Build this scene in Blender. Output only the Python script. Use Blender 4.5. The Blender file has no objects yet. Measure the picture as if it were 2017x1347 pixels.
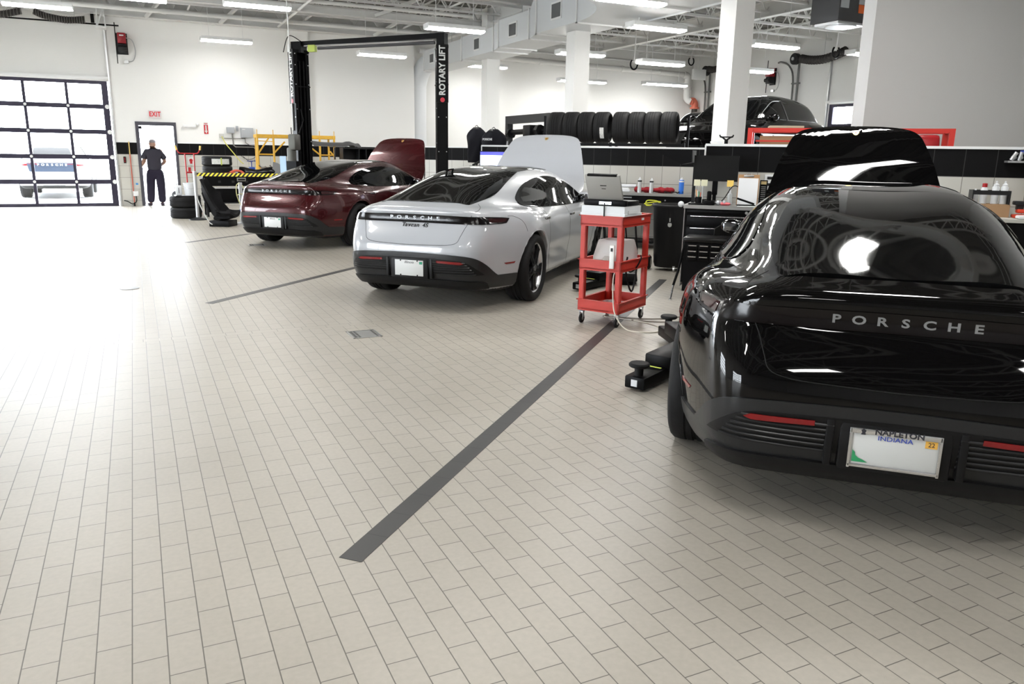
import bpy, bmesh, math, random
import numpy as np
from mathutils import Vector, Matrix
from mathutils.bvhtree import BVHTree

random.seed(7)
PI = math.pi
SC = bpy.context.scene
COL = SC.collection

# ------------------------------------------------------------------ camera
CAM_H = 1.52
PITCH, ROLL, YAW, FPX = 0.236486, 0.0164847, 0.4461556, 1532.19
_F = Vector((math.sin(YAW) * math.cos(PITCH), math.cos(YAW) * math.cos(PITCH), -math.sin(PITCH)))
_R = Vector((math.cos(YAW), -math.sin(YAW), 0))
_U = _R.cross(_F)
_r = math.cos(ROLL) * _R + math.sin(ROLL) * _U
_u = -math.sin(ROLL) * _R + math.cos(ROLL) * _U
cam = bpy.data.cameras.new('camera')
cam.sensor_width = 36.0
cam.lens = FPX * 36.0 / 2017.0
cam.clip_end = 200
camo = bpy.data.objects.new('camera', cam)
COL.objects.link(camo)
camo.matrix_world = Matrix(((_r.x, _u.x, -_F.x, 0), (_r.y, _u.y, -_F.y, 0), (_r.z, _u.z, -_F.z, CAM_H), (0, 0, 0, 1)))
SC.camera = camo

# ------------------------------------------------------------------ view, sky, sun
SC.view_settings.view_transform = 'Standard'
SC.view_settings.look = 'None'
SC.view_settings.gamma = 1.0
SC.view_settings.use_curve_mapping = False
SC.view_settings.exposure = 0.55
SC.cycles.use_denoising = True
SC.cycles.max_bounces = 10
SC.cycles.diffuse_bounces = 5
SC.cycles.glossy_bounces = 5
SC.cycles.transparent_max_bounces = 12
SC.cycles.sample_clamp_indirect = 8.0
SC.cycles.caustics_reflective = False
SC.cycles.caustics_refractive = False

world = bpy.data.worlds.new('World')
SC.world = world
world.use_nodes = True
_wn = world.node_tree.nodes
_wb = _wn['Background']
_wb.inputs[0].default_value = (0.88, 0.94, 1.0, 1)
SKY_STRENGTH = 20.0
_wb.inputs[1].default_value = SKY_STRENGTH
TUBE_STRENGTH = 42.0      # lens of every ceiling fixture

# ------------------------------------------------------------------ frames of the place
# X runs along the garage wall, Y towards it; the bays lie at 45 degrees:
# s runs forward through a parked car, t to its left.
Q = math.sqrt(0.5)
def W(s, t, z=0.0):
    return Vector(((s - t) * Q, (s + t) * Q, z))
BAY = PI / 4            # rotation that turns local +x into +s

# ------------------------------------------------------------------ materials
_mats = {}
def mat(name, color=(.8, .8, .8), rough=.5, metal=0.0, spec=.4, coat=0.0, coat_rough=.03, emit=None, estr=0.0, noise=None, bump=None, alpha=1.0):
    if name in _mats:
        return _mats[name]
    m = bpy.data.materials.new(name)
    m.use_nodes = True
    nt = m.node_tree
    b = nt.nodes['Principled BSDF']
    b.inputs['Base Color'].default_value = (*color, 1)
    b.inputs['Roughness'].default_value = rough
    b.inputs['Metallic'].default_value = metal
    b.inputs['Specular IOR Level'].default_value = spec
    b.inputs['Coat Weight'].default_value = coat
    b.inputs['Coat Roughness'].default_value = coat_rough
    if emit:
        b.inputs['Emission Color'].default_value = (*emit, 1)
        b.inputs['Emission Strength'].default_value = estr
    if noise:                        # (scale, amount, second colour)
        tc = nt.nodes.new('ShaderNodeTexCoord')
        n = nt.nodes.new('ShaderNodeTexNoise')
        n.inputs['Scale'].default_value = noise[0]
        n.inputs['Detail'].default_value = 5
        mx = nt.nodes.new('ShaderNodeMix'); mx.data_type = 'RGBA'
        r = nt.nodes.new('ShaderNodeMapRange')
        r.inputs[1].default_value = .35; r.inputs[2].default_value = .65
        r.inputs[4].default_value = noise[1]
        nt.links.new(tc.outputs['Object'], n.inputs['Vector'])
        nt.links.new(n.outputs['Fac'], r.inputs[0])
        nt.links.new(r.outputs[0], mx.inputs[0])
        mx.inputs[6].default_value = (*color, 1); mx.inputs[7].default_value = (*noise[2], 1)
        nt.links.new(mx.outputs[2], b.inputs['Base Color'])
    if bump:                         # (scale, strength)
        tc = nt.nodes.new('ShaderNodeTexCoord')
        n = nt.nodes.new('ShaderNodeTexNoise'); n.inputs['Scale'].default_value = bump[0]
        bp = nt.nodes.new('ShaderNodeBump'); bp.inputs['Strength'].default_value = bump[1]; bp.inputs['Distance'].default_value = .01
        nt.links.new(tc.outputs['Object'], n.inputs['Vector'])
        nt.links.new(n.outputs['Fac'], bp.inputs['Height'])
        nt.links.new(bp.outputs[0], b.inputs['Normal'])
    _mats[name] = m
    return m

def pane_mat(name, tint=(1, 1, 1), gloss=.08):
    """thin clear sheet: light passes straight through, a little is mirrored"""
    if name in _mats:
        return _mats[name]
    m = bpy.data.materials.new(name); m.use_nodes = True
    nt = m.node_tree; nt.nodes.clear()
    o = nt.nodes.new('ShaderNodeOutputMaterial'); t = nt.nodes.new('ShaderNodeBsdfTransparent')
    g = nt.nodes.new('ShaderNodeBsdfGlossy'); mx = nt.nodes.new('ShaderNodeMixShader')
    t.inputs[0].default_value = (*tint, 1); g.inputs['Roughness'].default_value = .03
    mx.inputs[0].default_value = gloss
    nt.links.new(t.outputs[0], mx.inputs[1]); nt.links.new(g.outputs[0], mx.inputs[2]); nt.links.new(mx.outputs[0], o.inputs[0])
    _mats[name] = m
    return m

# ------------------------------------------------------------------ objects
def tag(o, label, cat, group=None, kind=None):
    o['label'] = label; o['category'] = cat
    if group: o['group'] = group
    if kind: o['kind'] = kind
    return o

def thing(name, label, cat, loc=(0, 0, 0), rz=0.0, group=None):
    o = bpy.data.objects.new(name, None)
    o.empty_display_size = .1
    COL.objects.link(o)
    o.location = loc; o.rotation_euler = (0, 0, rz)
    return tag(o, label, cat, group)

class MB:
    """collects shapes of one mesh"""
    def __init__(s):
        s.bm = bmesh.new()
    def _m(s, vs, loc, rot):
        M = Matrix.Translation(Vector(loc)) @ (rot if isinstance(rot, Matrix) else Matrix.Rotation(rot, 4, 'Z'))
        bmesh.ops.transform(s.bm, matrix=M, verts=vs)
        return vs
    def box(s, size, loc=(0, 0, 0), rot=0.0, bev=0.0, seg=2, mi=0, top=1.0):
        """box centred on loc; top scales the upper face"""
        r = bmesh.ops.create_cube(s.bm, size=1.0)
        vs = r['verts']
        for v in vs:
            k = top if v.co.z > 0 else 1.0
            v.co = Vector((v.co.x * size[0] * k, v.co.y * size[1] * k, v.co.z * size[2]))
        fs = {f for v in vs for f in v.link_faces}
        if bev > 0:
            es = {e for v in vs for e in v.link_edges}
            rb = bmesh.ops.bevel(s.bm, geom=list(es), offset=bev, segments=seg, affect='EDGES', profile=.5)
            vs = list({v for f in rb['faces'] for v in f.verts} | {v for v in vs if v.is_valid})
            fs = {f for v in vs for f in v.link_faces}
        for f in fs: f.material_index = mi
        s._m(vs, loc, rot)
        return s
    def b2(s, p0, p1, bev=0.0, mi=0):
        """axis-aligned box between two corners"""
        c = [(a + b) / 2 for a, b in zip(p0, p1)]; d = [abs(b - a) for a, b in zip(p0, p1)]
        return s.box(d, c, 0.0, bev, mi=mi)
    def lathe(s, prof, loc=(0, 0, 0), rot=0.0, n=32, mi=0, a0=0.0, a1=2 * PI):
        """profile [(r, z)] turned about z"""
        full = abs(a1 - a0 - 2 * PI) < 1e-6
        rings = []
        allv = []
        cnt = n if full else n + 1
        for k in range(cnt):
            a = a0 + (a1 - a0) * k / n
            ring = [s.bm.verts.new((r * math.cos(a), r * math.sin(a), z)) for r, z in prof]
            rings.append(ring); allv += ring
        for k in range(n):
            A = rings[k]; B = rings[(k + 1) % cnt]
            for i in range(len(prof) - 1):
                try:
                    f = s.bm.faces.new((A[i], B[i], B[i + 1], A[i + 1])); f.material_index = mi; f.smooth = True
                except ValueError:
                    pass
        bmesh.ops.remove_doubles(s.bm, verts=allv, dist=1e-6)
        allv = [v for v in allv if v.is_valid]
        s._m(allv, loc, rot)
        return s
    def cyl(s, r, h, loc=(0, 0, 0), rot=0.0, n=24, mi=0, r2=None, bev=0.0):
        r2 = r if r2 is None else r2
        p = [(0, -h / 2), (r - bev, -h / 2)]
        if bev: p.append((r, -h / 2 + bev)); p.append((r2, h / 2 - bev))
        else: p.append((r2, h / 2))
        if bev: p.append((r2 - bev, h / 2))
        p.append((0, h / 2))
        return s.lathe(p, loc, rot, n, mi)
    def tube(s, pts, r, n=8, mi=0, closed=False, cap=True):
        pts = [Vector(p) for p in pts]
        P = []
        for p in pts:
            if not P or (p - P[-1]).length > 1e-6: P.append(p)
        pts = P
        m = len(pts)
        if m < 2: return s
        rr = r if hasattr(r, '__len__') else [r] * m
        prev = None; rings = []
        for i, p in enumerate(pts):
            if closed: d = pts[(i + 1) % m] - pts[i - 1]
            elif i == 0: d = pts[1] - p
            elif i == m - 1: d = p - pts[i - 1]
            else: d = (pts[i + 1] - p).normalized() + (p - pts[i - 1]).normalized()
            if d.length < 1e-9: d = Vector((0, 0, 1))
            d.normalize()
            if prev is None:
                u = d.orthogonal().normalized()
            else:
                u = prev - d * prev.dot(d)
                u = u.normalized() if u.length > 1e-6 else d.orthogonal().normalized()
            prev = u; w = d.cross(u)
            rings.append([s.bm.verts.new(p + (u * math.cos(2 * PI * k / n) + w * math.sin(2 * PI * k / n)) * rr[min(i, len(rr) - 1)]) for k in range(n)])
        R = rings + ([rings[0]] if closed else [])
        for A, B in zip(R, R[1:]):
            for k in range(n):
                f = s.bm.faces.new((A[k], A[(k + 1) % n], B[(k + 1) % n], B[k])); f.material_index = mi; f.smooth = True
        if cap and not closed:
            f = s.bm.faces.new(list(reversed(rings[0]))); f.material_index = mi
            f = s.bm.faces.new(rings[-1]); f.material_index = mi
        return s
    def bar(s, a, b, w, h=None, mi=0, bev=0.0, up=(0, 0, 1)):
        """rectangular bar from a to b, w wide, h deep"""
        a = Vector(a); b = Vector(b); h = w if h is None else h
        d = b - a; L = d.length; d.normalize()
        u = Vector(up)
        if abs(d.dot(u)) > .98: u = Vector((1, 0, 0))
        y = u.cross(d).normalized(); z = d.cross(y)
        M = Matrix(((d.x, y.x, z.x), (d.y, y.y, z.y), (d.z, y.z, z.z))).to_4x4()
        return s.box((L, w, h), (a + b) / 2, M, bev, mi=mi)
    def prism(s, poly, h, loc=(0, 0, 0), rot=0.0, mi=0, bev=0.0):
        """polygon in xy, extruded h along z from z=0"""
        lo = [s.bm.verts.new((x, y, 0)) for x, y in poly]
        hi = [s.bm.verts.new((x, y, h)) for x, y in poly]
        fs = [s.bm.faces.new(list(reversed(lo))), s.bm.faces.new(hi)]
        n = len(poly)
        for i in range(n):
            fs.append(s.bm.faces.new((lo[i], lo[(i + 1) % n], hi[(i + 1) % n], hi[i])))
        for f in fs: f.material_index = mi
        bmesh.ops.recalc_face_normals(s.bm, faces=fs)
        vs = lo + hi
        if bev > 0:
            es = {e for v in vs for e in v.link_edges}
            rb = bmesh.ops.bevel(s.bm, geom=list(es), offset=bev, segments=2, affect='EDGES')
            vs = list({v for f in rb['faces'] for v in f.verts} | {v for v in vs if v.is_valid})
            for v in vs:
                for f in v.link_faces: f.material_index = mi
        s._m(vs, loc, rot)
        return s
    def ball(s, r, loc=(0, 0, 0), sc=(1, 1, 1), rot=0.0, mi=0, seg=20):
        rr = bmesh.ops.create_uvsphere(s.bm, u_segments=seg, v_segments=max(6, seg // 2), radius=r)
        vs = rr['verts']
        for v in vs: v.co = Vector((v.co.x * sc[0], v.co.y * sc[1], v.co.z * sc[2]))
        for v in vs:
            for f in v.link_faces: f.material_index = mi; f.smooth = True
        s._m(vs, loc, rot)
        return s
    def mesh(s, name, mats, smooth=None):
        me = bpy.data.meshes.new(name)
        s.bm.normal_update()
        s.bm.to_mesh(me); s.bm.free()
        for m in (mats if isinstance(mats, (list, tuple)) else [mats]): me.materials.append(m)
        if smooth is not None:
            me.polygons.foreach_set('use_smooth', [True] * len(me.polygons))
            me.set_sharp_from_angle(angle=math.radians(smooth))
        return me
    def build(s, name, mats, parent=None, loc=(0, 0, 0), rz=0.0, smooth=35):
        o = bpy.data.objects.new(name, s.mesh(name, mats, smooth))
        COL.objects.link(o)
        o.parent = parent
        o.location = loc; o.rotation_euler = (0, 0, rz)
        return o

def struct(name, mb, m, smooth=None, **k):
    o = mb.build(name, m, None, smooth=smooth, **k)
    o['kind'] = 'structure'
    return o

def copy_tree(o, parent=None):
    c = o.copy(); COL.objects.link(c); c.parent = parent
    for ch in [x for x in COL.objects if x.parent == o]:
        copy_tree(ch, c)
    return c

def text_mesh(s, size=.1, depth=.002, sx=1.0, space=1.0, shear=0.0, bold=0.0, align='CENTER'):
    """lettering as a mesh in the xy plane, reading along +x"""
    cu = bpy.data.curves.new('lettering', 'FONT')
    cu.body = s; cu.size = size; cu.extrude = depth; cu.space_character = space
    cu.align_x = align; cu.align_y = 'CENTER'; cu.shear = shear; cu.offset = bold
    cu.resolution_u = 3
    ob = bpy.data.objects.new('lettering', cu); COL.objects.link(ob)
    dg = bpy.context.evaluated_depsgraph_get(); dg.update()
    me = bpy.data.meshes.new_from_object(ob.evaluated_get(dg))
    bpy.data.objects.remove(ob); bpy.data.curves.remove(cu)
    for v in me.vertices: v.co.x *= sx
    return me

def text_obj(name, s, m, parent, loc, xdir, ydir, **k):
    me = text_mesh(s, **k)
    me.materials.clear(); me.materials.append(m)
    x = Vector(xdir).normalized(); y = Vector(ydir).normalized(); z = x.cross(y)
    o = bpy.data.objects.new(name, me); COL.objects.link(o)
    o.parent = parent
    o.matrix_local = Matrix(((x.x, y.x, z.x, loc[0]), (x.y, y.y, z.y, loc[1]), (x.z, y.z, z.z, loc[2]), (0, 0, 0, 1)))
    return o

RX = Matrix.Rotation(PI / 2, 4, 'X')      # turns z onto -y / y onto z
RY = Matrix.Rotation(PI / 2, 4, 'Y')      # turns z onto +x
def RZ(a): return Matrix.Rotation(a, 4, 'Z')

def spline(pts, n=10, closed=False):
    """Catmull-Rom through 2-D or 3-D points"""
    P = [np.array(p, float) for p in pts]; m = len(P); out = []
    rng = range(m if closed else m - 1)
    for i in rng:
        a = P[(i - 1) % m] if (closed or i > 0) else P[0]
        b = P[i]; c = P[(i + 1) % m]
        d = P[(i + 2) % m] if (closed or i + 2 < m) else P[-1]
        for k in range(n):
            t = k / n
            out.append(.5 * ((2 * b) + (-a + c) * t + (2 * a - 5 * b + 4 * c - d) * t * t + (-a + 3 * b - 3 * c + d) * t ** 3))
    if not closed: out.append(P[-1])
    return np.array(out)
# ------------------------------------------------------------------ the building
M_WALL = mat('wall_paint', (.80, .80, .785), .75, spec=.2)
M_GREYWALL = mat('office_wall_paint', (.66, .66, .655), .75)
M_WHITE = mat('white_steel', (.78, .79, .79), .45)
M_BEAM = mat('painted_beam', (.72, .72, .71), .55)
M_CONC = mat('pavement', (.55, .55, .53), .8, noise=(2, .5, (.45, .45, .44)))
M_BLACK = mat('black_steel', (.004, .004, .0045), .40, spec=.10)
M_DKGREY = mat('dark_grey_paint', (.018, .0185, .02), .4, spec=.2)
M_STEEL = mat('bare_steel', (.55, .56, .57), .32, .9)
M_GREYBOX = mat('grey_enclosure', (.36, .38, .40), .45)
M_RUBB = mat('black_rubber', (.008, .008, .0085), .6, spec=.2)
M_LENS = mat('tube_lens', (1, 1, 1), .4, emit=(1.0, .985, .95), estr=TUBE_STRENGTH)

def floor_material():
    m = bpy.data.materials.new('quarry_tile_floor'); m.use_nodes = True
    nt = m.node_tree; b = nt.nodes['Principled BSDF']; N = nt.nodes.new; L = nt.links.new
    tc = N('ShaderNodeTexCoord'); sp = N('ShaderNodeSeparateXYZ'); L(tc.outputs['Object'], sp.inputs[0])
    def brick(uo, vo, swap, c1, c2, cm, ms):
        cb = N('ShaderNodeCombineXYZ')
        a = N('ShaderNodeMath'); a.operation = 'SUBTRACT'; a.inputs[1].default_value = uo
        c = N('ShaderNodeMath'); c.operation = 'SUBTRACT'; c.inputs[1].default_value = vo
        L(sp.outputs[1 if swap else 0], a.inputs[0]); L(sp.outputs[0 if swap else 1], c.inputs[0])
        L(a.outputs[0], cb.inputs[0]); L(c.outputs[0], cb.inputs[1])
        t = N('ShaderNodeTexBrick'); t.offset = .5; t.offset_frequency = 2; t.squash = 1
        t.inputs['Scale'].default_value = 1; t.inputs['Brick Width'].default_value = .2116; t.inputs['Row Height'].default_value = .0999
        t.inputs['Mortar Size'].default_value = ms; t.inputs['Mortar Smooth'].default_value = .25
        t.inputs['Color1'].default_value = (*c1, 1); t.inputs['Color2'].default_value = (*c2, 1); t.inputs['Mortar'].default_value = (*cm, 1)
        L(cb.outputs[0], t.inputs['Vector'])
        return t
    A = (.420, .390, .338); B = (.400, .370, .317); G = (.125, .115, .10)
    t1 = brick(2.454, -.135, True, A, B, G, .0021)
    t2 = brick(.05, 6.782, False, A, B, G, .0021)
    lo = N('ShaderNodeMath'); lo.operation = 'GREATER_THAN'; lo.inputs[1].default_value = 6.782; L(sp.outputs[1], lo.inputs[0])
    hi = N('ShaderNodeMath'); hi.operation = 'LESS_THAN'; hi.inputs[1].default_value = 6.882; L(sp.outputs[1], hi.inputs[0])
    mk = N('ShaderNodeMath'); mk.operation = 'MULTIPLY'; L(lo.outputs[0], mk.inputs[0]); L(hi.outputs[0], mk.inputs[1])
    mx = N('ShaderNodeMix'); mx.data_type = 'RGBA'; L(mk.outputs[0], mx.inputs[0]); L(t1.outputs['Color'], mx.inputs[6]); L(t2.outputs['Color'], mx.inputs[7])
    # wear: broad cloudy patches and fine grain
    n1 = N('ShaderNodeTexNoise'); n1.inputs['Scale'].default_value = .55; n1.inputs['Detail'].default_value = 4; L(tc.outputs['Object'], n1.inputs['Vector'])
    n2 = N('ShaderNodeTexNoise'); n2.inputs['Scale'].default_value = 45; n2.inputs['Detail'].default_value = 3; L(tc.outputs['Object'], n2.inputs['Vector'])
    r1 = N('ShaderNodeMapRange'); r1.inputs[1].default_value = .3; r1.inputs[2].default_value = .7; r1.inputs[3].default_value = .88; r1.inputs[4].default_value = 1.07; L(n1.outputs['Fac'], r1.inputs[0])
    r2 = N('ShaderNodeMapRange'); r2.inputs[1].default_value = .3; r2.inputs[2].default_value = .7; r2.inputs[3].default_value = .96; r2.inputs[4].default_value = 1.04; L(n2.outputs['Fac'], r2.inputs[0])
    mm = N('ShaderNodeMath'); mm.operation = 'MULTIPLY'; L(r1.outputs[0], mm.inputs[0]); L(r2.outputs[0], mm.inputs[1])
    vm = N('ShaderNodeVectorMath'); vm.operation = 'SCALE'; L(mx.outputs[2], vm.inputs[0]); L(mm.outputs[0], vm.inputs[3])
    L(vm.outputs[0], b.inputs['Base Color'])
    rr = N('ShaderNodeMapRange'); rr.inputs[3].default_value = .30; rr.inputs[4].default_value = .46; L(n1.outputs['Fac'], rr.inputs[0]); L(rr.outputs[0], b.inputs['Roughness'])
    b.inputs['Specular IOR Level'].default_value = .45
    bp = N('ShaderNodeBump'); bp.inputs['Strength'].default_value = .35; bp.inputs['Distance'].default_value = .002; bp.invert = True
    L(t1.outputs['Fac'], bp.inputs['Height']); L(bp.outputs[0], b.inputs['Normal'])
    return m

def tile_material(name, c1, c2, mortar, w=.3048, h=.3048, x0=0, z0=1.363, rough=.25, ms=.004, spec=.25):
    m = bpy.data.materials.new(name); m.use_nodes = True
    nt = m.node_tree; b = nt.nodes['Principled BSDF']; N = nt.nodes.new; L = nt.links.new
    tc = N('ShaderNodeTexCoord'); mp = N('ShaderNodeSeparateXYZ'); L(tc.outputs['Object'], mp.inputs[0])
    cb = N('ShaderNodeCombineXYZ')
    for i, (k, o) in enumerate(((0, x0), (2, z0))):
        a = N('ShaderNodeMath'); a.operation = 'SUBTRACT'; a.inputs[1].default_value = o
        L(mp.outputs[k], a.inputs[0]); L(a.outputs[0], cb.inputs[i])
    t = N('ShaderNodeTexBrick'); t.offset = 0; t.inputs['Scale'].default_value = 1
    t.inputs['Brick Width'].default_value = w; t.inputs['Row Height'].default_value = h; t.inputs['Mortar Size'].default_value = ms
    t.inputs['Mortar Smooth'].default_value = .1
    t.inputs['Color1'].default_value = (*c1, 1); t.inputs['Color2'].default_value = (*c2, 1); t.inputs['Mortar'].default_value = (*mortar, 1)
    L(cb.outputs[0], t.inputs['Vector']); L(t.outputs['Color'], b.inputs['Base Color'])
    b.inputs['Roughness'].default_value = rough; b.inputs['Specular IOR Level'].default_value = spec
    return m
M_TILEBLK = tile_material('black_wall_tile', (.006, .006, .0065), (.008, .008, .0085), (.04, .04, .04), rough=.5, spec=.08)
M_TILEBGE = tile_material('beige_wall_tile', (.52, .51, .47), (.50, .49, .45), (.22, .21, .19))

f = MB(); f.b2((-9, -7.5, -.15), (19.2, 24.9, 0)); struct('floor', f, floor_material())

def line_wall(name, a, b, h, thick=.15, m=None, z0=0.0, tiles=False, cap=False, base=True):
    """wall from a to b (plan points); its face is on the right-hand side of a->b, thickness behind it"""
    a = Vector((*a, 0)); b = Vector((*b, 0)); d = b - a; L_ = d.length; rz = math.atan2(d.y, d.x)
    mb = MB(); mb.b2((0, 0, z0), (L_, thick, h))
    o = struct(name, mb, m or M_WALL, loc=a, rz=rz)
    if tiles:
        t = MB(); t.b2((0, -.012, max(z0, 0)), (L_, 0, 1.363)); t.build('beige_tiling', M_TILEBGE, o)
        t = MB(); t.b2((0, -.013, 1.363), (L_, 0, 1.668)); t.build('black_tiling', M_TILEBLK, o)
        t = MB(); t.b2((0, -.016, 1.668), (L_, 0, 1.680)); t.build('tile_edge_strip', M_WHITE, o)
    return o

H_BEAM, H_DECK = 4.77, 5.55
# garage wall (Y = 23.7) with the openings of the overhead door and the exit door
YG = 23.7
line_wall('wall_back', (-9, YG), (-5.20, YG), 6, tiles=True)
line_wall('wall_back', (-5.20, YG), (-.42, YG), 6, z0=3.20)
line_wall('wall_back', (-.42, YG), (.115, YG), 6, tiles=True)
line_wall('wall_back', (.115, YG), (1.12, YG), 6, z0=2.215)
line_wall('wall_back', (1.12, YG), (7.9, YG), 6, tiles=True)
line_wall('wall_back', (4.17, YG - .13), (4.74, YG - .13), 6, .129, z0=1.70)
line_wall('wall_back', (7.75, 24.5), (7.75, YG + .15), 6)
line_wall('wall_back', (7.7, 24.5), (19.1, 24.5), 6)
# right-hand wall of the far room, with the second overhead door
line_wall('wall_right', (18.96, 24.5), (18.96, 17.90), 6)
line_wall('wall_right', (18.96, 17.90), (18.96, 13.10), 6, z0=3.12)
line_wall('wall_right', (18.96, 13.10), (18.96, 7.9), 6)
# plain grey wall behind the tool bench, ends in a free edge
line_wall('wall_office', (9.06, 7.93), (19.1, 7.93), 6, .2, M_GREYWALL)
line_wall('wall_side', (13.2, 7.93), (13.2, -7.5), 6, m=M_GREYWALL)
# front wall (behind the camera) and the left-hand wall
line_wall('wall_front', (13.2, -7.5), (-9, -7.5), 6)
line_wall('wall_left', (-9, -7.5), (-9, 2.0), 6)
line_wall('wall_left', (-9, 2.0), (-9, 6.8), 6, z0=3.2)
line_wall('wall_left', (-9, 6.8), (-9, 11.0), 6)
line_wall('wall_left', (-9, 11.0), (-9, 15.8), 6, z0=3.2)
line_wall('wall_left', (-9, 15.8), (-9, YG), 6)
# low tiled walls in front of each bay, stepped like a saw
def low_wall(s, t0, t1, back):
    a = W(s, t0); b = W(s, t1)
    o = line_wall('wall_low', a.xy, b.xy, 1.655, .16, tiles=True)
    L_ = (b - a).length
    c = MB(); c.b2((-.01, -.03, 1.655), (L_, .19, 1.683)); c.build('wall_cap', M_WHITE, o)
    c = MB(); c.b2((-.018, -.022, 0), (0, .17, 1.67)); c.build('end_trim', M_WHITE, o)
    if back:
        a2 = W(s + .15, t0); b2 = W(back, t0); L2 = (b2 - a2).length
        m = MB(); m.b2((0, 0, 0), (L2, .15, 1.655)); r = struct('wall_low_return', m, M_WALL, loc=W(s + .15, t0 - .16), rz=BAY)
        c = MB(); c.b2((0, -.02, 1.655), (L2, .17, 1.683)); c.build('wall_cap', M_WHITE, r)
low_wall(9.80, 1.035, -5.2, 13.84)
low_wall(13.85, 5.535, 1.04, 17.84)
low_wall(17.85, 9.45, 5.54, None)
# square pillars in one row
for y in (10.157, 15.153, 19.774):
    p = MB(); p.b2((8.6, y, 0), (8.97, y + .37, 5.2)); struct('wall_pillar', p, M_WALL)

# ---- roof: deck, joists, girders
deck = MB()
y = -7.5
pts = []
k = 0
while y < 24.9:
    for dy, z in ((0, 0), (.07, 0), (.10, .05), (.17, .05)):
        pts.append((y + dy, z))
    y += .20
bm = deck.bm
lo = [bm.verts.new((-9.1, p[0], H_DECK + p[1])) for p in pts]; hi = [bm.verts.new((19.2, p[0], H_DECK + p[1])) for p in pts]
for i in range(len(pts) - 1): bm.faces.new((lo[i], hi[i], hi[i + 1], lo[i + 1]))
deck.b2((-9.1, -7.6, H_DECK + .06), (19.2, 24.9, H_DECK + .16))
struct('ceiling', deck, mat('roof_deck', (.20, .195, .182), .7))
jm = MB()
zb, zt = 4.97, H_DECK - .02
jm.bar((-9, 0, zb), (19, 0, zb), .07, .05); jm.bar((-9, 0, zt - .03), (19, 0, zt - .03), .09, .05)
x = -9.0
while x < 18.8:
    jm.bar((x, 0, zb), (x + .34, 0, zt - .03), .026, .026); jm.bar((x + .34, 0, zt - .03), (x + .68, 0, zb), .026, .026)
    x += .68
joist_me = jm.mesh('roof_joist', M_BEAM)
for k in range(25):
    o = bpy.data.objects.new('ceiling_joist', joist_me); COL.objects.link(o); o.location = (0, -6.9 + 1.25 * k, 0); o['kind'] = 'structure'
def ibeam(name, a, b, h=.36, w=.20, z=4.62, m=M_BEAM):
    q = MB(); a = Vector((*a, 0)); b = Vector((*b, 0))
    for zz, ww, hh in ((z + .01, w, .02), (z + h - .01, w, .02), (z + h / 2, .012, h)):
        q.bar((a.x, a.y, zz), (b.x, b.y, zz), ww, hh)
    return struct(name, q, m)
ibeam('ceiling_beam', (8.78, -7.4), (8.78, 24.4), z=4.85)
ibeam('ceiling_beam', (-3.2, -7.4), (-3.2, 23.6), z=4.95)
ibeam('ceiling_beam', (14.2, 7.9), (14.2, 24.4), z=4.85)
ibeam('ceiling_beam', (-9, 23.52), (7.9, 23.52), z=4.78, w=.30, h=.22)
ibeam('ceiling_beam', (-9, 20.4), (8.7, 20.4), z=4.78, h=.18, w=.14)
ibeam('ceiling_beam', (-9, 16.9), (8.7, 16.9), z=4.80, h=.18, w=.14)
for a, b in (((2.4, 23.4, 4.80), (3.1, 22.3, 5.4)), ((.6, 23.4, 4.80), (1.2, 22.4, 5.4)), ((5.8, 20.4, 4.85), (7.2, 19.2, 5.4)), ((6.6, 23.4, 4.8), (7.6, 22.3, 5.4)), ((9.1, 15.3, 4.6), (10.6, 15.3, 5.3)), ((9.1, 20.0, 4.6), (10.6, 20.0, 5.3)), ((14.2, 15, 4.9), (15.8, 16.5, 5.45)), ((14.2, 19, 4.9), (12.6, 20.5, 5.45))):
    q = MB(); q.bar(a, b, .07, .07); struct('ceiling_brace', q, M_BEAM)

# bridging rods between the joists
for x in (-6.5, -1.2, 1.6, 4.6, 7.4, 11.6, 16.4):
    q = MB(); q.bar((x, -7.4, 5.03), (x, 24.3, 5.03), .04, .04); q.bar((x + .12, -7.4, 5.44), (x + .12, 24.3, 5.44), .04, .04); struct('ceiling_bridging', q, M_BEAM)
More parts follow.
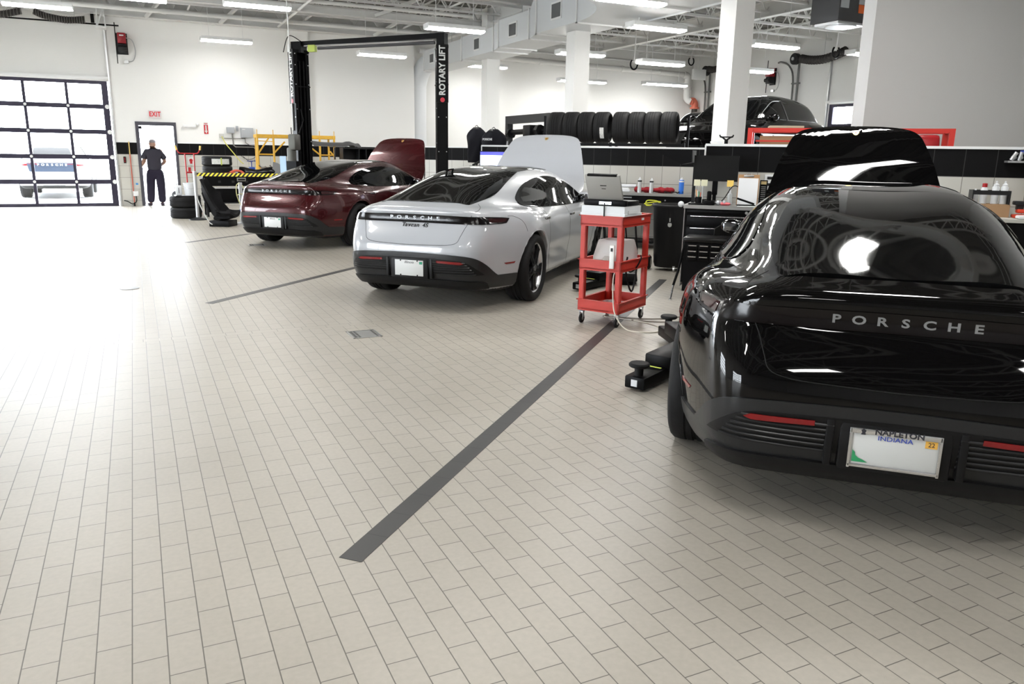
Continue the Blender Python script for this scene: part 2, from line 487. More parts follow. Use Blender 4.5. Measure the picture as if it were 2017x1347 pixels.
# ---- overhead doors
def overhead_door(name, w, h, cols, rows=5, loc=(0, 0, 0), rz=0.0, tint=(1, 1, 1), frame=(.028, .024, .045)):
    """sectional door with see-through panes; local x along the door, face towards -y"""
    fm = mat('door_frame_%d' % int(frame[0] * 100), frame, .4, .3)
    m = MB()
    rh = h / rows; cw = w / cols
    for r in range(rows + 1):
        z = r * rh
        t = .115
        z0 = max(0, z - t / 2); z1 = min(h, z + t / 2)
        if r == 0: z0, z1 = 0, .085
        if r == rows: z0, z1 = h - .085, h
        m.b2((0, -.022, z0), (w, .022, z1))
    m.b2((0, -.024, 0), (.15, .024, h)); m.b2((w - .15, -.024, 0), (w, .024, h))
    for c in range(1, cols):
        m.b2((c * cw - .035, -.030, 0), (c * cw + .035, .020, h))
    o = m.build(name, fm, loc=loc, rz=rz); o['kind'] = 'structure'
    p = MB(); p.b2((.08, -.002, .08), (w - .08, .002, h - .06)); p.build('door_panes', pane_mat('clear_pane', tint, .05), o)
    hm = MB()
    for r in range(1, rows):
        for c in range(1, cols):
            hm.lathe([(.0, .0), (.035, 0), (.035, .012), (.0, .014)], (c * cw, -.022, r * rh), RX, 14)
        hm.lathe([(.0, .0), (.055, 0), (.055, .03), (.0, .032)], (w - .05, -.022, r * rh), RX, 16)
    hm.build('door_hinges', M_WHITE, o)
    tr = MB(); tr.b2((w + .03, -.10, 0), (w + .07, .0, h + 1.35)); tr.b2((w + .09, -.03, 0), (w + .14, .0, h + .4)); tr.b2((-.07, -.10, 0), (-.03, .0, h + 1.35))
    tr.build('door_track', M_STEEL, o)
    sh = MB(); sh.b2((-.05, -.16, h + .03), (w + .03, -.06, h + .10)); sh.build('door_header_rail', M_WHITE, o)
    return o
overhead_door('door_2', 4.75, 3.20, 5, loc=(-5.20, YG + .05, 0))
overhead_door('door_3', 4.8, 3.12, 5, loc=(18.96 + .03, 17.90, 0), rz=-PI / 2)
overhead_door('door_4', 4.8, 3.20, 5, loc=(-9.03, 2.0, 0), rz=PI / 2)
overhead_door('door_5', 4.8, 3.20, 5, loc=(-9.03, 11.0, 0), rz=PI / 2)

# ---- exit door: frame, and the leaf swung outwards to the left
q = MB(); q.b2((.115, -.03, 0), (.185, .17, 2.12)); q.b2((1.05, -.03, 0), (1.12, .17, 2.12)); q.b2((.115, -.03, 2.12), (1.12, .17, 2.215)); q.b2((.165, .0, 0), (1.07, .16, .012))
d1 = q.build('door_1', mat('door_frame_dark', (.06, .058, .075), .45), loc=(0, YG, 0)); d1['kind'] = 'structure'
q = MB(); q.b2((.16, .17, .02), (.205, 1.05, 2.15)); q.build('door_leaf', mat('door_leaf_blue', (.16, .17, .24), .5), d1)
q = MB(); q.box((.07, .26, .07), (.24, .30, 2.07), bev=.01); q.bar((.24, .30, 2.04), (.42, .10, 2.10), .02, .012); q.build('door_closer', M_DKGREY, d1)
q = MB(); q.bar((.215, .25, .98), (.215, .95, .98), .05, .03, bev=.01); q.build('push_bar', M_STEEL, d1)

# ---- outside: paving in daylight
q = MB(); q.b2((-40, YG + .15, -.16), (45, 70, -.01)); struct('floor_outside', q, M_CONC)
q = MB(); q.b2((19.2, -20, -.16), (45, 23.8, -.01)); struct('floor_outside', q, M_CONC)
q = MB(); q.b2((-40, -30, -.16), (-9.2, 23.8, -.01)); struct('floor_outside', q, M_CONC)
q = MB(); q.b2((-9.2, -30, -.16), (19.2, -7.6, -.01)); struct('floor_outside', q, M_CONC)

# ---- inlaid dark tile stripes between the bays
M_STRIPE = tile_material('grey_stripe_tile', (.05, .049, .049), (.057, .056, .055), (.03, .03, .03), w=.21, h=.5, z0=-.2, rough=.4, ms=.002)
def stripe(a, b, w=.099):
    a = Vector(a); b = Vector(b); d = b - a
    q = MB(); q.b2((0, -w / 2, .0), (d.length, w / 2, .0016))
    return struct('trim_stripe', q, M_STRIPE, loc=(a.x, a.y, 0), rz=math.atan2(d.y, d.x))
stripe(W(2.344, 1.47), W(9.92, 1.47))
stripe(W(6.29, 5.49), W(13.7, 5.49))
stripe(W(10.47, 9.50), W(17.7, 9.50))
stripe((-1.905, 13.6, 0), (-1.905, 19.0, 0), .06)
stripe(W(-1.7, -2.55), W(5.0, -2.55))
# ------------------------------------------------------------------ ceiling fixtures
_fix = None
def light_fixture(x, y, z, label, top=5.58, wide=1.0, L_=1.22):
    global _fix
    if _fix is None:
        t = thing('strip_light', label, 'ceiling light', (x, y, z), 0, 'strip lights under the roof')
        h = MB(); h.box((L_, .32, .075), (0, 0, .0875), bev=.006); h.box((.014, .30, .10), (-L_ / 2, 0, .065), bev=.004); h.box((.014, .30, .10), (L_ / 2, 0, .065), bev=.004)
        h.build('fixture_housing', M_WHITE, t)
        l = MB()
        l.prism([(-.130, .052), (.130, .052), (.115, .022), (.08, .008), (-.08, .008), (-.115, .022)], L_ - .02, (-(L_ - .02) / 2, 0, 0), Matrix(((0, 0, 1, 0), (1, 0, 0, 0), (0, 1, 0, 0), (0, 0, 0, 1))))
        l.build('fixture_lens', M_LENS, t)
        for sx in (-1, 1):
            c = MB(); c.tube([(sx * L_ * .33, 0, .06), (sx * L_ * .33, 0, 5.58 - z)], .006, 6)
            c.build('hanging_rod', M_WHITE, t)
        _fix = t
        return t
    t = _fix.copy(); COL.objects.link(t); t.location = (x, y, z); t['label'] = label; t.scale = (wide, 1, 1)
    for ch in [c for c in COL.objects if c.parent == _fix]:
        c = ch.copy(); COL.objects.link(c); c.parent = t
        if c.name.startswith('hanging_rod'): c.scale = (1, 1, (top - z) / (5.58 - _fix.location.z)); c.location.z = 0
    return t
for x, y, z, lb, *tp in (
    (2.37, 21.9, 4.13, 'strip light hung before the back wall left of the black lift posts'),
    (-1.46, 19.1, 4.20, 'strip light at the top left corner above the ribbed hoses'),
    (2.39, 16.5, 4.15, 'strip light cut by the top edge above the fire extinguisher sign'),
    (6.07, 15.6, 3.90, 'strip light above the right lift post, before the duct'),
    (5.89, 20.2, 3.85, 'small strip light seen under the crossbeam of the lift'),
    (9.95, 22.85, 4.05, 'far strip light half behind the first pillar, under the duct'),
    (9.75, 16.9, 3.80, 'strip light disappearing left of the middle pillar'),
    (9.20, 13.1, 3.85, 'largest strip light right of the duct', 4.055),
    (11.48, 16.1, 3.62, 'strip light in the second row right of the duct'),
    (16.45, 22.75, 3.85, 'strip light nearest the red elbow pipe, over the tyres', 5.58, 1.40),
    (13.3, 22.9, 3.80, 'strip light end peeking out right of the middle pillar', 5.58, 1.40),
    (12.21, 13.2, 3.75, 'strip light right of the tallest pillar near the orange label'),
    (15.0, 16.9, 3.72, 'strip light left of the red and black door operator'),
    (15.15, 13.3, 3.78, 'strip light end beside the free edge of the grey wall'),
    (7.45, 11.35, 3.90, 'strip light at the top edge beside the rounded duct', 4.055),
    (.23, 17.5, 4.25, 'strip light fragment at the top edge above the door track'),
    (2.4, 11.4, 4.3, 'strip light over the middle of the aisle above the frame'),
    (-1.4, 13.5, 4.3, 'strip light over the left of the aisle above the frame'),
    (5.0, 8.4, 4.3, 'strip light above the cart, out of the frame'),
    (2.4, 6.4, 4.3, 'strip light over the tiled aisle, out of the frame'),
    (-1.4, 8.0, 4.3, 'strip light over the left aisle, out of the frame'),
    (6.4, 5.7, 4.2, 'strip light over the tool bench, out of the frame'),
    (4.95, 3.85, 4.2, 'strip light over the black car, out of the frame'),
    (1.0, 1.6, 4.3, 'added strip light over the near aisle, out of the frame'),  # unseen lamp, added to keep the foreground floor bright
    (2.4, -1.4, 4.3, 'added strip light behind the camera, near the black car side'),  # unseen fill, added to brighten the floor at lower right
    (9.9, 4.6, 4.2, 'added strip light before the plain grey wall, out of the frame'),  # added out of view to lighten the grey wall and right-hand floor
    (8.4, 1.6, 4.2, 'added strip light right of the black car, out of the frame'),  # added fill lamp out of view, for the right-hand bay
    (-2.6, 2.4, 4.3, 'strip light over the near left aisle, out of the frame'),
    (-1.0, -1.2, 4.3, 'strip light behind the camera to the left'),
    (-5.6, 17.5, 4.3, 'strip light near the left wall, far end'),
    (-5.6, 10.0, 4.3, 'strip light near the left wall, middle'),
):
    light_fixture(x, y, z, lb, *tp)
# ------------------------------------------------------------------ car bodies
def sdf_poly(px, py, poly):
    """signed distance (negative inside) of points to a closed polygon"""
    x = px.ravel(); y = py.ravel()
    best = np.full(x.shape, 1e9); inside = np.zeros(x.shape, bool)
    n = len(poly)
    for i in range(n):
        ax, ay = poly[i]; bx, by = poly[(i + 1) % n]
        dx, dy = bx - ax, by - ay
        L2 = dx * dx + dy * dy
        if L2 < 1e-14: continue
        t = np.clip(((x - ax) * dx + (y - ay) * dy) / L2, 0, 1)
        d = (x - ax - t * dx) ** 2 + (y - ay - t * dy) ** 2
        best = np.minimum(best, d)
        if ay != by:
            c = ((ay > y) != (by > y)) & (x < dx * (y - ay) / dy + ax)
            inside ^= c
    d = np.sqrt(best)
    return np.where(inside, -d, d).reshape(px.shape)

def smax(a, b, k):
    h = np.maximum(k - np.abs(a - b), 0) / k
    return np.maximum(a, b) + h * h * k * .25
def smin(a, b, k):
    return -smax(-a, -b, k)

def surface_net(F, o, h):
    """naive surface nets -> verts, quads (F < 0 inside)"""
    S = F < 0
    nx, ny, nz = F.shape
    acc = np.zeros((nx - 1, ny - 1, nz - 1, 3)); cnt = np.zeros((nx - 1, ny - 1, nz - 1))
    base = np.stack(np.meshgrid(np.arange(nx), np.arange(ny), np.arange(nz), indexing='ij'), -1).astype(float)
    for ax in range(3):
        sl0 = [slice(None)] * 3; sl1 = [slice(None)] * 3
        sl0[ax] = slice(0, -1); sl1[ax] = slice(1, None)
        A = F[tuple(sl0)]; B = F[tuple(sl1)]
        cr = (A < 0) != (B < 0)
        t = np.where(cr, A / np.where(cr, A - B, 1), 0)
        P = base[tuple(sl0)].copy(); P[..., ax] += t
        oth = [a for a in range(3) if a != ax]
        for i in (0, 1):
            for j in (0, 1):
                s = [slice(None)] * 3
                s[oth[0]] = slice(i, cr.shape[oth[0]] - 1 + i)
                s[oth[1]] = slice(j, cr.shape[oth[1]] - 1 + j)
                c = cr[tuple(s)]
                acc += np.where(c[..., None], P[tuple(s)], 0); cnt += c
    act = cnt > 0
    idx = -np.ones(act.shape, int); idx[act] = np.arange(act.sum())
    V = acc[act] / cnt[act][:, None] * h + np.array(o)
    Qs = []
    for ax in range(3):
        sl0 = [slice(1, -1)] * 3; sl1 = [slice(1, -1)] * 3
        sl0[ax] = slice(0, -1); sl1[ax] = slice(1, None)
        A = S[tuple(sl0)]; B = S[tuple(sl1)]
        w = np.argwhere(A != B)
        flip = A[tuple(w.T)]
        oth = [a for a in range(3) if a != ax]
        w[:, oth[0]] += 1; w[:, oth[1]] += 1
        def g(di, dj):
            q = w.copy(); q[:, oth[0]] -= di; q[:, oth[1]] -= dj
            return idx[tuple(q.T)]
        q = np.stack([g(1, 1), g(0, 1), g(0, 0), g(1, 0)], 1)
        if ax == 1: flip = ~flip
        q[~flip] = q[~flip][:, ::-1]
        Qs.append(q)
    return V, np.concatenate(Qs)

def relax(V, Qd, it=3, lam=.5):
    n = len(V)
    E = np.concatenate([Qd[:, [0, 1]], Qd[:, [1, 2]], Qd[:, [2, 3]], Qd[:, [3, 0]]])
    E = np.concatenate([E, E[:, ::-1]])
    deg = np.bincount(E[:, 0], minlength=n)[:, None]
    for k in range(it):
        for l in (lam, -lam * 1.04):
            s = np.stack([np.bincount(E[:, 0], weights=V[E[:, 1], c], minlength=n) for c in range(3)], 1)
            V = V + l * (s / deg - V)
    return V

def car_shell(P, h=.016):
    """solid car body from its side profiles and plan outlines, grown as one surface"""
    L = P['length']
    xs = np.arange(-.06, L + .07, h); ys = np.arange(-1.1, 1.1 + h, h); zs = np.arange(.10, P['height'] + .07, h)
    X2, Z2 = np.meshgrid(xs, zs, indexing='ij')
    low = sdf_poly(X2, Z2, P['lower'])
    cab = sdf_poly(X2, Z2, P['cabin'])
    X3, Y3 = np.meshgrid(xs, ys, indexing='ij')
    pl = sdf_poly(X3, np.abs(Y3), np.concatenate([P['plan'], [(L + .0, -1.0), (0, -1.0)]]))
    pc = sdf_poly(X3, np.abs(Y3), np.concatenate([P['cabplan'], [(P['cabplan'][-1][0], -1.0), (P['cabplan'][0][0], -1.0)]]))
    zw = P['waist_z']
    inset = np.where(Z2 > zw, P['tumble'] * (Z2 - zw) ** 2, P['tuck'] * (zw - Z2) ** 2)
    for (cx, cz, rx, rz, a) in P['bulge']:
        inset = inset - a * np.exp(-((X2 - cx) / rx) ** 2 - ((Z2 - cz) / rz) ** 2)
    lean = P['lean'] * (Z2 - P['belt']) + P.get('lean2', .35) * np.maximum(Z2 - P['belt'], 0) ** 2
    lo = smax(low[:, None, :] + 0 * pl[:, :, None], pl[:, :, None] + inset[:, None, :], P['k_low'])
    ca = smax(cab[:, None, :] + 0 * pc[:, :, None], pc[:, :, None] + lean[:, None, :], P['k_cab'])
    F = smin(lo, ca, P['k_join'])
    r = P['arch']
    for wx in P['axles']:
        cyl = np.sqrt((X2 - wx) ** 2 + (Z2 - P['axle_z']) ** 2) - r
        side = (P['well_y'] - np.abs(ys))[None, :, None]
        F = np.maximum(F, -np.maximum(cyl[:, None, :], side))
    # rear recesses: (x0,x1,y0,y1,z0,z1)
    V, Qd = surface_net(F, (xs[0], ys[0], zs[0]), h)
    V = relax(V, Qd, 4)
    me = bpy.data.meshes.new('body')
    me.from_pydata(V.tolist(), [], Qd.tolist())
    me.polygons.foreach_set('use_smooth', [True] * len(me.polygons))
    c = V[Qd].mean(1)
    mi = np.zeros(len(Qd), int)
    for wx in P['axles']:
        d = np.hypot(c[:, 0] - wx, c[:, 2] - P['axle_z'])
        mi[(d < r + .012) & (np.abs(c[:, 1]) < P['well_edge'])] = 1
    mi[c[:, 2] < P.get('sill_z', .24)] = 1
    me.polygons.foreach_set('material_index', mi.tolist())
    me.update()
    bvh = BVHTree.FromPolygons([Vector(v) for v in V], [tuple(q) for q in Qd.tolist()])
    return me, bvh

# projections: plane coordinates -> ray
def ray_side(sgn):
    return lambda u, v: (Vector((u, 3.0 * sgn, v)), Vector((0, -sgn, 0)))
def ray_rear(u, v):
    return Vector((-2.0, u, v)), Vector((1, 0, 0))
def ray_top(u, v):
    return Vector((u, v, 4.0)), Vector((0, 0, -1))
def ray_round(cx):
    """u = degrees round the tail (0 straight back, + to the left), v = height"""
    def f(u, v):
        a = math.radians(u)
        d = Vector((-math.cos(a), math.sin(a), 0))
        return Vector((cx, 0, v)) + d * 4.0, -d
    return f

def hit(bvh, ray, u, v, off):
    o, d = ray(u, v)
    loc, nor, i, dist = bvh.ray_cast(o, d)
    if loc is None: return None
    if nor.dot(d) > 0: nor = -nor
    return loc + nor * off

def patch(name, bvh, ray, outline, off, m, parent, step=.03, thick=.004, smooth=True, su=None, fit=None):
    """sheet that follows the bodywork inside an outline given in the projection's plane"""
    bm = bmesh.new()
    vs = [bm.verts.new((u, v, 0)) for u, v in outline]
    f = bm.faces.new(vs)
    bmesh.ops.triangulate(bm, faces=[f])
    us = [p[0] for p in outline]; ws = [p[1] for p in outline]
    su = su or step
    k = math.floor(min(us) / su) * su + su
    while k < max(us):
        bmesh.ops.bisect_plane(bm, geom=bm.verts[:] + bm.edges[:] + bm.faces[:], plane_co=(k, 0, 0), plane_no=(1, 0, 0), dist=1e-6); k += su
    k = math.floor(min(ws) / step) * step + step
    while k < max(ws):
        bmesh.ops.bisect_plane(bm, geom=bm.verts[:] + bm.edges[:] + bm.faces[:], plane_co=(0, k, 0), plane_no=(0, 1, 0), dist=1e-6); k += step
    bmesh.ops.triangulate(bm, faces=bm.faces[:])
    dead = []; UV = []; HP = []; HV = []
    for v in bm.verts:
        p = hit(bvh, ray, v.co.x, v.co.y, 0 if fit else off)
        if p is None: dead.append(v)
        else: UV.append((v.co.x, v.co.y)); HP.append(p); HV.append(v)
    if fit:                          # glass: one fair polynomial surface (axis, degree) instead of every small ripple
        ax, dg = fit
        U = np.array(UV); c = U.mean(0); sc = np.abs(U - c).max(0); U = (U - c) / sc
        A = np.stack([U[:, 0] ** i * U[:, 1] ** j for i in range(dg + 1) for j in range(dg + 1 - i)], 1)
        y = np.array([p[ax] for p in HP]); co = np.linalg.lstsq(A, y, rcond=None)[0]; q = A @ co
        sgn = 1 if (ax == 2 or y.mean() > 0) else -1
        lift = np.percentile((y - q) * sgn, 97)
        for p, z_ in zip(HP, q): p[ax] = z_ + sgn * (max(0.0, lift) + off)
    for v, p in zip(HV, HP): v.co = p
    bmesh.ops.delete(bm, geom=dead, context='VERTS')
    bmesh.ops.remove_doubles(bm, verts=bm.verts[:], dist=1e-5)
    # face outward
    bm.normal_update()
    if bm.faces:
        s = 0
        for f in bm.faces:
            o, d = ray(*outline[0]); s += f.normal.dot(f.calc_center_median() - Vector((2.4, 0, .6)))
        if s < 0: bmesh.ops.reverse_faces(bm, faces=bm.faces[:])
    bm.normal_update()
    top = bm.faces[:]
    edge = [e for e in bm.edges if len(e.link_faces) == 1]
    ext = bmesh.ops.extrude_edge_only(bm, edges=edge)
    nv = [g for g in ext['geom'] if isinstance(g, bmesh.types.BMVert)]
    for v in nv:
        n = Vector((0, 0, 0))
        for e in v.link_edges:
            w = e.other_vert(v)
            if w not in nv:
                n = w.normal
        v.co = v.co - n * thick
    me = bpy.data.meshes.new(name)
    bm.to_mesh(me); bm.free()
    me.materials.append(m)
    me.polygons.foreach_set('use_smooth', [True] * len(me.polygons))
    me.set_sharp_from_angle(angle=math.radians(50))
    o = bpy.data.objects.new(name, me); COL.objects.link(o); o.parent = parent
    return o

def seam(mb, bvh, ray, pts, r=.0025, off=-.0008, n=8, mi=0):
    q = spline(pts, n)
    P = [hit(bvh, ray, u, v, off) for u, v in q]
    P = [p for p in P if p is not None]
    if len(P) > 1: mb.tube(P, r, 6, mi=mi)

def arc(pts, n=8):
    return [tuple(p) for p in spline(pts, n, closed=True)]
def rounded(pts, r, n=4):
    """polygon with rounded corners"""
    out = []; m = len(pts)
    for i in range(m):
        a = np.array(pts[i - 1], float); b = np.array(pts[i], float); c = np.array(pts[(i + 1) % m], float)
        rr = r[i] if hasattr(r, '__len__') else r
        da = (a - b); la = np.hypot(*da); dc = (c - b); lc = np.hypot(*dc)
        q = min(rr, la * .45, lc * .45)
        p0 = b + da / la * q; p1 = b + dc / lc * q
        if rr <= 0: out.append(tuple(b)); continue
        for k in range(n + 1):
            t = k / n
            out.append(tuple((1 - t) ** 2 * p0 + 2 * t * (1 - t) * b + t * t * p1))
    return out

PROFILE_COUPE = dict(
    length=4.963, height=1.379,
    lower=np.array([(.48, .17), (.20, .225), (.09, .29), (.03, .40), (.005, .52), (.0, .60), (.018, .67), (.070, .74), (.125, .81), (.165, .87), (.170, .92), (.155, .955), (.148, .982), (.172, .998),
                    (.28, 1.002), (.50, .998), (.9, .985), (1.3, .965), (1.8, .93), (2.4, .90), (3.0, .895), (3.5, .90), (3.9, .905), (4.2, .875), (4.5, .80), (4.75, .70), (4.90, .60), (4.955, .50), (4.96, .38), (4.93, .22), (4.85, .16)]),
    cabin=np.concatenate([[(.30, .80)], spline([(.20, .985), (.40, 1.048), (.62, 1.108), (.9, 1.176), (1.3, 1.258), (1.7, 1.322), (2.1, 1.362), (2.5, 1.379), (2.85, 1.366), (3.15, 1.315), (3.45, 1.215), (3.75, 1.08), (4.05, .93)], 6), [(4.1, .80)]]),
    plan=spline([(.0, 0), (.0, .30), (.015, .48), (.05, .590), (.11, .660), (.20, .722), (.36, .795), (.6, .882), (.85, .944), (1.12, .983), (1.45, .972), (1.9, .948), (2.4, .940), (2.9, .944), (3.4, .962), (3.8, .976), (4.05, .976), (4.35, .955), (4.6, .90), (4.78, .81), (4.90, .66), (4.955, .40), (4.963, 0)], 6),
    cabplan=spline([(.20, 0), (.22, .45), (.5, .57), (.9, .645), (1.3, .725), (1.8, .81), (2.3, .845), (2.8, .85), (3.3, .82), (3.7, .765), (4.0, .66), (4.1, .4), (4.12, 0)], 6),
    waist_z=.60, tumble=.55, tuck=.32,
    bulge=[(1.13, .70, .46, .26, .012), (4.02, .72, .42, .24, .018), (2.55, .42, .9, .13, -.018)],
    belt=.95, lean=.42, lean2=.9, k_low=.15, k_cab=.19, k_join=.14,
    arch=.395, axles=(1.095, 3.995), axle_z=.355, well_y=.60, well_edge=.915, sill_z=.215)
PROFILE_SUV = dict(
    length=4.93, height=1.70,
    lower=np.array([(.14, .30), (.05, .42), (.0, .55), (.0, .75), (.05, .90), (.08, 1.05), (.12, 1.10), (.6, 1.12), (1.5, 1.10), (2.5, 1.08), (3.4, 1.07), (3.8, 1.06), (4.2, 1.03), (4.6, .95), (4.85, .82), (4.92, .65), (4.93, .45), (4.85, .28)]),
    cabin=np.concatenate([[(.20, .95)], spline([(.10, 1.05), (.28, 1.28), (.52, 1.50), (.75, 1.60), (1.3, 1.67), (2.0, 1.70), (2.6, 1.685), (3.0, 1.62), (3.35, 1.44), (3.7, 1.22), (3.95, 1.08)], 6), [(4.0, .95)]]),
    plan=spline([(.0, 0), (.01, .45), (.05, .72), (.15, .86), (.4, .94), (1.0, .985), (1.6, .975), (2.4, .97), (3.2, .975), (4.0, .98), (4.4, .94), (4.7, .84), (4.87, .65), (4.93, .3), (4.93, 0)], 6),
    cabplan=spline([(.08, 0), (.12, .60), (.4, .74), (1.0, .83), (2.0, .87), (2.8, .87), (3.4, .82), (3.8, .72), (4.0, .4), (4.0, 0)], 6),
    waist_z=.75, tumble=.35, tuck=.2, bulge=[(1.0, .8, .4, .25, .02), (3.95, .8, .4, .25, .02)],
    belt=1.10, lean=.36, lean2=.3, k_low=.14, k_cab=.16, k_join=.10,
    arch=.42, axles=(1.02, 3.92), axle_z=.385, well_y=.60, well_edge=.90, sill_z=.40)
M_BLKPL = mat('black_plastic', (.006, .006, .0065), .45, spec=.22)
M_TRIM = mat('dark_grey_trim', (.015, .0155, .0165), .34, spec=.35)
M_GLASS = mat('tinted_glass', (.002, .0022, .0025), .03, spec=.22)
M_RUBBER = mat('tyre_rubber', (.010, .010, .0105), .65, spec=.2, bump=(60, .15))
M_GAP = mat('panel_gap', (.004, .004, .004), .8)
M_CHROME = mat('bright_metal', (.75, .76, .78), .22, 1.0)
M_REDLENS = mat('red_lens', (.20, .004, .006), .2, coat=.4)
M_PLATE = mat('plate_white', (.60, .61, .60), .4)
M_LETTER = mat('letter_silver', (.30, .31, .32), .38, .6)
M_RIMBLK = mat('rim_black', (.005, .005, .006), .2, spec=.35, coat=.3)
M_RIMSIL = mat('rim_silver', (.62, .63, .65), .3, .8)
M_WELL = mat('wheel_well', (.008, .008, .008), .9)
PAINT_WHITE = mat('white_paint', (.40, .415, .44), .25, .0, coat=.8, coat_rough=.02)
PAINT_RED = mat('cherry_paint', (.048, .003, .005), .22, .3, coat=.6, coat_rough=.02)
PAINT_BLACK = mat('black_paint', (.0018, .0018, .002), .03, .0, spec=.3)

def tyre_profile(R, w, rr):
    h = w / 2
    return [(rr, -h * .80), (rr + .012, -h * .93), ((R + rr) / 2, -h), (R - .022, -h * .93), (R - .006, -h * .80), (R, -h * .55),
            (R, -h * .36), (R - .007, -h * .34), (R - .007, -h * .28), (R, -h * .26), (R, -.012), (R - .007, -.009), (R - .007, .009), (R, .012), (R, h * .26), (R - .007, h * .28), (R - .007, h * .34), (R, h * .36),
            (R, h * .55), (R - .006, h * .80), (R - .022, h * .93), ((R + rr) / 2, h), (rr + .012, h * .93), (rr, h * .80)]

def car_wheel(R=.355, w=.28, rr=.262, dark=False, caliper=(.02, .02, .02), kind='blade'):
    """wheel about local z, outer face towards +z, at the origin; returned as rim object with tyre and caliper"""
    m = MB()
    m.lathe([(rr + .004, -w * .38), (rr - .02, -w * .36), (rr - .035, -w * .1), (rr - .03, w * .25), (rr - .012, w * .36), (rr + .006, w * .40), (rr + .008, w * .375)], n=48, mi=0)
    # five broad spokes
    for k in range(5):
        a = 2 * PI * k / 5
        pts = [(.0, .052), (.05, .050), (.13, .042), (.20, .052), (rr - .016, .115), (rr - .016, -.045), (.20, -.034), (.13, -.040), (.05, -.050), (0, -.052)]
        p = [(x * math.cos(a) - y * math.sin(a), x * math.sin(a) + y * math.cos(a)) for x, y in pts]
        m.prism(p, .028, (0, 0, w * .28), mi=1, bev=.004)
        m.bar((.06 * math.cos(a), .06 * math.sin(a), w * .395), ((rr - .02) * math.cos(a + .12), (rr - .02) * math.sin(a + .12), w * .395), .004, .003, mi=1)
    m.cyl(.062, .05, (0, 0, w * .30), n=28, mi=1, bev=.006)
    m.cyl(.034, .006, (0, 0, w * .30 + .026), n=24, mi=2)
    m.lathe([(.0, -w * .2), (.16, -w * .2), (.175, -w * .17), (.175, -w * .1), (0, -w * .1)], n=40, mi=3)
    rim = m.build('wheel', [M_RIMBLK if dark else M_RIMSIL, M_RIMBLK, M_CHROME, mat('brake_disc', (.12, .12, .125), .4, .9)], smooth=40)
    t = MB(); t.lathe(tyre_profile(R, w, rr), n=64)
    ty = t.build('tyre', M_RUBBER, rim, smooth=50)
    c = MB()
    c.prism([(.125 * math.cos(a), .125 * math.sin(a)) for a in np.linspace(-.45, .45, 7)] + [(.205 * math.cos(a), .205 * math.sin(a)) for a in np.linspace(.5, -.5, 7)], .07, (0, 0, -w * .1), mi=0, bev=.006)
    c.build('brake_caliper', mat('caliper_%d%d%d' % tuple(int(x * 99) for x in caliper), caliper, .35), rim)
    return rim

_shells = {}
def shell(P, key):
    if key not in _shells: _shells[key] = car_shell(P)
    return _shells[key]

def letters_on(name, s, m, parent, bvh, y0, y1, z, size, x0=-1.0, sx=1.0, shear=0):
    """lettering on the tail, one raised mark per character, following the surface"""
    n = len(s)
    out = MB()
    for i, ch in enumerate(s):
        if ch == ' ': continue
        y = y0 + (y1 - y0) * (i / (n - 1))
        p = hit(bvh, ray_rear, y, z, .006)
        me = text_mesh(ch, size, .0025, sx, bold=.0012, shear=shear)
        p2 = hit(bvh, ray_rear, y + .02, z, .006)
        a = math.atan2((p2 - p).x, (p2 - p).y)
        T = Matrix(((-math.sin(a), 0, -math.cos(a), p.x), (-math.cos(a), 0, math.sin(a), p.y), (0, 1, 0, p.z), (0, 0, 0, 1)))
        me.transform(T)
        out.bm.from_mesh(me); bpy.data.meshes.remove(me)
    return out.build(name, m, parent, smooth=None)

def plate(parent, x, z, label, word, wcol, wordsize, frame=None, extra=None):
    """number plate (0.305 x 0.152) on the tail facing -x"""
    b = MB(); b.box((.004, .305, .152), (x, 0, z), bev=.0015)
    p = b.build('license_plate', M_PLATE, parent)
    p['label'] = label
    if word:
        text_obj('plate_lettering', word, mat('ink_%d' % int(wcol[2] * 99), wcol, .5), p, (x - .0025, 0, z + .060), (0, -1, 0), (0, 0, 1), size=wordsize, depth=.0006)
    return p

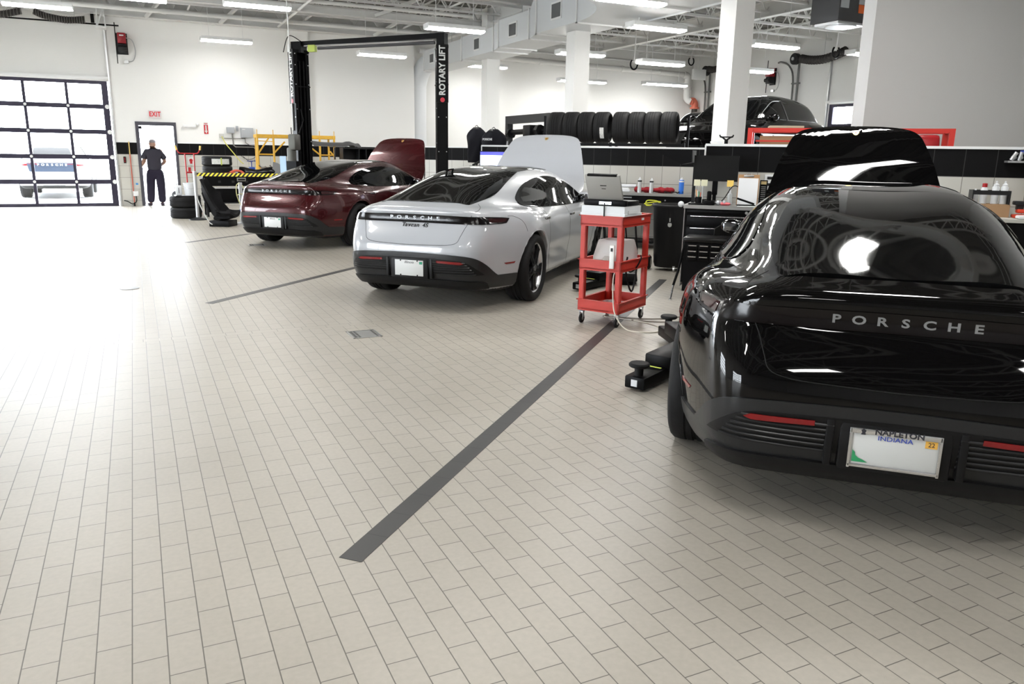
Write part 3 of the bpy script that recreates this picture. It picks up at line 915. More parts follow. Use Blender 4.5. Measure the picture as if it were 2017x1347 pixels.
def coupe(name, label, paint, s0, t0, dark_rims=False, caliper=(.02, .02, .02), badge=None):
    car = thing(name, label, 'car', W(s0, t0, 0), BAY, None)
    P = PROFILE_COUPE
    me, bvh = shell(P, 'coupe')
    if not me.materials:
        me.materials.append(paint); me.materials.append(M_WELL)
    body = bpy.data.objects.new('body', me); COL.objects.link(body); body.parent = car
    body.material_slots[0].link = 'OBJECT'; body.material_slots[0].material = paint
    rr = ray_round(1.0)
    # glazing
    rg = rounded([(.345, .485), (.345, -.485), (.95, -.55), (1.45, -.50), (1.90, -.45), (1.90, .45), (1.45, .50), (.95, .55)], [.05, .05, .2, .2, .02, .02, .2, .2])
    patch('rear_window', bvh, ray_top, rg, .002, M_GLASS, car, step=.04, thick=.02, fit=(2, 4))
    roof = rounded([(1.92, .45), (1.92, -.45), (2.4, -.47), (2.95, -.47), (3.02, -.3), (3.02, .3), (2.95, .47), (2.4, .47)], .03)
    patch('roof_glass', bvh, ray_top, roof, .002, M_GLASS, car, step=.04, thick=.02, fit=(2, 4))
    for sg in (1, -1):
        so = spline([(1.21, 1.035), (1.26, 1.085), (1.5, 1.175), (1.8, 1.235), (2.2, 1.272), (2.6, 1.268), (3.0, 1.205), (3.35, 1.08), (3.62, .955)], 5).tolist() + \
             spline([(3.55, .940), (2.8, .945), (2.0, .955), (1.5, .972), (1.25, .995)], 4).tolist()
        patch('side_window', bvh, ray_side(sg), so, .001, M_GLASS, car, step=.035, thick=.02, fit=(1, 3))
        ch = MB()
        seam(ch, bvh, ray_side(sg), [(3.58, .935), (2.8, .940), (2.0, .950), (1.5, .967), (1.25, .990), (1.20, 1.02)], .004, .003)
        ch.build('window_trim', M_RIMBLK, car)
        for hx, hz in ((1.52, .845), (2.58, .83)):
            dh = MB(); p = hit(bvh, ray_side(sg), hx, hz, .004)
            dh.box((.19, .012, .026), p, bev=.004)
            dh.build('door_handle', mat('handle_dark', (.05, .05, .055), .25, coat=1), car)
        mm = MB()
        p = Vector((3.25, sg * .76, .92))
        mm.ball(.1, (p.x + .02, p.y + sg * .13, 1.00), (.62, .88, .56))
        mi = mm.build('door_mirror', paint, car)
        g = MB(); g.box((.012, .13, .075), (p.x - .042, p.y + sg * .13, 1.00), bev=.01); g.bar((p.x + .02, p.y - sg * .03, .945), (p.x + .02, p.y + sg * .08, .98), .05, .03)
        g.build('mirror_glass', mat('mirror_face', (.25, .26, .28), .05, 1.0), mi)
    # tail
    st_ = [(-60, .862)] + spline([(-56, .858), (-35, .860), (0, .862), (35, .860), (56, .858)], 6).tolist() + [(60, .862), (64, .905)] + spline([(57, .916), (35, .934), (0, .942), (-35, .934), (-57, .916)], 6).tolist() + [(-64, .905)]
    lb = patch('light_bar', bvh, rr, st_, .005, mat('light_bar_dark', (.004, .003, .0032), .15, spec=.3), car, step=.02, su=2.0)
    letters_on('tail_lettering', 'PORSCHE', M_LETTER, lb, bvh, .25, -.25, .905, .047, sx=1.4)
    for sg in (1, -1):
        q = [(sg * a, z) for a, z in [(46, .872), (58, .872), (61, .900), (46, .912)]]
        patch('tail_lamp', bvh, rr, q, .008, mat('lamp_smoked', (.03, .010, .011), .06, spec=.5), lb, step=.02, su=2.0)
    if badge:
        letters_on('model_badge', badge, M_BLKPL, car, bvh, .115, -.135, .834, .060, sx=1.0, shear=.35)
    # bumper
    edge = spline([(-52, .365), (-48, .41), (-42.5, .485), (-36.5, .545), (-29, .571), (-14, .582), (0, .585), (14, .582), (29, .571), (36.5, .545), (42.5, .485), (48, .41), (52, .365)], 5).tolist()
    edge += [(74, .355), (76, .235), (30, .25), (0, .25), (-30, .25), (-76, .235), (-74, .355)]
    bt = patch('rear_bumper_trim', bvh, rr, edge, .010, M_TRIM, car, step=.02, su=2.0, thick=.012)
    inner = spline([(-42, .385), (-37, .45), (-32, .505), (-25, .528), (0, .538), (25, .528), (32, .505), (37, .45), (42, .385)], 5).tolist()
    ig = patch('bumper_grille', bvh, rr, inner, .013, M_BLKPL, bt, step=.02, su=2.0)
    for sg in (1, -1):
        fins = MB()
        for k in range(6):
            z = .395 + k * .022
            seam(fins, bvh, rr, [(sg * 13, z), (sg * 20, z), (sg * 28, z), (sg * (37 - k * 1.1), z)], .0055, .016, n=4)
        fins.build('grille_fins', M_TRIM, bt)
    for sg in (1, -1):
        q = [(sg * a, z) for a, z in ((17, .500), (29.5, .490), (31, .50), (29.5, .514), (17, .520))]
        rf = patch('reflector', bvh, rr, q, .024, M_REDLENS, bt, step=.02, su=2.0)
        q = [(sg * a, z) for a, z in ((58, .462), (66, .462), (67, .478), (56.5, .478))]
        patch('side_marker', bvh, rr, q, .004, M_REDLENS, car, step=.02, su=2.0)
    rec = MB()
    x0 = hit(bvh, rr, 0, .45, .012).x
    rec.box((.05, .40, .20), (x0 + .012, 0, .43), bev=.012)
    rec.box((.075, .03, .19), (x0 + .02, .235, .435), bev=.006); rec.box((.075, .03, .19), (x0 + .02, -.235, .435), bev=.006)
    rec.build('plate_recess', M_BLKPL, bt)
    lip = patch('lower_diffuser', bvh, rr, [(-47, .245), (-44, .305), (-38, .325), (-20, .335), (0, .338), (20, .335), (38, .325), (44, .305), (47, .245), (20, .250), (-20, .250)], .022, mat('diffuser_grey', (.007, .007, .0075), .5, spec=.2), bt, step=.02, su=2.0, thick=.03)
    # panel gaps
    gp = MB()
    seam(gp, bvh, rr, [(36, .945), (34.5, .88), (32, .82), (29.5, .75), (27.5, .695), (24, .672), (18, .663), (0, .656), (-18, .663), (-24, .672), (-27.5, .695), (-29.5, .75), (-32, .82), (-34.5, .88), (-36, .945)])
    for sg in (1, -1):
        seam(gp, bvh, ray_top, [(.24, sg * .60), (.31, sg * .61), (.42, sg * .585), (.50, sg * .53)])
        seam(gp, bvh, ray_side(sg), [(.60, .925), (.68, .92), (.78, .88), (.83, .82), (.845, .76)])
        seam(gp, bvh, ray_side(sg), [(1.56, .99), (1.60, .90), (1.56, .72), (1.52, .52), (1.60, .34), (1.66, .27)])
        seam(gp, bvh, ray_side(sg), [(2.43, .95), (2.47, .80), (2.47, .50), (2.45, .27)])
        seam(gp, bvh, ray_side(sg), [(3.52, .93), (3.55, .80), (3.50, .50), (3.40, .27)])
    gp.build('panel_gaps', M_GAP, car)
    for wx in P['axles']:
        for sg in (1, -1):
            lips = MB(); pp = []
            for k in range(33):
                a = math.radians(-14 + 208 * k / 32)
                u, v = wx + (P['arch'] + .005) * math.cos(a), P['axle_z'] + (P['arch'] + .005) * math.sin(a)
                h_ = hit(bvh, ray_side(sg), u, v, -.006)
                if h_ is not None and abs(h_.y) > .7: pp.append(h_)
            lips.tube(pp, .011, 8)
            lips.build('wheel_arch_lip', paint, car)
    # bonnet, raised on its rear hinges
    hood_out = spline([(3.80, 0), (3.80, .45), (3.86, .66), (4.05, .70), (4.35, .64), (4.62, .56), (4.78, .49), (4.85, .38), (4.88, .2), (4.89, 0)], 6)
    ho = hood_out.tolist() + [(x, -y) for x, y in hood_out[::-1][1:-1].tolist()]
    hd = patch('hood', bvh, ray_top, ho, .0, paint, car, step=.05, thick=.022)
    hinge = Vector((3.86, 0, .955)); ang = math.radians(71)
    hd.data.transform(Matrix.Translation(hinge) @ Matrix.Rotation(-ang, 4, 'Y') @ Matrix.Translation(-hinge))
    patch('front_compartment', bvh, ray_top, [(hinge.x + (x - hinge.x) * .97, y * .97) for x, y in ho], .004, M_WELL, car, step=.06)
    stt = MB()
    for sg in (1, -1):
        stt.tube([(4.30, sg * .55, .86), (4.20, sg * .60, 1.30)], .010); stt.tube([(4.25, sg * .575, 1.08), (4.20, sg * .60, 1.30)], .015)
    stt.build('hood_strut', M_BLKPL, car)
    # crest on the bonnet tip
    hb = BVHTree.FromPolygons([v.co for v in hd.data.vertices], [tuple(p.vertices) for p in hd.data.polygons])
    # wheels
    wm = None
    for wx, sg in ((P['axles'][0], -1), (P['axles'][0], 1), (P['axles'][1], -1), (P['axles'][1], 1)):
        if wm is None:
            wm = car_wheel(dark=dark_rims, caliper=caliper); o = wm
        else: o = copy_tree(wm)
        o.parent = car
        o.location = (wx, sg * .835, .355)
        o.rotation_euler = (-sg * PI / 2, .3, 0)
    return car, bvh, body, hd

def crest(hd, car):
    """small gold shield near the tip of the raised bonnet"""
    hinge = Vector((3.86, 0, .955)); ang = math.radians(71)
    vs = [v.co for v in hd.data.vertices]
    hb = BVHTree.FromPolygons(vs, [tuple(p.vertices) for p in hd.data.polygons])
    loc, nor, i, d = hb.ray_cast(Vector((2.0, 0, 2.6)), (Vector((4.40, 0, 1.76)) - Vector((2.0, 0, 2.6))).normalized())
    if loc is None: return
    if nor.x > 0: nor = -nor
    m = MB(); m.prism([(-.024, .03), (.024, .03), (.026, 0), (.016, -.024), (0, -.036), (-.016, -.024), (-.026, 0)], .004, bev=.001)
    z = nor; y = (Vector((0, 0, 1)) - z * z.z).normalized(); x = y.cross(z)
    o = m.build('hood_badge', mat('badge_gold', (.75, .60, .22), .3, .7), car)
    o.matrix_local = Matrix(((x.x, y.x, z.x, loc.x), (x.y, y.y, z.y, loc.y), (x.z, y.z, z.z, loc.z), (0, 0, 0, 1)))
    r = MB(); r.box((.012, .014, .002), (.0, .0, .005)); r.build('badge_center', mat('badge_red', (.5, .03, .03), .4), o)
carW, bvhC, bodyW, hoodW = coupe('sports_sedan', 'white sports sedan with hood open, parked beside the red cart', PAINT_WHITE, 6.74, 3.463, badge='Taycan 4S')
crest(hoodW, carW)
carR, _, _, hoodR = coupe('sports_sedan', 'dark red sports sedan with hood open between the lift posts', PAINT_RED, 10.25, 7.62, dark_rims=True, caliper=(.75, .70, .02))
crest(hoodR, carR)
carB, _, _, hoodB = coupe('sports_sedan', 'black sports sedan with hood open, nearest the camera', PAINT_BLACK, 3.13, -.455, dark_rims=True)
crest(hoodB, carB)
xp = hit(bvhC, ray_round(1.0), 0, .45, .012).x - .016
# ------------------------------------------------------------------ plates on the cars
def us_plate(car, kind):
    x = xp
    b = MB(); b.box((.004, .305, .152), (x, 0, .432), bev=.0012)
    p = b.build('license_plate', M_PLATE, car)
    ink = mat('plate_ink', (.03, .03, .04), .5)
    def txt(s, y, z, size, m, sx=1.0, shear=0, dx=.0035):
        text_obj('plate_lettering', s, m, p, (x - dx, y, z), (0, -1, 0), (0, 0, 1), size=size, depth=.0005, sx=sx, shear=shear)
    if kind == 'illinois':
        p['label'] = 'white plate with small script across its top'
        txt('Illinois', 0, .487, .036, ink, 1.1, .35)
        s = MB(); s.box((.002, .032, .024), (x - .003, -.128, .484)); s.build('plate_sticker', mat('sticker_green', (.02, .28, .16), .5), p)
        s = MB()
        for yy in (-.09, .09):
            for zz in (.362, .502): s.lathe([(0, 0), (.007, 0), (.007, .003), (0, .004)], (x - .002, yy, zz), Matrix.Rotation(-PI / 2, 4, 'Y'), 10)
        s.build('plate_screw', M_BLACK, p)
    else:
        p['label'] = 'white plate with green hill drawing in a chrome frame'
        fr = MB()
        fr.box((.010, .325, .022), (x - .003, 0, .500), bev=.003); fr.box((.010, .325, .014), (x - .003, 0, .357), bev=.003)
        fr.box((.010, .012, .165), (x - .003, .157, .428), bev=.003); fr.box((.010, .012, .165), (x - .003, -.157, .428), bev=.003)
        fo = fr.build('plate_frame', M_CHROME, p)
        text_obj('frame_lettering', 'NAPLETON', ink, fo, (x - .0095, -.012, .502), (0, -1, 0), (0, 0, 1), size=.030, depth=.001, sx=1.12, bold=.0008)
        k = MB(); k.prism([(-.009, -.012), (.009, -.012), (.006, -.004), (.010, .004), (0, .013), (-.008, .004), (-.004, -.004)], .0015, (x - .009, .115, .499), Matrix(((0, 0, -1, 0), (-1, 0, 0, 0), (0, 1, 0, 0), (0, 0, 0, 1)))); k.build('frame_emblem', ink, fo)
        txt('INDIANA', 0, .4765, .025, mat('ink_blue', (.02, .06, .45), .5), 1.2)
        s = MB(); s.box((.002, .042, .028), (x - .003, -.125, .474)); st = s.build('plate_sticker', mat('sticker_orange', (.75, .42, .08), .5), p)
        txt('22', -.125, .474, .024, ink, dx=.0045)
        g = MB(); g.prism([(-.146, -.060), (-.146, -.012), (-.136, -.022), (-.134, -.034), (-.122, -.044), (-.105, -.050), (-.088, -.060)], .001, (x - .0035, 0, .432), Matrix(((0, 0, -1, 0), (-1, 0, 0, 0), (0, 1, 0, 0), (0, 0, 0, 1))))
        g.build('plate_drawing', mat('plate_green', (.03, .30, .12), .5), p)
us_plate(carW, 'illinois'); us_plate(carR, 'illinois'); us_plate(carB, 'indiana')

# ------------------------------------------------------------------ two-post lift over the red car
S_L, T_A, T_B, H_L = 13.35, 9.10, 6.13, 3.42
lift = thing('two_post_lift', 'tall black two post lift standing around the dark red car', 'vehicle lift', W(S_L, T_B, 0), BAY)
dT = T_A - T_B
for y, sg in ((0, 1), (dT, -1)):
    m = MB()
    rot = Matrix.Rotation(math.radians(30) * sg, 4, 'Z')
    CP = Matrix.Translation((0, y, 0)) @ rot @ Matrix.Diagonal((1, sg, 1, 1))     # +y of the post points at the car
    # open channel towards the car, closed name side, ribs inside
    m.b2((-.15, -.10, .02), (.15, -.085, H_L - .05))
    m.b2((-.15, -.10, .02), (-.135, .10, H_L - .1)); m.b2((.135, -.10, .02), (.15, .10, H_L - .1))
    m.b2((-.15, .085, .02), (-.085, .10, H_L - .1)); m.b2((.085, .085, .02), (.15, .10, H_L - .1))
    m.b2((-.05, .0, .25), (-.02, .09, H_L - .25)); m.b2((.03, -.02, .25), (.06, .095, H_L - .25)); m.box((.40, .30, .03), (0, 0, .015)); m.b2((-.16, -.11, H_L - .72), (.16, .11, H_L - .70)); m.b2((-.16, -.11, H_L - .10), (.16, .11, H_L - .05))
    m.bm.transform(CP); bmesh.ops.recalc_face_normals(m.bm, faces=m.bm.faces[:])
    po = m.build('lift_column', M_BLACK, lift)
    b = MB()
    for zz in (.5, 1.1, 1.7, 2.3, 2.75, 3.1, 3.3):
        for xx in (-.13, .13): b.box((.016, .008, .016), (xx, .103, zz))
        for yy in (-.07, .07): b.box((.008, .016, .016), (-.153, yy, zz - .15))
    b.bm.transform(CP)
    b.build('column_bolt', M_STEEL, po)
    s = MB(); s.b2((-.172, -.105, H_L - 1.02), (-.152, .105, H_L - .04)); s.bm.transform(CP); bmesh.ops.recalc_face_normals(s.bm, faces=s.bm.faces[:]); sp = s.build('name_plate', M_BLACK, po)
    nx = rot.to_3x3() @ Vector((-1, 0, 0)); ny = rot.to_3x3() @ Vector((0, 1, 0))
    text_obj('name_lettering', 'ROTARY LIFT', M_PLATE, sp, Vector((0, y, H_L - .48)) + nx * .1735, (0, 0, 1), ny, size=.150, depth=.001, sx=.93, bold=.0045)
    r = MB(); r.lathe([(0, 0), (.040, 0), (.040, .003), (0, .003)], (0, 0, 0), n=20)
    ro = r.build('name_emblem', mat('emblem_red', (.5, .03, .05), .4), sp)
    zz_ = nx; ro.matrix_local = Matrix(((0, ny.x, nx.x, nx.x * .173), (0, ny.y, nx.y, y + nx.y * .173), (1, 0, 0, H_L - .975), (0, 0, 0, 1)))
    c = MB(); c.b2((-.12, .08, .30), (.12, .18, .75)); c.bm.transform(CP); bmesh.ops.recalc_face_normals(c.bm, faces=c.bm.faces[:]); c.build('lift_carriage', M_BLACK, po)
m = MB()
m.bar((0, 0, H_L + .12), (0, dT - .02, H_L + .06), .09, .09); m.b2((-.10, dT - .12, H_L - .1), (.10, dT + .10, H_L + .10)); m.b2((-.08, -.09, H_L - .1), (.08, .06, H_L + .16))
cb = m.build('crossbeam', M_BLACK, lift)
m = MB(); m.tube([(-.06, .1, H_L + .0), (-.06, 2.5, H_L - .03)], .028, 10); m.build('limit_bar', mat('foam_grey', (.06, .06, .065), .7), cb)
m = MB(); m.tube([(-.06, .12, H_L + .045), (-.06, 2.8, H_L + .02)], .010, 8); m.build('limit_rod', M_STEEL, cb)
m = MB(); m.b2((-.10, dT - .42, H_L - .09), (-.02, dT - .27, H_L + .03)); m.build('limit_switch', mat('lime_tag', (.45, .55, .10), .5), cb)
m = MB(); m.tube([(-.12, dT + .12, H_L + .3), (-.12, dT + .12, 1.9)], .014, 8); m.tube([(-.12, dT + .12, H_L + .3), (-.12, dT + .16, 5.5)], .010, 8); m.box((.05, .05, .14), (-.12, dT + .12, H_L - .02)); m.build('power_conduit', M_WHITE, lift)
m = MB(); m.tube(spline([(-.05, dT - .1, H_L + .1), (-.12, dT + .12, H_L + .2), (-.2, dT + .2, H_L - .1)], 6), .008); m.build('hose', M_RUBB, lift)
# power unit on the left column
m = MB(); m.box((.20, .16, .30), (-.30, dT - .02, 1.68), bev=.03); m.cyl(.085, .28, (-.32, dT + .04, 1.44), n=20, bev=.02); pu = m.build('power_unit', mat('cast_metal', (.12, .12, .11), .5, .6), lift)
m = MB(); m.b2((-.42, dT - .12, 1.06), (-.24, dT + .10, 1.33)); m.build('oil_tank', M_BLACK, pu)
m = MB(); m.b2((-.426, dT + .10, 1.02), (-.418, dT + .24, 1.42)); m.build('notice_sheet', mat('paper_blue', (.45, .62, .85), .6), pu)
m = MB(); m.tube([(-.25, dT - .1, 1.85), (-.12, dT - .12, 2.1), (-.1, dT - .05, 2.3)], .010); m.tube([(-.35, dT, 1.82), (-.33, dT + .02, 1.95)], .008); m.build('hydraulic_hose', M_RUBB, pu)

# ------------------------------------------------------------------ floor lift arms (in-ground lifts)
def floor_arms(name, label, s, t, flip):
    """pair of low swing arms reaching out from under a car"""
    o = thing(name, label, 'vehicle lift', W(s, t, 0), BAY)
    m = MB()
    m.box((.42, .34, .10), (0, -.10, .10), .2, bev=.02, top=.9)
    m.build('arm_hub', M_BLACK, o)
    for (a, b, zz) in (((-.05, .0), (-.84, .26), .0), ((.10, .0), (.80, .30), .03)):
        a = Vector((*a, 0)); b = Vector((*b, 0)); d = (b - a)
        m = MB()
        m.bar((a.x, a.y, .15 + zz), (a.x + d.x * .62, a.y + d.y * .62, .14 + zz), .20, .10, bev=.015)
        m.bar((a.x + d.x * .2, a.y + d.y * .2, .075 + zz), (b.x, b.y, .06 + zz * .6), .15, .085, bev=.012)
        ar = m.build('lift_arm', M_BLACK, o)
        m = MB()
        e = a + d * .93
        m.cyl(.030, .10, (e.x, e.y, .12 + zz), n=16); m.cyl(.070, .028, (e.x, e.y, .175 + zz), n=28, bev=.008)
        m.build('lift_pad', M_RUBB, ar)
        m = MB(); k = a + d * .70; m.box((.015, .13, .003), (k.x, k.y, .122 + zz * .8), math.atan2(d.y, d.x)); m.build('warning_strip', mat('lime', (.65, .75, .12), .5), ar)
        m = MB(); en = d.normalized(); k = b + en * .002
        m.box((.004, .045, .045), (k.x, k.y, .06 + zz * .6), math.atan2(d.y, d.x)); m.build('arm_plug', M_STEEL, ar)
    m = MB(); m.cyl(.16, .055, (0, -.10, .028), n=28); m.build('lift_base', M_BLACK, o)
    return o
floor_arms('floor_lift', 'black lift arms on the tiles reaching out from under the black car', 5.78, .62, 0)
floor_arms('floor_lift', 'black lift arms lying beside the white car, seen through the red cart', 9.42, 1.98, 0)

# ------------------------------------------------------------------ drains
def drain(x, y, sx, sy, label, grate=True):
    t = thing('floor_drain', label, 'floor drain', (x, y, 0), 0)
    m = MB(); m.b2((-sx / 2, -sy / 2, .0005), (sx / 2, -sy / 2 + .014, .004)); m.b2((-sx / 2, sy / 2 - .014, .0005), (sx / 2, sy / 2, .004)); m.b2((-sx / 2, -sy / 2, .0005), (-sx / 2 + .014, sy / 2, .004)); m.b2((sx / 2 - .014, -sy / 2, .0005), (sx / 2, sy / 2, .004))
    m.build('drain_frame', M_STEEL, t)
    m = MB(); m.b2((-sx / 2 + .02, -sy / 2 + .02, .0005), (sx / 2 - .02, sy / 2 - .02, .003)); pl = m.build('drain_plate', mat('galvanised', (.24, .24, .23), .5, .3), t)
    m = MB()
    for k in range(6):
        yy = -sy / 2 + .045 + k * (sy - .09) / 5
        for xx in (-sx / 2 + .035, -sx / 2 + .065, sx / 2 - .035): m.box((.018, .018, .001), (xx, yy, .0036))
    m.build('drain_slots', M_BLACK, pl)
drain(1.66, 6.42, .25, .285, 'square metal drain cover in the middle of the tiled aisle')
drain(1.72, 13.42, .26, .26, 'square drain cover on the tiles before the dark red car')
t = thing('access_cover', 'small round cover in the bright tiles left of the aisle', 'floor cover', (-.165, 9.56, 0))
m = MB(); m.cyl(.10, .004, (0, 0, .0025), n=32); m.build('cover_plate', mat('cover_grey', (.36, .36, .36), .5, .4), t)
t = thing('access_cover', 'small round cover in the overexposed tiles near the racing seat', 'floor cover', (.46, 17.4, 0))
m = MB(); m.cyl(.14, .004, (0, 0, .0025), n=32); m.build('cover_plate', mat('cover_grey', (.36, .36, .36), .5, .4), t)

# ------------------------------------------------------------------ red utility cart with its load
RCART = math.atan2(.311, .51)
cart = thing('utility_cart', 'red three shelf plastic cart carrying an open laptop', 'cart', (3.835, 5.800, 0), RCART)
M_CART = mat('red_plastic', (.48, .030, .018), .42, bump=(90, .08))
cl, cw_ = .60, .42
def tray(z0, z1, parent):
    m = MB()
    wl = .014
    m.b2((0, 0, z0 + .01), (cl, cw_, z0 + .024))
    m.b2((0, 0, z0), (cl, wl, z1)); m.b2((0, cw_ - wl, z0), (cl, cw_, z1)); m.b2((0, 0, z0), (wl, cw_, z1)); m.b2((cl - wl, 0, z0), (cl, cw_, z1))
    m.b2((-.012, -.012, z1 - .008), (cl + .012, .006, z1)); m.b2((-.012, cw_ - .006, z1 - .008), (cl + .012, cw_ + .012, z1)); m.b2((-.012, -.012, z1 - .008), (.006, cw_ + .012, z1)); m.b2((cl - .006, -.012, z1 - .008), (cl + .012, cw_ + .012, z1))
    return m.build('tray', M_CART, parent)
for z0, z1 in ((.128, .232), (.505, .606), (.905, 1.003)): tray(z0, z1, cart)
for x, y in ((.028, .028), (cl - .028, .028), (.028, cw_ - .028), (cl - .028, cw_ - .028)):
    m = MB(); m.prism([(-.026, -.026), (.026, -.026), (.026, .012), (.012, .026), (-.026, .026)], .80, (x, y, .15), 0.0 if x < .3 else PI / 2, bev=.006)
    m.build('corner_post', M_CART, cart)
m = MB(); m.box((.05, .36, .03), (cl + .06, cw_ / 2, .985), bev=.012); m.box((.08, .03, .05), (cl + .03, .04, .975), bev=.008); m.box((.08, .03, .05), (cl + .03, cw_ - .04, .975), bev=.008); m.build('cart_handle', M_CART, cart)
for k, (x, y) in enumerate(((.03, .03), (cl - .04, .03), (.03, cw_ - .03), (cl - .04, cw_ - .03))):
    m = MB(); m.cyl(.045, .022, (x, y, .046), RX, 24, bev=.006); ca = m.build('caster', M_RUBB, cart)
    m = MB(); m.box((.006, .003, .07), (x, y - .016, .082)); m.box((.03, .003, .055), (x, y + .017, .085)); m.box((.03, .003, .055), (x, y - .017, .085)); m.box((.045, .042, .006), (x, y, .113)); m.cyl(.018, .024, (x, y, .046), RX, 14); m.build('caster_fork', M_STEEL, ca)
m = MB(); m.box((.055, .002, .020), (.42, -.0015, .962)); m.build('asset_tag', mat('tag_white', (.7, .72, .75), .5), cart)

def on_cart(name, label, cat, x, y, z, rz=0.0):
    c, s = math.cos(RCART), math.sin(RCART)
    return thing(name, label, cat, (3.835 + x * c - y * s, 5.800 + x * s + y * c, z), RCART + rz)
wb = on_cart('battery_tray', 'flat white rectangular tray under the laptop on the red cart', 'tray', .0, -.01, 1.003)
m = MB(); m.b2((.0, .0, 0), (.34, .425, .085)); m.b2((-.008, -.008, .0), (.348, .433, .022)); m.build('tray_body', mat('white_plastic', (.70, .72, .74), .5), wb)
m = MB(); m.b2((.06, -.012, .02), (.26, -.008, .05)); m.build('tray_grip', mat('white_plastic', (.70, .72, .74), .5), wb)
lap = on_cart('rugged_laptop', 'open rugged laptop with grey lid on top of the cart', 'laptop', .01, .41, 1.0885, -PI / 2)
m = MB(); m.box((.40, .27, .045), (.21, .185, .0225), bev=.01); m.box((.42, .05, .055), (.21, .035, .0275), bev=.012); base = m.build('laptop_base', M_BLACK, lap)
m = MB(); m.box((.12, .004, .026), (.22, .008, .025)); m.build('port_panel', M_STEEL, base)
LM = Matrix.Translation((.21, .045, .045)) @ Matrix.Rotation(math.radians(24), 4, 'X')
m = MB(); m.box((.345, .020, .245), (0, 0, .128), bev=.010); m.bm.transform(LM)
lid = m.build('laptop_lid', mat('lid_grey', (.36, .355, .335), .4, .3), lap)
m = MB(); m.box((.29, .028, .020), (0, 0, .245), bev=.006); m.box((.06, .003, .006), (0, -.0115, .15)); m.box((.04, .003, .004), (0, -.0115, .12)); m.bm.transform(LM); m.build('lid_bumper', M_BLACK, lid)
m = MB(); m.b2((.225, -.03, -.09), (.235, -.024, .03)); m.build('dangling_strap', M_BLACK, lap)
# charger on the middle shelf
ch = on_cart('battery_charger', 'white charger box tilted on the middle shelf of the cart', 'charger', .13, .08, .53)
m = MB(); m.prism([(0, 0), (.42, 0), (.42, .12), (.34, .235), (.10, .235), (0, .09)], .26, (0, .27, 0), RX, bev=.006); m.build('charger_case', mat('charger_white', (.66, .66, .64), .5), ch)
m = MB(); m.prism([(.06, .10), (.33, .10), (.29, .172), (.10, .172)], .003, (0, .0295, 0), RX); m.build('charger_panel', mat('charger_label', (.5, .5, .49), .4), ch)
cr = on_cart('cable_reel', 'white round plug coil on the middle shelf, left corner', 'cable reel', .07, .17, .53)
m = MB()
for k in range(5): m.lathe([(.045, -.006), (.055, 0), (.045, .006)], (0, 0, .055 + 0), Matrix.Translation((0, -.03 + k * .014, 0)) @ RX, 20)
m.cyl(.042, .07, (0, 0, .055), RX, 20); m.build('reel_body', mat('reel_white', (.72, .72, .70), .5), cr)
ps = on_cart('power_strip', 'white power strip tied upright to the front post of the cart', 'power strip', -.012, .085, .54)
m = MB(); m.box((.022, .045, .21), (0, 0, .105), bev=.005); m.build('strip_body', mat('strip_white', (.78, .78, .76), .5), ps)
m = MB(); m.box((.003, .02, .03), (-.012, 0, .17)); m.build('strip_switch', M_DKGREY, ps)
bag = on_cart('plastic_bag', 'crumpled clear plastic bag on the bottom shelf of the cart', 'bag', .05, .05, .155)
m = MB(); rnd = random.Random(3)
g = [[m.bm.verts.new((.03 + .42 * i / 14, .03 + .28 * j / 9, .004 + .04 * rnd.random() * math.sin(PI * i / 14) * math.sin(PI * j / 9))) for j in range(10)] for i in range(15)]
for i in range(14):
    for j in range(9): m.bm.faces.new((g[i][j], g[i + 1][j], g[i + 1][j + 1], g[i][j + 1]))
tag(m.build('plastic_sheet', mat('clear_plastic', (.60, .60, .60), .2), bag), 'x', 'x') if 0 else m.build('bag_film', mat('clear_plastic', (.55, .55, .56), .22), bag)
rg = on_cart('shop_manual', 'thin red and white printed booklet on the middle shelf', 'booklet', .03, .28, .532)
m = MB(); m.box((.20, .12, .012), (.09, .05, .006), .2); m.build('booklet_cover', mat('booklet_red', (.45, .05, .04), .5, noise=(30, .8, (.7, .6, .55))), rg)
cb2 = thing('power_cable', 'white cable hanging down the cart and looping over the tiles', 'cable')
m = MB(); m.tube(spline([(3.825, 5.845, .56), (3.80, 5.86, .45), (3.79, 5.83, .25), (3.80, 5.79, .12), (3.86, 5.70, .012), (3.98, 5.56, .006), (4.12, 5.56, .006), (4.22, 5.72, .006), (4.20, 5.95, .006), (4.10, 6.15, .006), (4.0, 6.3, .006)], 8), .0055, 8)
m.build('white_cord', mat('cord_cream', (.62, .58, .50), .5), cb2)
cb3 = thing('extension_cable', 'thin brown cable running over the tiles from cart to black car', 'cable')
m = MB(); m.tube(spline([(4.0, 6.32, .007), (4.2, 6.12, .007), (4.45, 6.0, .007), (4.75, 6.0, .007), (4.9, 5.9, .007), (4.7, 5.8, .007), (4.35, 5.88, .007), (4.15, 6.05, .007)], 8), .005, 8)
m.build('brown_cord', mat('cord_brown', (.16, .13, .10), .5), cb3)
cb4 = thing('charging_hose', 'thick black hose hanging in loops from the right end of the cart', 'hose')
c, s_ = math.cos(RCART), math.sin(RCART)
def cp(x, y, z): return (3.835 + x * c - y * s_, 5.800 + x * s_ + y * c, z)
m = MB(); m.tube(spline([cp(.30, .30, 1.10), cp(.55, .30, 1.11), cp(.68, .22, 1.02), cp(.70, .18, .75), cp(.68, .15, .5), cp(.60, .13, .34), cp(.48, .10, .27), cp(.36, .08, .34), cp(.28, .08, .50), cp(.26, .06, .62)], 8), .009, 8)
m.tube(spline([cp(.42, .0, .625), cp(.36, -.03, .60), cp(.33, .0, .52), cp(.42, .10, .46), cp(.55, .2, .50), cp(.585, .26, .62)], 8), .007, 8)
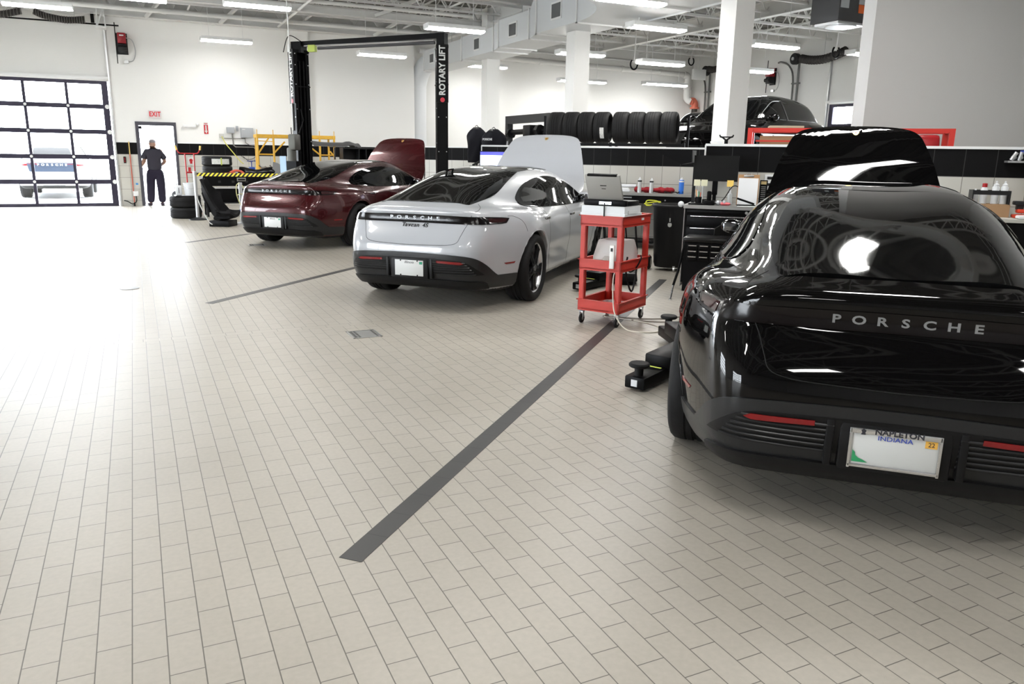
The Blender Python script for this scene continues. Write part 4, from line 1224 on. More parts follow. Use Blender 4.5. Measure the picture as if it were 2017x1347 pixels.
m.tube(spline([cp(.64, .30, 1.0), cp(.70, .28, .7), cp(.66, .30, .45), cp(.62, .30, .60)], 8), .007, 8)
m.build('black_hose', M_RUBB, cb4)
# ------------------------------------------------------------------ things on and before the back wall
M_YEL = mat('yellow_paint', (.72, .42, .04), .45, noise=(14, .35, (.50, .24, .05)))
M_SILVER = mat('brushed_silver', (.48, .49, .50), .35, .7)
M_REDP = mat('red_enamel', (.42, .015, .02), .35)
M_WPLAS = mat('white_plastic', (.70, .72, .74), .5)
M_DARKRED = mat('dark_red_enamel', (.30, .012, .02), .4)

def sheet(grid, th, name, m, parent, smooth=60):
    """grid of points (rows x cols) thickened to th"""
    R = len(grid); Cc = len(grid[0])
    mb = MB(); bm = mb.bm
    V = [[bm.verts.new(p) for p in row] for row in grid]
    for i in range(R - 1):
        for j in range(Cc - 1):
            bm.faces.new((V[i][j], V[i][j + 1], V[i + 1][j + 1], V[i + 1][j]))
    bm.normal_update()
    bmesh.ops.solidify(bm, geom=bm.faces[:], thickness=th)
    bmesh.ops.recalc_face_normals(bm, faces=bm.faces[:])
    return mb.build(name, m, parent, smooth=smooth)

# exit sign
t = thing('exit_sign', 'white exit sign with red letters above the open door', 'sign', (.62, YG - .03, 2.41))
m = MB(); m.b2((-.155, -.02, -.10), (.155, .03, .10)); bx = m.build('sign_box', mat('sign_white', (.62, .56, .56), .5), t)
text_obj('sign_lettering', 'EXIT', mat('sign_red', (.50, .012, .02), .5, emit=(1, .03, .05), estr=.12), bx, (0, -.022, 0), (1, 0, 0), (0, 0, 1), size=.175, depth=.001, sx=.74, bold=.005, space=1.08)
m = MB(); m.b2((-.03, -.0, .10), (.03, .028, .13)); m.build('sign_bracket', M_WHITE, t)
# extinguisher arrow sign
t = thing('arrow_sign', 'narrow red and white sign with arrow pointing down', 'sign', (1.88, YG - .006, 2.09))
m = MB(); m.b2((-.055, 0, -.155), (.055, .004, .155)); bx = m.build('sign_plate', M_PLATE, t)
m = MB(); m.b2((-.055, -.002, -.155), (.055, 0, .085)); m.b2((-.045, -.002, .110), (.045, 0, .128)); pr = m.build('sign_field', mat('sign_ink_red', (.50, .02, .03), .5), bx)
m = MB(); m.prism([(-.018, .070), (.018, .070), (.018, -.07), (.042, -.07), (0, -.145), (-.042, -.07), (-.018, -.07)], .002, (0, -.0022, 0), RX); m.build('sign_arrow', M_PLATE, bx)
# emergency lamp
t = thing('emergency_lamp', 'small white emergency lamp between door and arrow sign', 'emergency light', (1.48, YG, 2.13))
m = MB(); m.box((.30, .07, .07), (0, -.037, 0), bev=.015); m.build('lamp_box', M_WHITE, t)
m = MB(); m.cyl(.05, .06, (.19, -.06, .05), Matrix.Rotation(1.0, 4, 'Y'), 18, r2=.035); m.cyl(.05, .06, (-.17, -.06, -.01), Matrix.Rotation(2.2, 4, 'Y'), 18, r2=.035); m.build('lamp_head', M_WHITE, t)
# red pull station behind the hand truck
t = thing('alarm_box', 'small red and white box on the beige tiles behind the hand truck', 'alarm', (1.43, YG - .012, 1.20))
m = MB(); m.b2((-.085, -.03, -.10), (.085, 0, .10)); m.build('box_back', M_PLATE, t)
m = MB(); m.cyl(.045, .02, (0, -.04, .02), RX, 20); m.b2((-.03, -.04, -.07), (.03, -.03, -.02)); m.build('box_front', M_REDP, t)
# electric boxes
def ebox(name, label, x, z, w, h, d=.12, c=M_GREYBOX):
    t = thing(name, label, 'electric box', (x, YG, z))
    m = MB(); m.box((w, d, h), (0, -d / 2 - .001, 0), bev=.006); b = m.build('box_body', c, t)
    m = MB(); m.box((w * .96, .006, h * .96), (0, -d - .003, 0), bev=.003); m.build('box_cover', c, b)
    return t, b
ebox('junction_box', 'small grey electric box left of the larger grey enclosure', 2.51, 2.05, .20, .16)
t, b = ebox('control_enclosure', 'largest grey enclosure on the back wall above the tiles', 2.94, 1.99, .33, .27, .15)
m = MB(); m.box((.08, .002, .02), (-.09, -.158, .09)); m.build('box_label', M_PLATE, b)
ebox('disconnect_switch', 'narrow grey switch between the two grey boxes', 2.69, 2.10, .06, .14, .08)
ebox('outlet_box', 'pale outlet box with yellow cord plugged in', 2.27, 1.90, .12, .10, .06, mat('box_pale', (.55, .55, .53), .5))
t = thing('wall_conduit', 'grey conduit running from the boxes down over the black tiles', 'conduit', (0, 0, 0))
m = MB()
m.tube([(2.55, YG - .03, 1.95), (2.57, YG - .03, 1.65), (2.62, YG - .03, 1.60), (3.10, YG - .03, 1.60), (3.16, YG - .03, 1.56), (3.17, YG - .03, .3)], .016, 8)
m.tube([(2.33, YG - .03, 1.83), (2.9, YG - .03, 1.83)], .012, 8); m.tube([(2.88, YG - .03, 1.86), (2.90, YG - .03, 1.72), (3.0, YG - .03, 1.66), (3.16, YG - .03, 1.64)], .010, 8)
m.build('conduit_run', mat('conduit_grey', (.22, .21, .20), .5, .3), t)
t = thing('cord', 'yellow cord hanging slantwise from the pale outlet', 'cord', (0, 0, 0))
m = MB(); m.tube(spline([(2.27, YG - .07, 1.88), (2.36, YG - .12, 1.68), (2.52, YG - .25, 1.45), (2.68, YG - .4, 1.22), (2.75, YG - .5, 1.15)], 6), .012, 8); m.build('cord_run', mat('cord_yellow', (.62, .58, .12), .5), t)
t = thing('black_cord', 'thin black cord sagging over the beige tiles', 'cord', (0, 0, 0))
m = MB(); m.tube(spline([(2.75, YG - .04, 1.36), (2.9, YG - .05, 1.27), (3.05, YG - .05, 1.28), (3.16, YG - .04, 1.36)], 6), .007, 6); m.tube(spline([(2.8, YG - .04, 1.35), (2.98, YG - .05, 1.20), (3.12, YG - .05, 1.24)], 6), .006, 6); m.build('cord_run', M_RUBB, t)
# broom leaning by the door, controls
t = thing('broom', 'red broom handle leaning beside the exit door', 'broom', (-.075, YG - .05, .0))
m = MB(); m.tube([(0, 0, .10), (0, .02, 1.36)], .014, 10, mi=0); m.build('broom_handle', mat('handle_red', (.52, .12, .08), .5), t)
m = MB(); m.tube([(0, .02, 1.36), (0, .022, 1.69)], .0145, 10); m.build('handle_tip', mat('handle_yellow', (.62, .45, .15), .5), t)
m = MB(); m.box((.05, .06, .10), (0, -.01, .05), top=.6); m.build('broom_head', M_DKGREY, t)
t = thing('door_control', 'small black push button control beside the overhead door', 'wall control', (-.21, YG - .012, 1.215))
m = MB(); m.box((.06, .045, .17), (0, -.023, 0), bev=.006); b = m.build('control_box', M_BLACK, t)
m = MB()
for z in (.045, 0, -.045): m.cyl(.013, .012, (0, -.048, z), RX, 12)
m.build('push_button', M_REDP, b)
t = thing('cable_box', 'white cable box low on the wall left of the exit door', 'electric box', (-.02, YG - .012, .33))
m = MB(); m.box((.13, .07, .13), (0, -.036, 0), bev=.01); m.build('box_body', M_WHITE, t)
m = MB(); m.tube(spline([(.0, -.05, -.06), (.0, -.07, -.20), (-.10, -.08, -.27), (-.22, -.08, -.20), (-.30, -.06, -.18)], 6), .012, 8); m.build('loop_cable', M_RUBB, t)
t = thing('blue_sticker', 'small blue label on the beige tiles beside the door frame', 'label', (.03, YG - .014, .585))
m = MB(); m.b2((-.03, -.002, -.025), (.03, 0, .025)); m.build('label_sheet', mat('label_blue', (.05, .25, .6), .5), t)
# door operator high on the wall
def operator(x, y, z, rz, label):
    t = thing('door_operator', label, 'door operator', (x, y, z), rz)
    m = MB(); m.box((.20, .24, .26), (0, -.14, .12), bev=.02); m.build('operator_cover', M_DARKRED, t)
    m = MB(); m.b2((-.05, -.265, .17), (.05, -.262, .20)); m.build('cover_label', M_PLATE, t)
    m = MB(); m.box((.22, .20, .20), (0, -.12, -.12), bev=.01); m.cyl(.06, .20, (0, -.24, -.12), RY, 18); m.box((.26, .02, .52), (0, -.012, 0)); m.build('operator_motor', M_DKGREY, t)
    m = MB(); m.tube([(-.14, -.14, .5), (-.14, -.14, -.5)], .012, 8); m.build('operator_chain', M_DKGREY, t)
    m = MB(); m.tube(spline([(.10, -.14, .14), (.24, -.05, .10), (.30, -.03, -.15), (.24, -.03, -.38), (.12, -.03, -.44)], 6), .010, 8); m.box((.11, .06, .07), (.06, -.031, -.44)); m.build('operator_conduit', M_SILVER, t)
    return t
operator(-.01, YG, 4.14, 0, 'dark red door operator on the white wall right of the door track')
# tracks going up at the corner of the overhead door
t = thing('track_bracket', 'white bracket where the overhead door track bends under the beams', 'bracket', (-.45, YG - .3, 4.45))
m = MB(); m.b2((-.12, -.2, .0), (.12, .3, .03)); m.bar((-.10, 0, .02), (-.05, .0, .9), .03); m.bar((.10, 0, .02), (.05, .0, .9), .03); m.bar((-.10, 0, .02), (.08, .0, .5), .03); m.build('bracket_frame', M_WHITE, t)
m = MB(); m.b2((-.22, -.02, .12), (-.14, .06, .36)); m.build('motor_box', M_BLACK, t)
t = thing('door_shaft', 'thin black torsion shaft above the overhead door', 'shaft', (0, 0, 0))
m = MB(); m.tube([(-5.2, YG - .16, 4.56), (-.05, YG - .16, 4.56)], .018, 8); m.build('shaft_rod', M_BLACK, t)
# ribbed exhaust hoses hung above the overhead door
def ribbed(name, label, pts, r=.085, n=40, cat='exhaust hose', hang=True):
    t = thing(name, label, cat, (0, 0, 0))
    P = spline(pts, 10); P = [Vector(p) for p in P]
    d = [0]
    for a, b in zip(P, P[1:]): d.append(d[-1] + (b - a).length)
    out = []; rr = []
    for k in range(n * 2 + 1):
        L_ = d[-1] * k / (n * 2); i = max(j for j in range(len(d)) if d[j] <= L_ + 1e-9); i = min(i, len(P) - 2)
        f_ = (L_ - d[i]) / max(1e-9, d[i + 1] - d[i]); out.append(P[i].lerp(P[i + 1], f_)); rr.append(r if k % 2 else r * .82)
    m = MB(); m.tube(out, rr, 16); m.build('hose_body', mat('hose_black', (.025, .024, .024), .6, noise=(25, .5, (.07, .06, .055))), t)
    m = MB()
    for k in range(0, len(out), 4):
        a = out[k]; m.tube([(a.x + r * 1.03 * math.cos(q), a.y, a.z + 0) if 0 else (a.x, a.y + r * 1.03 * math.cos(q), a.z + r * 1.03 * math.sin(q)) for q in np.linspace(0, 2 * PI, 15)], .005, 5)
    m.build('hose_ribs', mat('rib_grey', (.25, .24, .23), .5), t)
    if hang:
        m = MB()
        for k in (len(out) // 5, 4 * len(out) // 5): m.tube([out[k], out[k] + Vector((0, 0, H_DECK - out[k].z))], .005, 6)
        m.build('hanger_wire', M_STEEL, t)
    return t
ribbed('exhaust_hose', 'left ribbed black hose at the top left edge', [(-3.6, YG - .42, 4.60), (-3.0, YG - .42, 4.56), (-2.6, YG - .42, 4.58), (-2.15, YG - .42, 4.70)])
ribbed('exhaust_hose', 'right ribbed black hose, sagging below the torsion shaft', [(-1.88, YG - .42, 4.72), (-1.65, YG - .42, 4.63), (-1.2, YG - .42, 4.57), (-.80, YG - .42, 4.62)])

# ------------------------------------------------------------------ person in the doorway
def skin_obj(name, chains, m, parent, sub=2):
    """chains: list of [(x,y,z,r), ...]; a point repeated exactly joins chains"""
    verts = []; edges = []; rad = []; key = {}
    for ch in chains:
        prev = None
        for p in ch:
            k = tuple(round(c, 4) for c in p[:3])
            if k not in key: key[k] = len(verts); verts.append(p[:3]); rad.append(p[3:] if len(p) > 4 else (p[3], p[3]))
            i = key[k]
            if prev is not None and prev != i: edges.append((prev, i))
            prev = i
    me = bpy.data.meshes.new(name); me.from_pydata(verts, edges, [])
    o = bpy.data.objects.new(name, me); COL.objects.link(o)
    md = o.modifiers.new('skin', 'SKIN'); md.use_smooth_shade = True
    if not me.skin_vertices: return o
    for i, r in enumerate(rad): me.skin_vertices[0].data[i].radius = r
    me.skin_vertices[0].data[0].use_root = True
    s = o.modifiers.new('sub', 'SUBSURF'); s.levels = sub; s.render_levels = sub
    dg = bpy.context.evaluated_depsgraph_get(); dg.update()
    nm = bpy.data.meshes.new_from_object(o.evaluated_get(dg))
    o.modifiers.clear(); o.data = nm; nm.materials.clear(); nm.materials.append(m)
    nm.polygons.foreach_set('use_smooth', [True] * len(nm.polygons))
    o.parent = parent
    return o
per = thing('person', 'person in dark work clothes seen from behind in the bright doorway', 'person', (.50, YG - .05, .012))
SKIN = mat('skin', (.30, .17, .12), .5)
PEL = (0, 0, .92, .13, .10)
def hand(base, d, side, up):
    """palm and five fingers at the end of a forearm"""
    b = Vector(base); d = Vector(d).normalized(); s = Vector(side).normalized(); u = Vector(up).normalized()
    ch = [[(*b, .027, .020), (*(b + d * .05), .038, .016), (*(b + d * .09), .036, .015)]]
    for k, (L_, off) in enumerate(((.068, -.030), (.078, -.011), (.072, .009), (.056, .028))):
        q0 = b + d * .055 + s * off * .8; q1 = b + d * .10 + s * off; q2 = q1 + d * L_ * .5 - u * .008; q3 = q2 + d * L_ * .3 - u * .030
        ch.append([(*q0, .010), (*q1, .0095), (*q2, .0088), (*q3, .0078)])
    q0 = b + d * .03 - s * .022; q1 = q0 + (d * .5 - s).normalized() * .035; q2 = q1 + (d - s * .4).normalized() * .032
    ch.append([(*q0, .013), (*q1, .0105), (*q2, .009)])
    return ch
shl, shr = (-.185, 0, 1.43), (.185, 0, 1.43)
elL, wrL = (-.255, .02, 1.15), (-.36, .20, 1.00)
elR, wrR = (.27, .04, 1.16), (.14, .20, 1.05)
CH = (0, 0, 1.34, .16, .11)
body = [
    [PEL, (0, .0, 1.12, .135, .10), CH, (0, .02, 1.46, .085, .075), (0, .05, 1.53, .080, .078), (0, .075, 1.575, .096, .106), (0, .085, 1.64, .104, .120), (0, .08, 1.705, .086, .10)],
    [CH, (*shl, .072), (*elL, .054), (*wrL, .036)], [CH, (*shr, .072), (*elR, .054), (*wrR, .036)],
    [PEL, (-.10, 0, .84, .090), (-.13, .0, .48, .062), (-.16, -.02, .10, .042), (-.17, -.02, .055, .040), (-.20, .12, .035, .034)],
    [PEL, (.10, 0, .84, .090), (.12, .0, .48, .062), (.12, .0, .10, .042), (.12, .0, .055, .040), (.14, .15, .035, .034)]]
bd = skin_obj('body', body, SKIN, per)
for nm, w_, dd, sd in (('hand', wrL, (-.3, .85, -.45), (1, .3, 0)), ('hand', wrR, (-.8, .55, .1), (.5, .8, 0))):
    hc = hand(w_, dd, sd, (0, 0, 1))
    skin_obj(nm, [hc[0]], SKIN, bd, 1)
    for f_ in hc[1:]: skin_obj('finger' if f_ is not hc[-1] else 'thumb', [f_], SKIN, bd, 1)
m = MB()
for s in (-1, 1): m.ball(.020, (s * .092, .075, 1.635), (.45, .8, 1.3), seg=10)
m.build('ear', SKIN, bd)
m = MB(); m.ball(.010, (-.03, .186, 1.655), seg=8); m.ball(.010, (.03, .186, 1.655), seg=8); m.build('eye', M_DKGREY, bd)
m = MB(); m.ball(.016, (0, .196, 1.625), (.8, 1, 1.5), seg=10); m.build('nose', SKIN, bd)
m = MB(); m.ball(.02, (0, .182, 1.585), (1.2, .4, .35), seg=10); m.build('mouth', mat('lips', (.25, .10, .09), .5), bd)
m = MB(); m.ball(.092, (0, .078, 1.685), (.98, 1.14, .80), seg=24); m.build('hair', mat('grey_cap', (.22, .20, .21), .8), per)
SH = mat('work_shirt', (.035, .033, .045), .85, spec=.2, bump=(40, .3)); PT = mat('work_trousers', (.020, .017, .032), .85, spec=.2, bump=(30, .4))
skin_obj('work_shirt', [[(0, 0, .86, .20, .15), (0, 0, 1.10, .195, .15), (0, 0, 1.34, .22, .15), (0, .015, 1.46, .15, .11), (0, .02, 1.505, .10, .09)],
    [(0, 0, 1.34, .22, .15), (-.19, 0, 1.425, .10), (-.238, .012, 1.29, .088), (-.250, .018, 1.225, .084)], [(0, 0, 1.34, .22, .15), (.19, 0, 1.425, .10), (.242, .02, 1.29, .088), (.26, .035, 1.225, .084)]], SH, per)
skin_obj('trousers', [[(0, 0, 1.02, .185, .14), (0, 0, .88, .19, .14), (-.11, 0, .78, .135), (-.135, 0, .48, .112), (-.155, -.01, .20, .105), (-.162, -.015, .06, .095)],
    [(0, 0, .88, .19, .14), (.11, 0, .78, .135), (.125, 0, .48, .112), (.125, 0, .20, .105), (.125, 0, .06, .095)]], PT, per)
for s, x, y, x2 in ((-1, -.17, -.02, -.21), (1, .12, .0, .145)):
    m = MB(); m.ball(.055, (x, y + .01, .04), (1, 1.2, .75), seg=16); m.ball(.052, (x2, y + .16, .032), (1, 1.5, .62), seg=16); m.ball(.050, ((x + x2) / 2, y + .08, .038), (1, 1.6, .7), seg=16)
    m.build('shoe', mat('dark_shoe', (.04, .025, .04), .6), per)
m = MB(); m.tube([(.0, .0, 1.49), (.0, .02, 1.50)], .07, 12); 
m2 = MB(); m2.tube([(.075 * math.cos(a), .03 + .066 * math.sin(a), 1.492 + .01 * math.sin(a)) for a in np.linspace(0, 2 * PI, 21)], .012, 8, cap=False); m2.build('shirt_collar', mat('collar_blue', (.15, .28, .5), .7), per)
m.bm.free()

# ------------------------------------------------------------------ tyres
def make_tyre_mesh(R=.335, w=.245, rr=.235):
    m = MB(); p = tyre_profile(R, w, rr)
    p = p + [(rr + .012, w * .42), (rr + .02, 0), (rr + .012, -w * .42), p[0]]
    m.lathe(p, n=56)
    return m.mesh('tyre', M_RUBBER, 50)
TYRE = make_tyre_mesh()
def tyre(label, loc, rot=(0, 0, 0), sc=(1, 1, 1), group=None, me=None):
    o = bpy.data.objects.new('loose_tyre', me or TYRE); COL.objects.link(o); o.location = loc; o.rotation_euler = rot; o.scale = sc
    tag(o, label, 'tyre', group); return o
tyre('lower black tyre of the floor stack behind the stanchion', (.98, 19.35, .1225))
tyre('upper black tyre of the floor stack, white bucket on top', (.98, 19.35, .3685))
t = thing('bucket', 'white plastic bucket standing on the stacked tyres by the door', 'bucket', (1.10, 19.30, .4915))
m = MB(); m.b2((-.34, -.25, 0), (.20, .25, .012)); m.build('bucket_board', M_DKGREY, t)
m = MB(); m.lathe([(0, .012), (.115, .012), (.135, .27), (.145, .27), (.145, .29), (.13, .29), (.11, .03), (0, .03)], n=32); m.build('bucket_body', M_WPLAS, t)
m = MB(); m.tube(spline([(-.14, 0, .27), (-.12, -.08, .20), (0, -.15, .16), (.12, -.08, .20), (.14, 0, .27)], 6), .004, 6); m.build('bucket_handle', M_STEEL, t)
t = thing('jug', 'white jug standing left of the bucket by the door frame', 'jug', (.86, 19.33, .5035))
m = MB(); m.box((.13, .12, .22), (0, 0, .11), bev=.02); m.cyl(.025, .05, (-.03, 0, .245), n=16); m.build('jug_body', M_WPLAS, t)
m = MB(); m.box((.012, .01, .12), (0, -.062, .11)); m.build('jug_scale', M_DKGREY, t)

# hand truck with yellow grips
t = thing('hand_truck', 'red hand truck with yellow grips standing by the exit door', 'hand truck', (1.21, 20.5, 0))
m = MB()
for s in (-1, 1):
    m.tube([(s * .085, 0, .12), (s * .10, 0, 1.42)], .016, 10)
m.tube([(-.11, 0, .98), (.11, 0, .98)], .020, 10); m.tube([(-.10, 0, .5), (.10, 0, .5)], .014, 8)
m.tube(spline([(-.27, 0, 1.50), (-.22, 0, 1.43), (-.14, 0, 1.42), (0, 0, 1.42), (.14, 0, 1.42), (.20, 0, 1.44), (.24, 0, 1.52)], 5), .014, 10)
m.build('truck_frame', M_REDP, t)
for x0, x1 in ((-.27, -.30), (.24, .255)):
    m = MB(); m.tube([(x0, 0, 1.50), (x1, 0, 1.60)], .022, 10); m.build('truck_grip', mat('grip_yellow', (.70, .50, .12), .5), t)
m = MB(); m.box((.36, .22, .012), (0, -.11, .02)); m.build('toe_plate', M_REDP, t)
for s in (-1, 1):
    m = MB(); m.cyl(.11, .05, (s * .17, .06, .11), RY, 24, bev=.015); m.build('truck_wheel', M_RUBBER, t)
m = MB(); m.box((.06, .012, .10), (-.02, -.02, 1.05)); m.build('truck_latch', M_REDP, t)

# stanchions with warning belt
def stanchion(x, y, label):
    t = thing('stanchion', label, 'barrier post', (x, y, 0))
    m = MB(); m.cyl(.036, .98, (0, 0, .52), n=24); m.cyl(.042, .07, (0, 0, 1.02), n=24, bev=.01); m.build('post_tube', M_SILVER, t)
    m = MB(); m.lathe([(0, 0), (.19, 0), (.185, .018), (.10, .040), (.045, .06), (0, .06)], n=36); m.build('post_base', M_DKGREY, t)
    return t
stanchion(1.18, 18.7, 'silver barrier post before the stacked tyres')
stanchion(3.02, 18.23, 'silver barrier post behind the rear of the dark red car')
WB = bpy.data.materials.new('warning_stripes'); WB.use_nodes = True
nt = WB.node_tree; b = nt.nodes['Principled BSDF']; tc = nt.nodes.new('ShaderNodeTexCoord'); sp = nt.nodes.new('ShaderNodeSeparateXYZ'); nt.links.new(tc.outputs['Object'], sp.inputs[0])
a1 = nt.nodes.new('ShaderNodeMath'); a1.operation = 'MULTIPLY_ADD'; a1.inputs[1].default_value = -.9; nt.links.new(sp.outputs[2], a1.inputs[0]); nt.links.new(sp.outputs[0], a1.inputs[2])
a2 = nt.nodes.new('ShaderNodeMath'); a2.operation = 'PINGPONG'; a2.inputs[1].default_value = .045; nt.links.new(a1.outputs[0], a2.inputs[0])
a3 = nt.nodes.new('ShaderNodeMath'); a3.operation = 'GREATER_THAN'; a3.inputs[1].default_value = .0225; nt.links.new(a2.outputs[0], a3.inputs[0])
mx = nt.nodes.new('ShaderNodeMix'); mx.data_type = 'RGBA'; mx.inputs[6].default_value = (.006, .006, .006, 1); mx.inputs[7].default_value = (.80, .68, .05, 1); nt.links.new(a3.outputs[0], mx.inputs[0]); nt.links.new(mx.outputs[2], b.inputs['Base Color'])
b.inputs['Roughness'].default_value = .6
bl = MB(); bl.b2((0, -.001, -.036), (1.775, .001, .036))
t = thing('warning_belt', 'black and yellow striped belt stretched between the barrier posts', 'barrier belt', (1.222, 18.69, .985), math.atan2(-.43, 1.72))
bl.build('belt_web', WB, t)

# racing seat on the floor
seat = thing('racing_seat', 'black racing bucket seat standing on the tiles before the belt', 'seat', (1.38, 17.15, 0), math.radians(-30))
M_SEAT = mat('seat_fabric', (.008, .008, .009), .8, spec=.15, bump=(80, .3))
path = spline([(-.20, .93), (-.20, .80), (-.17, .62), (-.10, .42), (-.02, .24), (.10, .13), (.30, .13), (.50, .19)], 5)
ws = spline([(0, .13), (1, .17), (2, .28), (3, .25), (4, .26), (5, .26), (6, .26), (7, .25)], 5)[:, 1]
bs = spline([(0, .02), (1, .10), (2, .20), (3, .21), (4, .24), (5, .22), (6, .16), (7, .09)], 5)[:, 1]
gr = []
for i, (p, w_, b_) in enumerate(zip(path, ws, bs)):
    tg = path[min(i + 1, len(path) - 1)] - path[max(i - 1, 0)]; tg /= np.hypot(*tg); nx, nz = -tg[1] * -1, tg[0] * -1
    n_ = np.array([-tg[1], tg[0]]);
    if n_[0] < 0 and i < 20: n_ = -n_
    if i >= 20 and n_[1] < 0: n_ = -n_
    row = []
    for u in np.linspace(-1, 1, 15):
        q = p + n_ * b_ * abs(u) ** 1.8
        row.append((q[0], u * w_, max(.035, q[1])))
    gr.append(row)
sheet(gr, .05, 'seat_shell', M_SEAT, seat)
m = MB(); m.box((.36, .36, .07), (.25, 0, .18), Matrix.Rotation(-.10, 4, 'Y'), bev=.03); m.build('seat_cushion', M_SEAT, seat)
m = MB(); m.box((.05, .30, .42), (-.075, 0, .48), Matrix.Rotation(-.30, 4, 'Y'), bev=.02); m.build('back_cushion', M_SEAT, seat)
m = MB()
for s in (-1, 1): m.box((.012, .06, .12), (-.155, s * .085, .70), Matrix.Rotation(-.1, 4, 'Y'), bev=.004)
m.build('belt_slot', mat('slot_grey', (.08, .08, .085), .4), seat)

m = MB(); m.box((.004, .12, .012), (-.135, 0, .60)); m.build('seat_label', mat('label_olive', (.45, .48, .2), .5), seat)
m = MB(); m.box((.42, .40, .12), (.20, 0, .06), bev=.01); m.build('seat_bracket', M_BLACK, seat)
m = MB(); m.tube(spline([(-.20, -.25, .60), (-.12, -.27, .40), (.02, -.28, .12), (.10, -.28, .05)], 5), .010, 8); m.build('edge_piping', M_PLATE, seat)

# trolley frame, white
ws_ = thing('air_tool_stand', 'light grey upright stand with yellow cable on splayed feet', 'stand', (1.97, 17.42, 0), .3)
m = MB(); m.box((.07, .05, .84), (0, 0, .44), bev=.008); m.bar((0, 0, .02), (-.16, -.10, .015), .05, .03); m.bar((0, 0, .02), (.22, -.06, .015), .05, .03); m.bar((0, 0, .02), (.02, .22, .015), .05, .03); m.bar((.0, -.03, .55), (.06, -.05, .20), .03, .03); m.build('stand_frame', mat('stand_grey', (.50, .51, .53), .4, .3), ws_)
m = MB(); m.tube(spline([(-.03, -.03, .85), (-.10, -.04, .80), (-.11, -.05, .62), (-.06, -.05, .45), (-.02, -.04, .36)], 6), .010, 8); m.tube(spline([(.03, -.03, .80), (.09, -.04, .66), (.07, -.04, .50), (.14, -.05, .42), (.20, -.03, .44)], 6), .009, 8); m.tube(spline([(-.10, -.05, .6), (-.05, -.06, .63), (.02, -.05, .62)], 6), .008, 8); m.build('stand_cable', mat('cable_cream_yellow', (.62, .60, .30), .5), ws_)
m = MB(); m.cyl(.035, .05, (-.03, -.04, .28), RX, 18, bev=.008); m.build('stand_knob', mat('knob_blue', (.02, .08, .45), .4), ws_)
m = MB(); m.box((.19, .012, .07), (.03, -.01, .92), bev=.004); b = m.build('stand_sign', mat('sign_frame_grey', (.28, .27, .25), .5), ws_)
m = MB(); m.box((.15, .004, .035), (.03, -.018, .92)); m.build('sign_face', M_DKGREY, b)

# long work table with parts
tb = thing('work_table', 'long black work table loaded with parts behind the warning belt', 'table', (1.40, 19.45, 0))
TX, TY, TZ = 2.95, .75, .93
m = MB(); m.b2((0, 0, TZ - .04), (TX, TY, TZ)); m.build('table_top', M_BLACK, tb)
for x in (.06, TX * .5, TX - .06):
    for y in (.05, TY - .05):
        m = MB(); m.box((.05, .05, TZ - .04), (x, y, (TZ - .04) / 2)); m.build('leg', M_DKGREY, tb)
m = MB(); m.b2((.03, .03, .30), (TX - .03, TY - .03, .33)); m.build('lower_shelf', M_DKGREY, tb)
m = MB(); m.b2((.03, 0, .70), (TX - .03, .03, .89)); ap = m.build('table_apron', M_BLACK, tb)
m = MB()
for k in range(5): m.box((.06, .006, .05), (.35 + .3 * k, -.004, .80), bev=.002)
m.build('apron_hook', M_DKGREY, ap)
m = MB(); m.tube([(.1, -.03, .66), (1.15, -.03, .66)], .02, 10); m.build('table_rail', M_SILVER, tb)
b1 = thing('storage_bin', 'large black bin filling the space under the work table', 'bin', (1.62, 19.5, .335))
m = MB(); m.box((.70, .55, .30), (.36, .32, .15), bev=.02, top=1.04); m.build('bin_body', M_BLACK, b1)
tyre('lower tyre lying on the work table', (1.76, 19.83, TZ + .112), (0, 0, 0), (1, 1, .9))
tyre('upper tyre lying on the work table, paper bands round its tread', (1.76, 19.83, TZ + .333), (0, 0, .4), (1, 1, .9))
lb = thing('tyre_label', 'white printed paper band wrapped on the upper table tyre', 'label', (1.76, 19.83, TZ + .333))
m = MB(); m.lathe([(.3375, -.07), (.3385, .05)], n=24, a0=-2.0, a1=-.75); m.build('label_band', mat('label_paper', (.66, .68, .64), .6, noise=(40, .5, (.35, .36, .38))), lb)
m = MB(); m.lathe([(.3385, -.09), (.3395, .07)], n=4, a0=-1.42, a1=-1.33); m.build('label_tape', mat('tape_lime', (.5, .58, .12), .5), lb)
def curved_panel(name, label, loc, rz, L_, D, Hh, m=M_BLACK, th=.006):
    t = thing(name, label, 'car part', loc, rz)
    g = []
    for i in range(21):
        u = i / 20 * 2 - 1
        row = []
        for j in range(9):
            v = j / 8
            x = u * L_ / 2 * (1 - .10 * v); y = D * (abs(u) ** 2.2) - .06 * math.sin(PI * v); z = .01 + Hh * v + .03 * math.sin(u * 5) * v
            row.append((x, y, max(.006, z)))
        g.append(row)
    return t, sheet(g, th, 'panel_skin', m, t)
M_GLOSSB = mat('gloss_black', (.006, .006, .007), .18, spec=.35, coat=.3)
curved_panel('bumper_cover', 'curved black bumper cover lying on the middle of the work table', (2.78, 19.64, TZ + .001), 0, 1.15, .28, .16, M_GLOSSB)
t, p_ = curved_panel('bumper_cover', 'dark bumper shell hanging over the right end of the work table', (3.86, 19.60, TZ + .001), .12, .95, .30, .13, M_GLOSSB)
t = thing('air_duct_part', 'red plastic duct piece lying on the left of the work table', 'car part', (2.02, 19.47, TZ + .002))
m = MB(); m.bar((-.45, 0, .03), (.1, .02, .06), .09, .04, bev=.01); m.tube(spline([(-.02, .02, .07), (.10, .03, .12), (.22, .03, .10), (.30, .0, .04), (.44, -.02, .02)], 6), .028, 10); m.build('duct_piece', mat('faded_red', (.50, .09, .05), .5), t)
t = thing('wing_panel', 'grey triangular panel leaning on the table behind the blue vise', 'car part', (2.95, 19.62, TZ + .0))
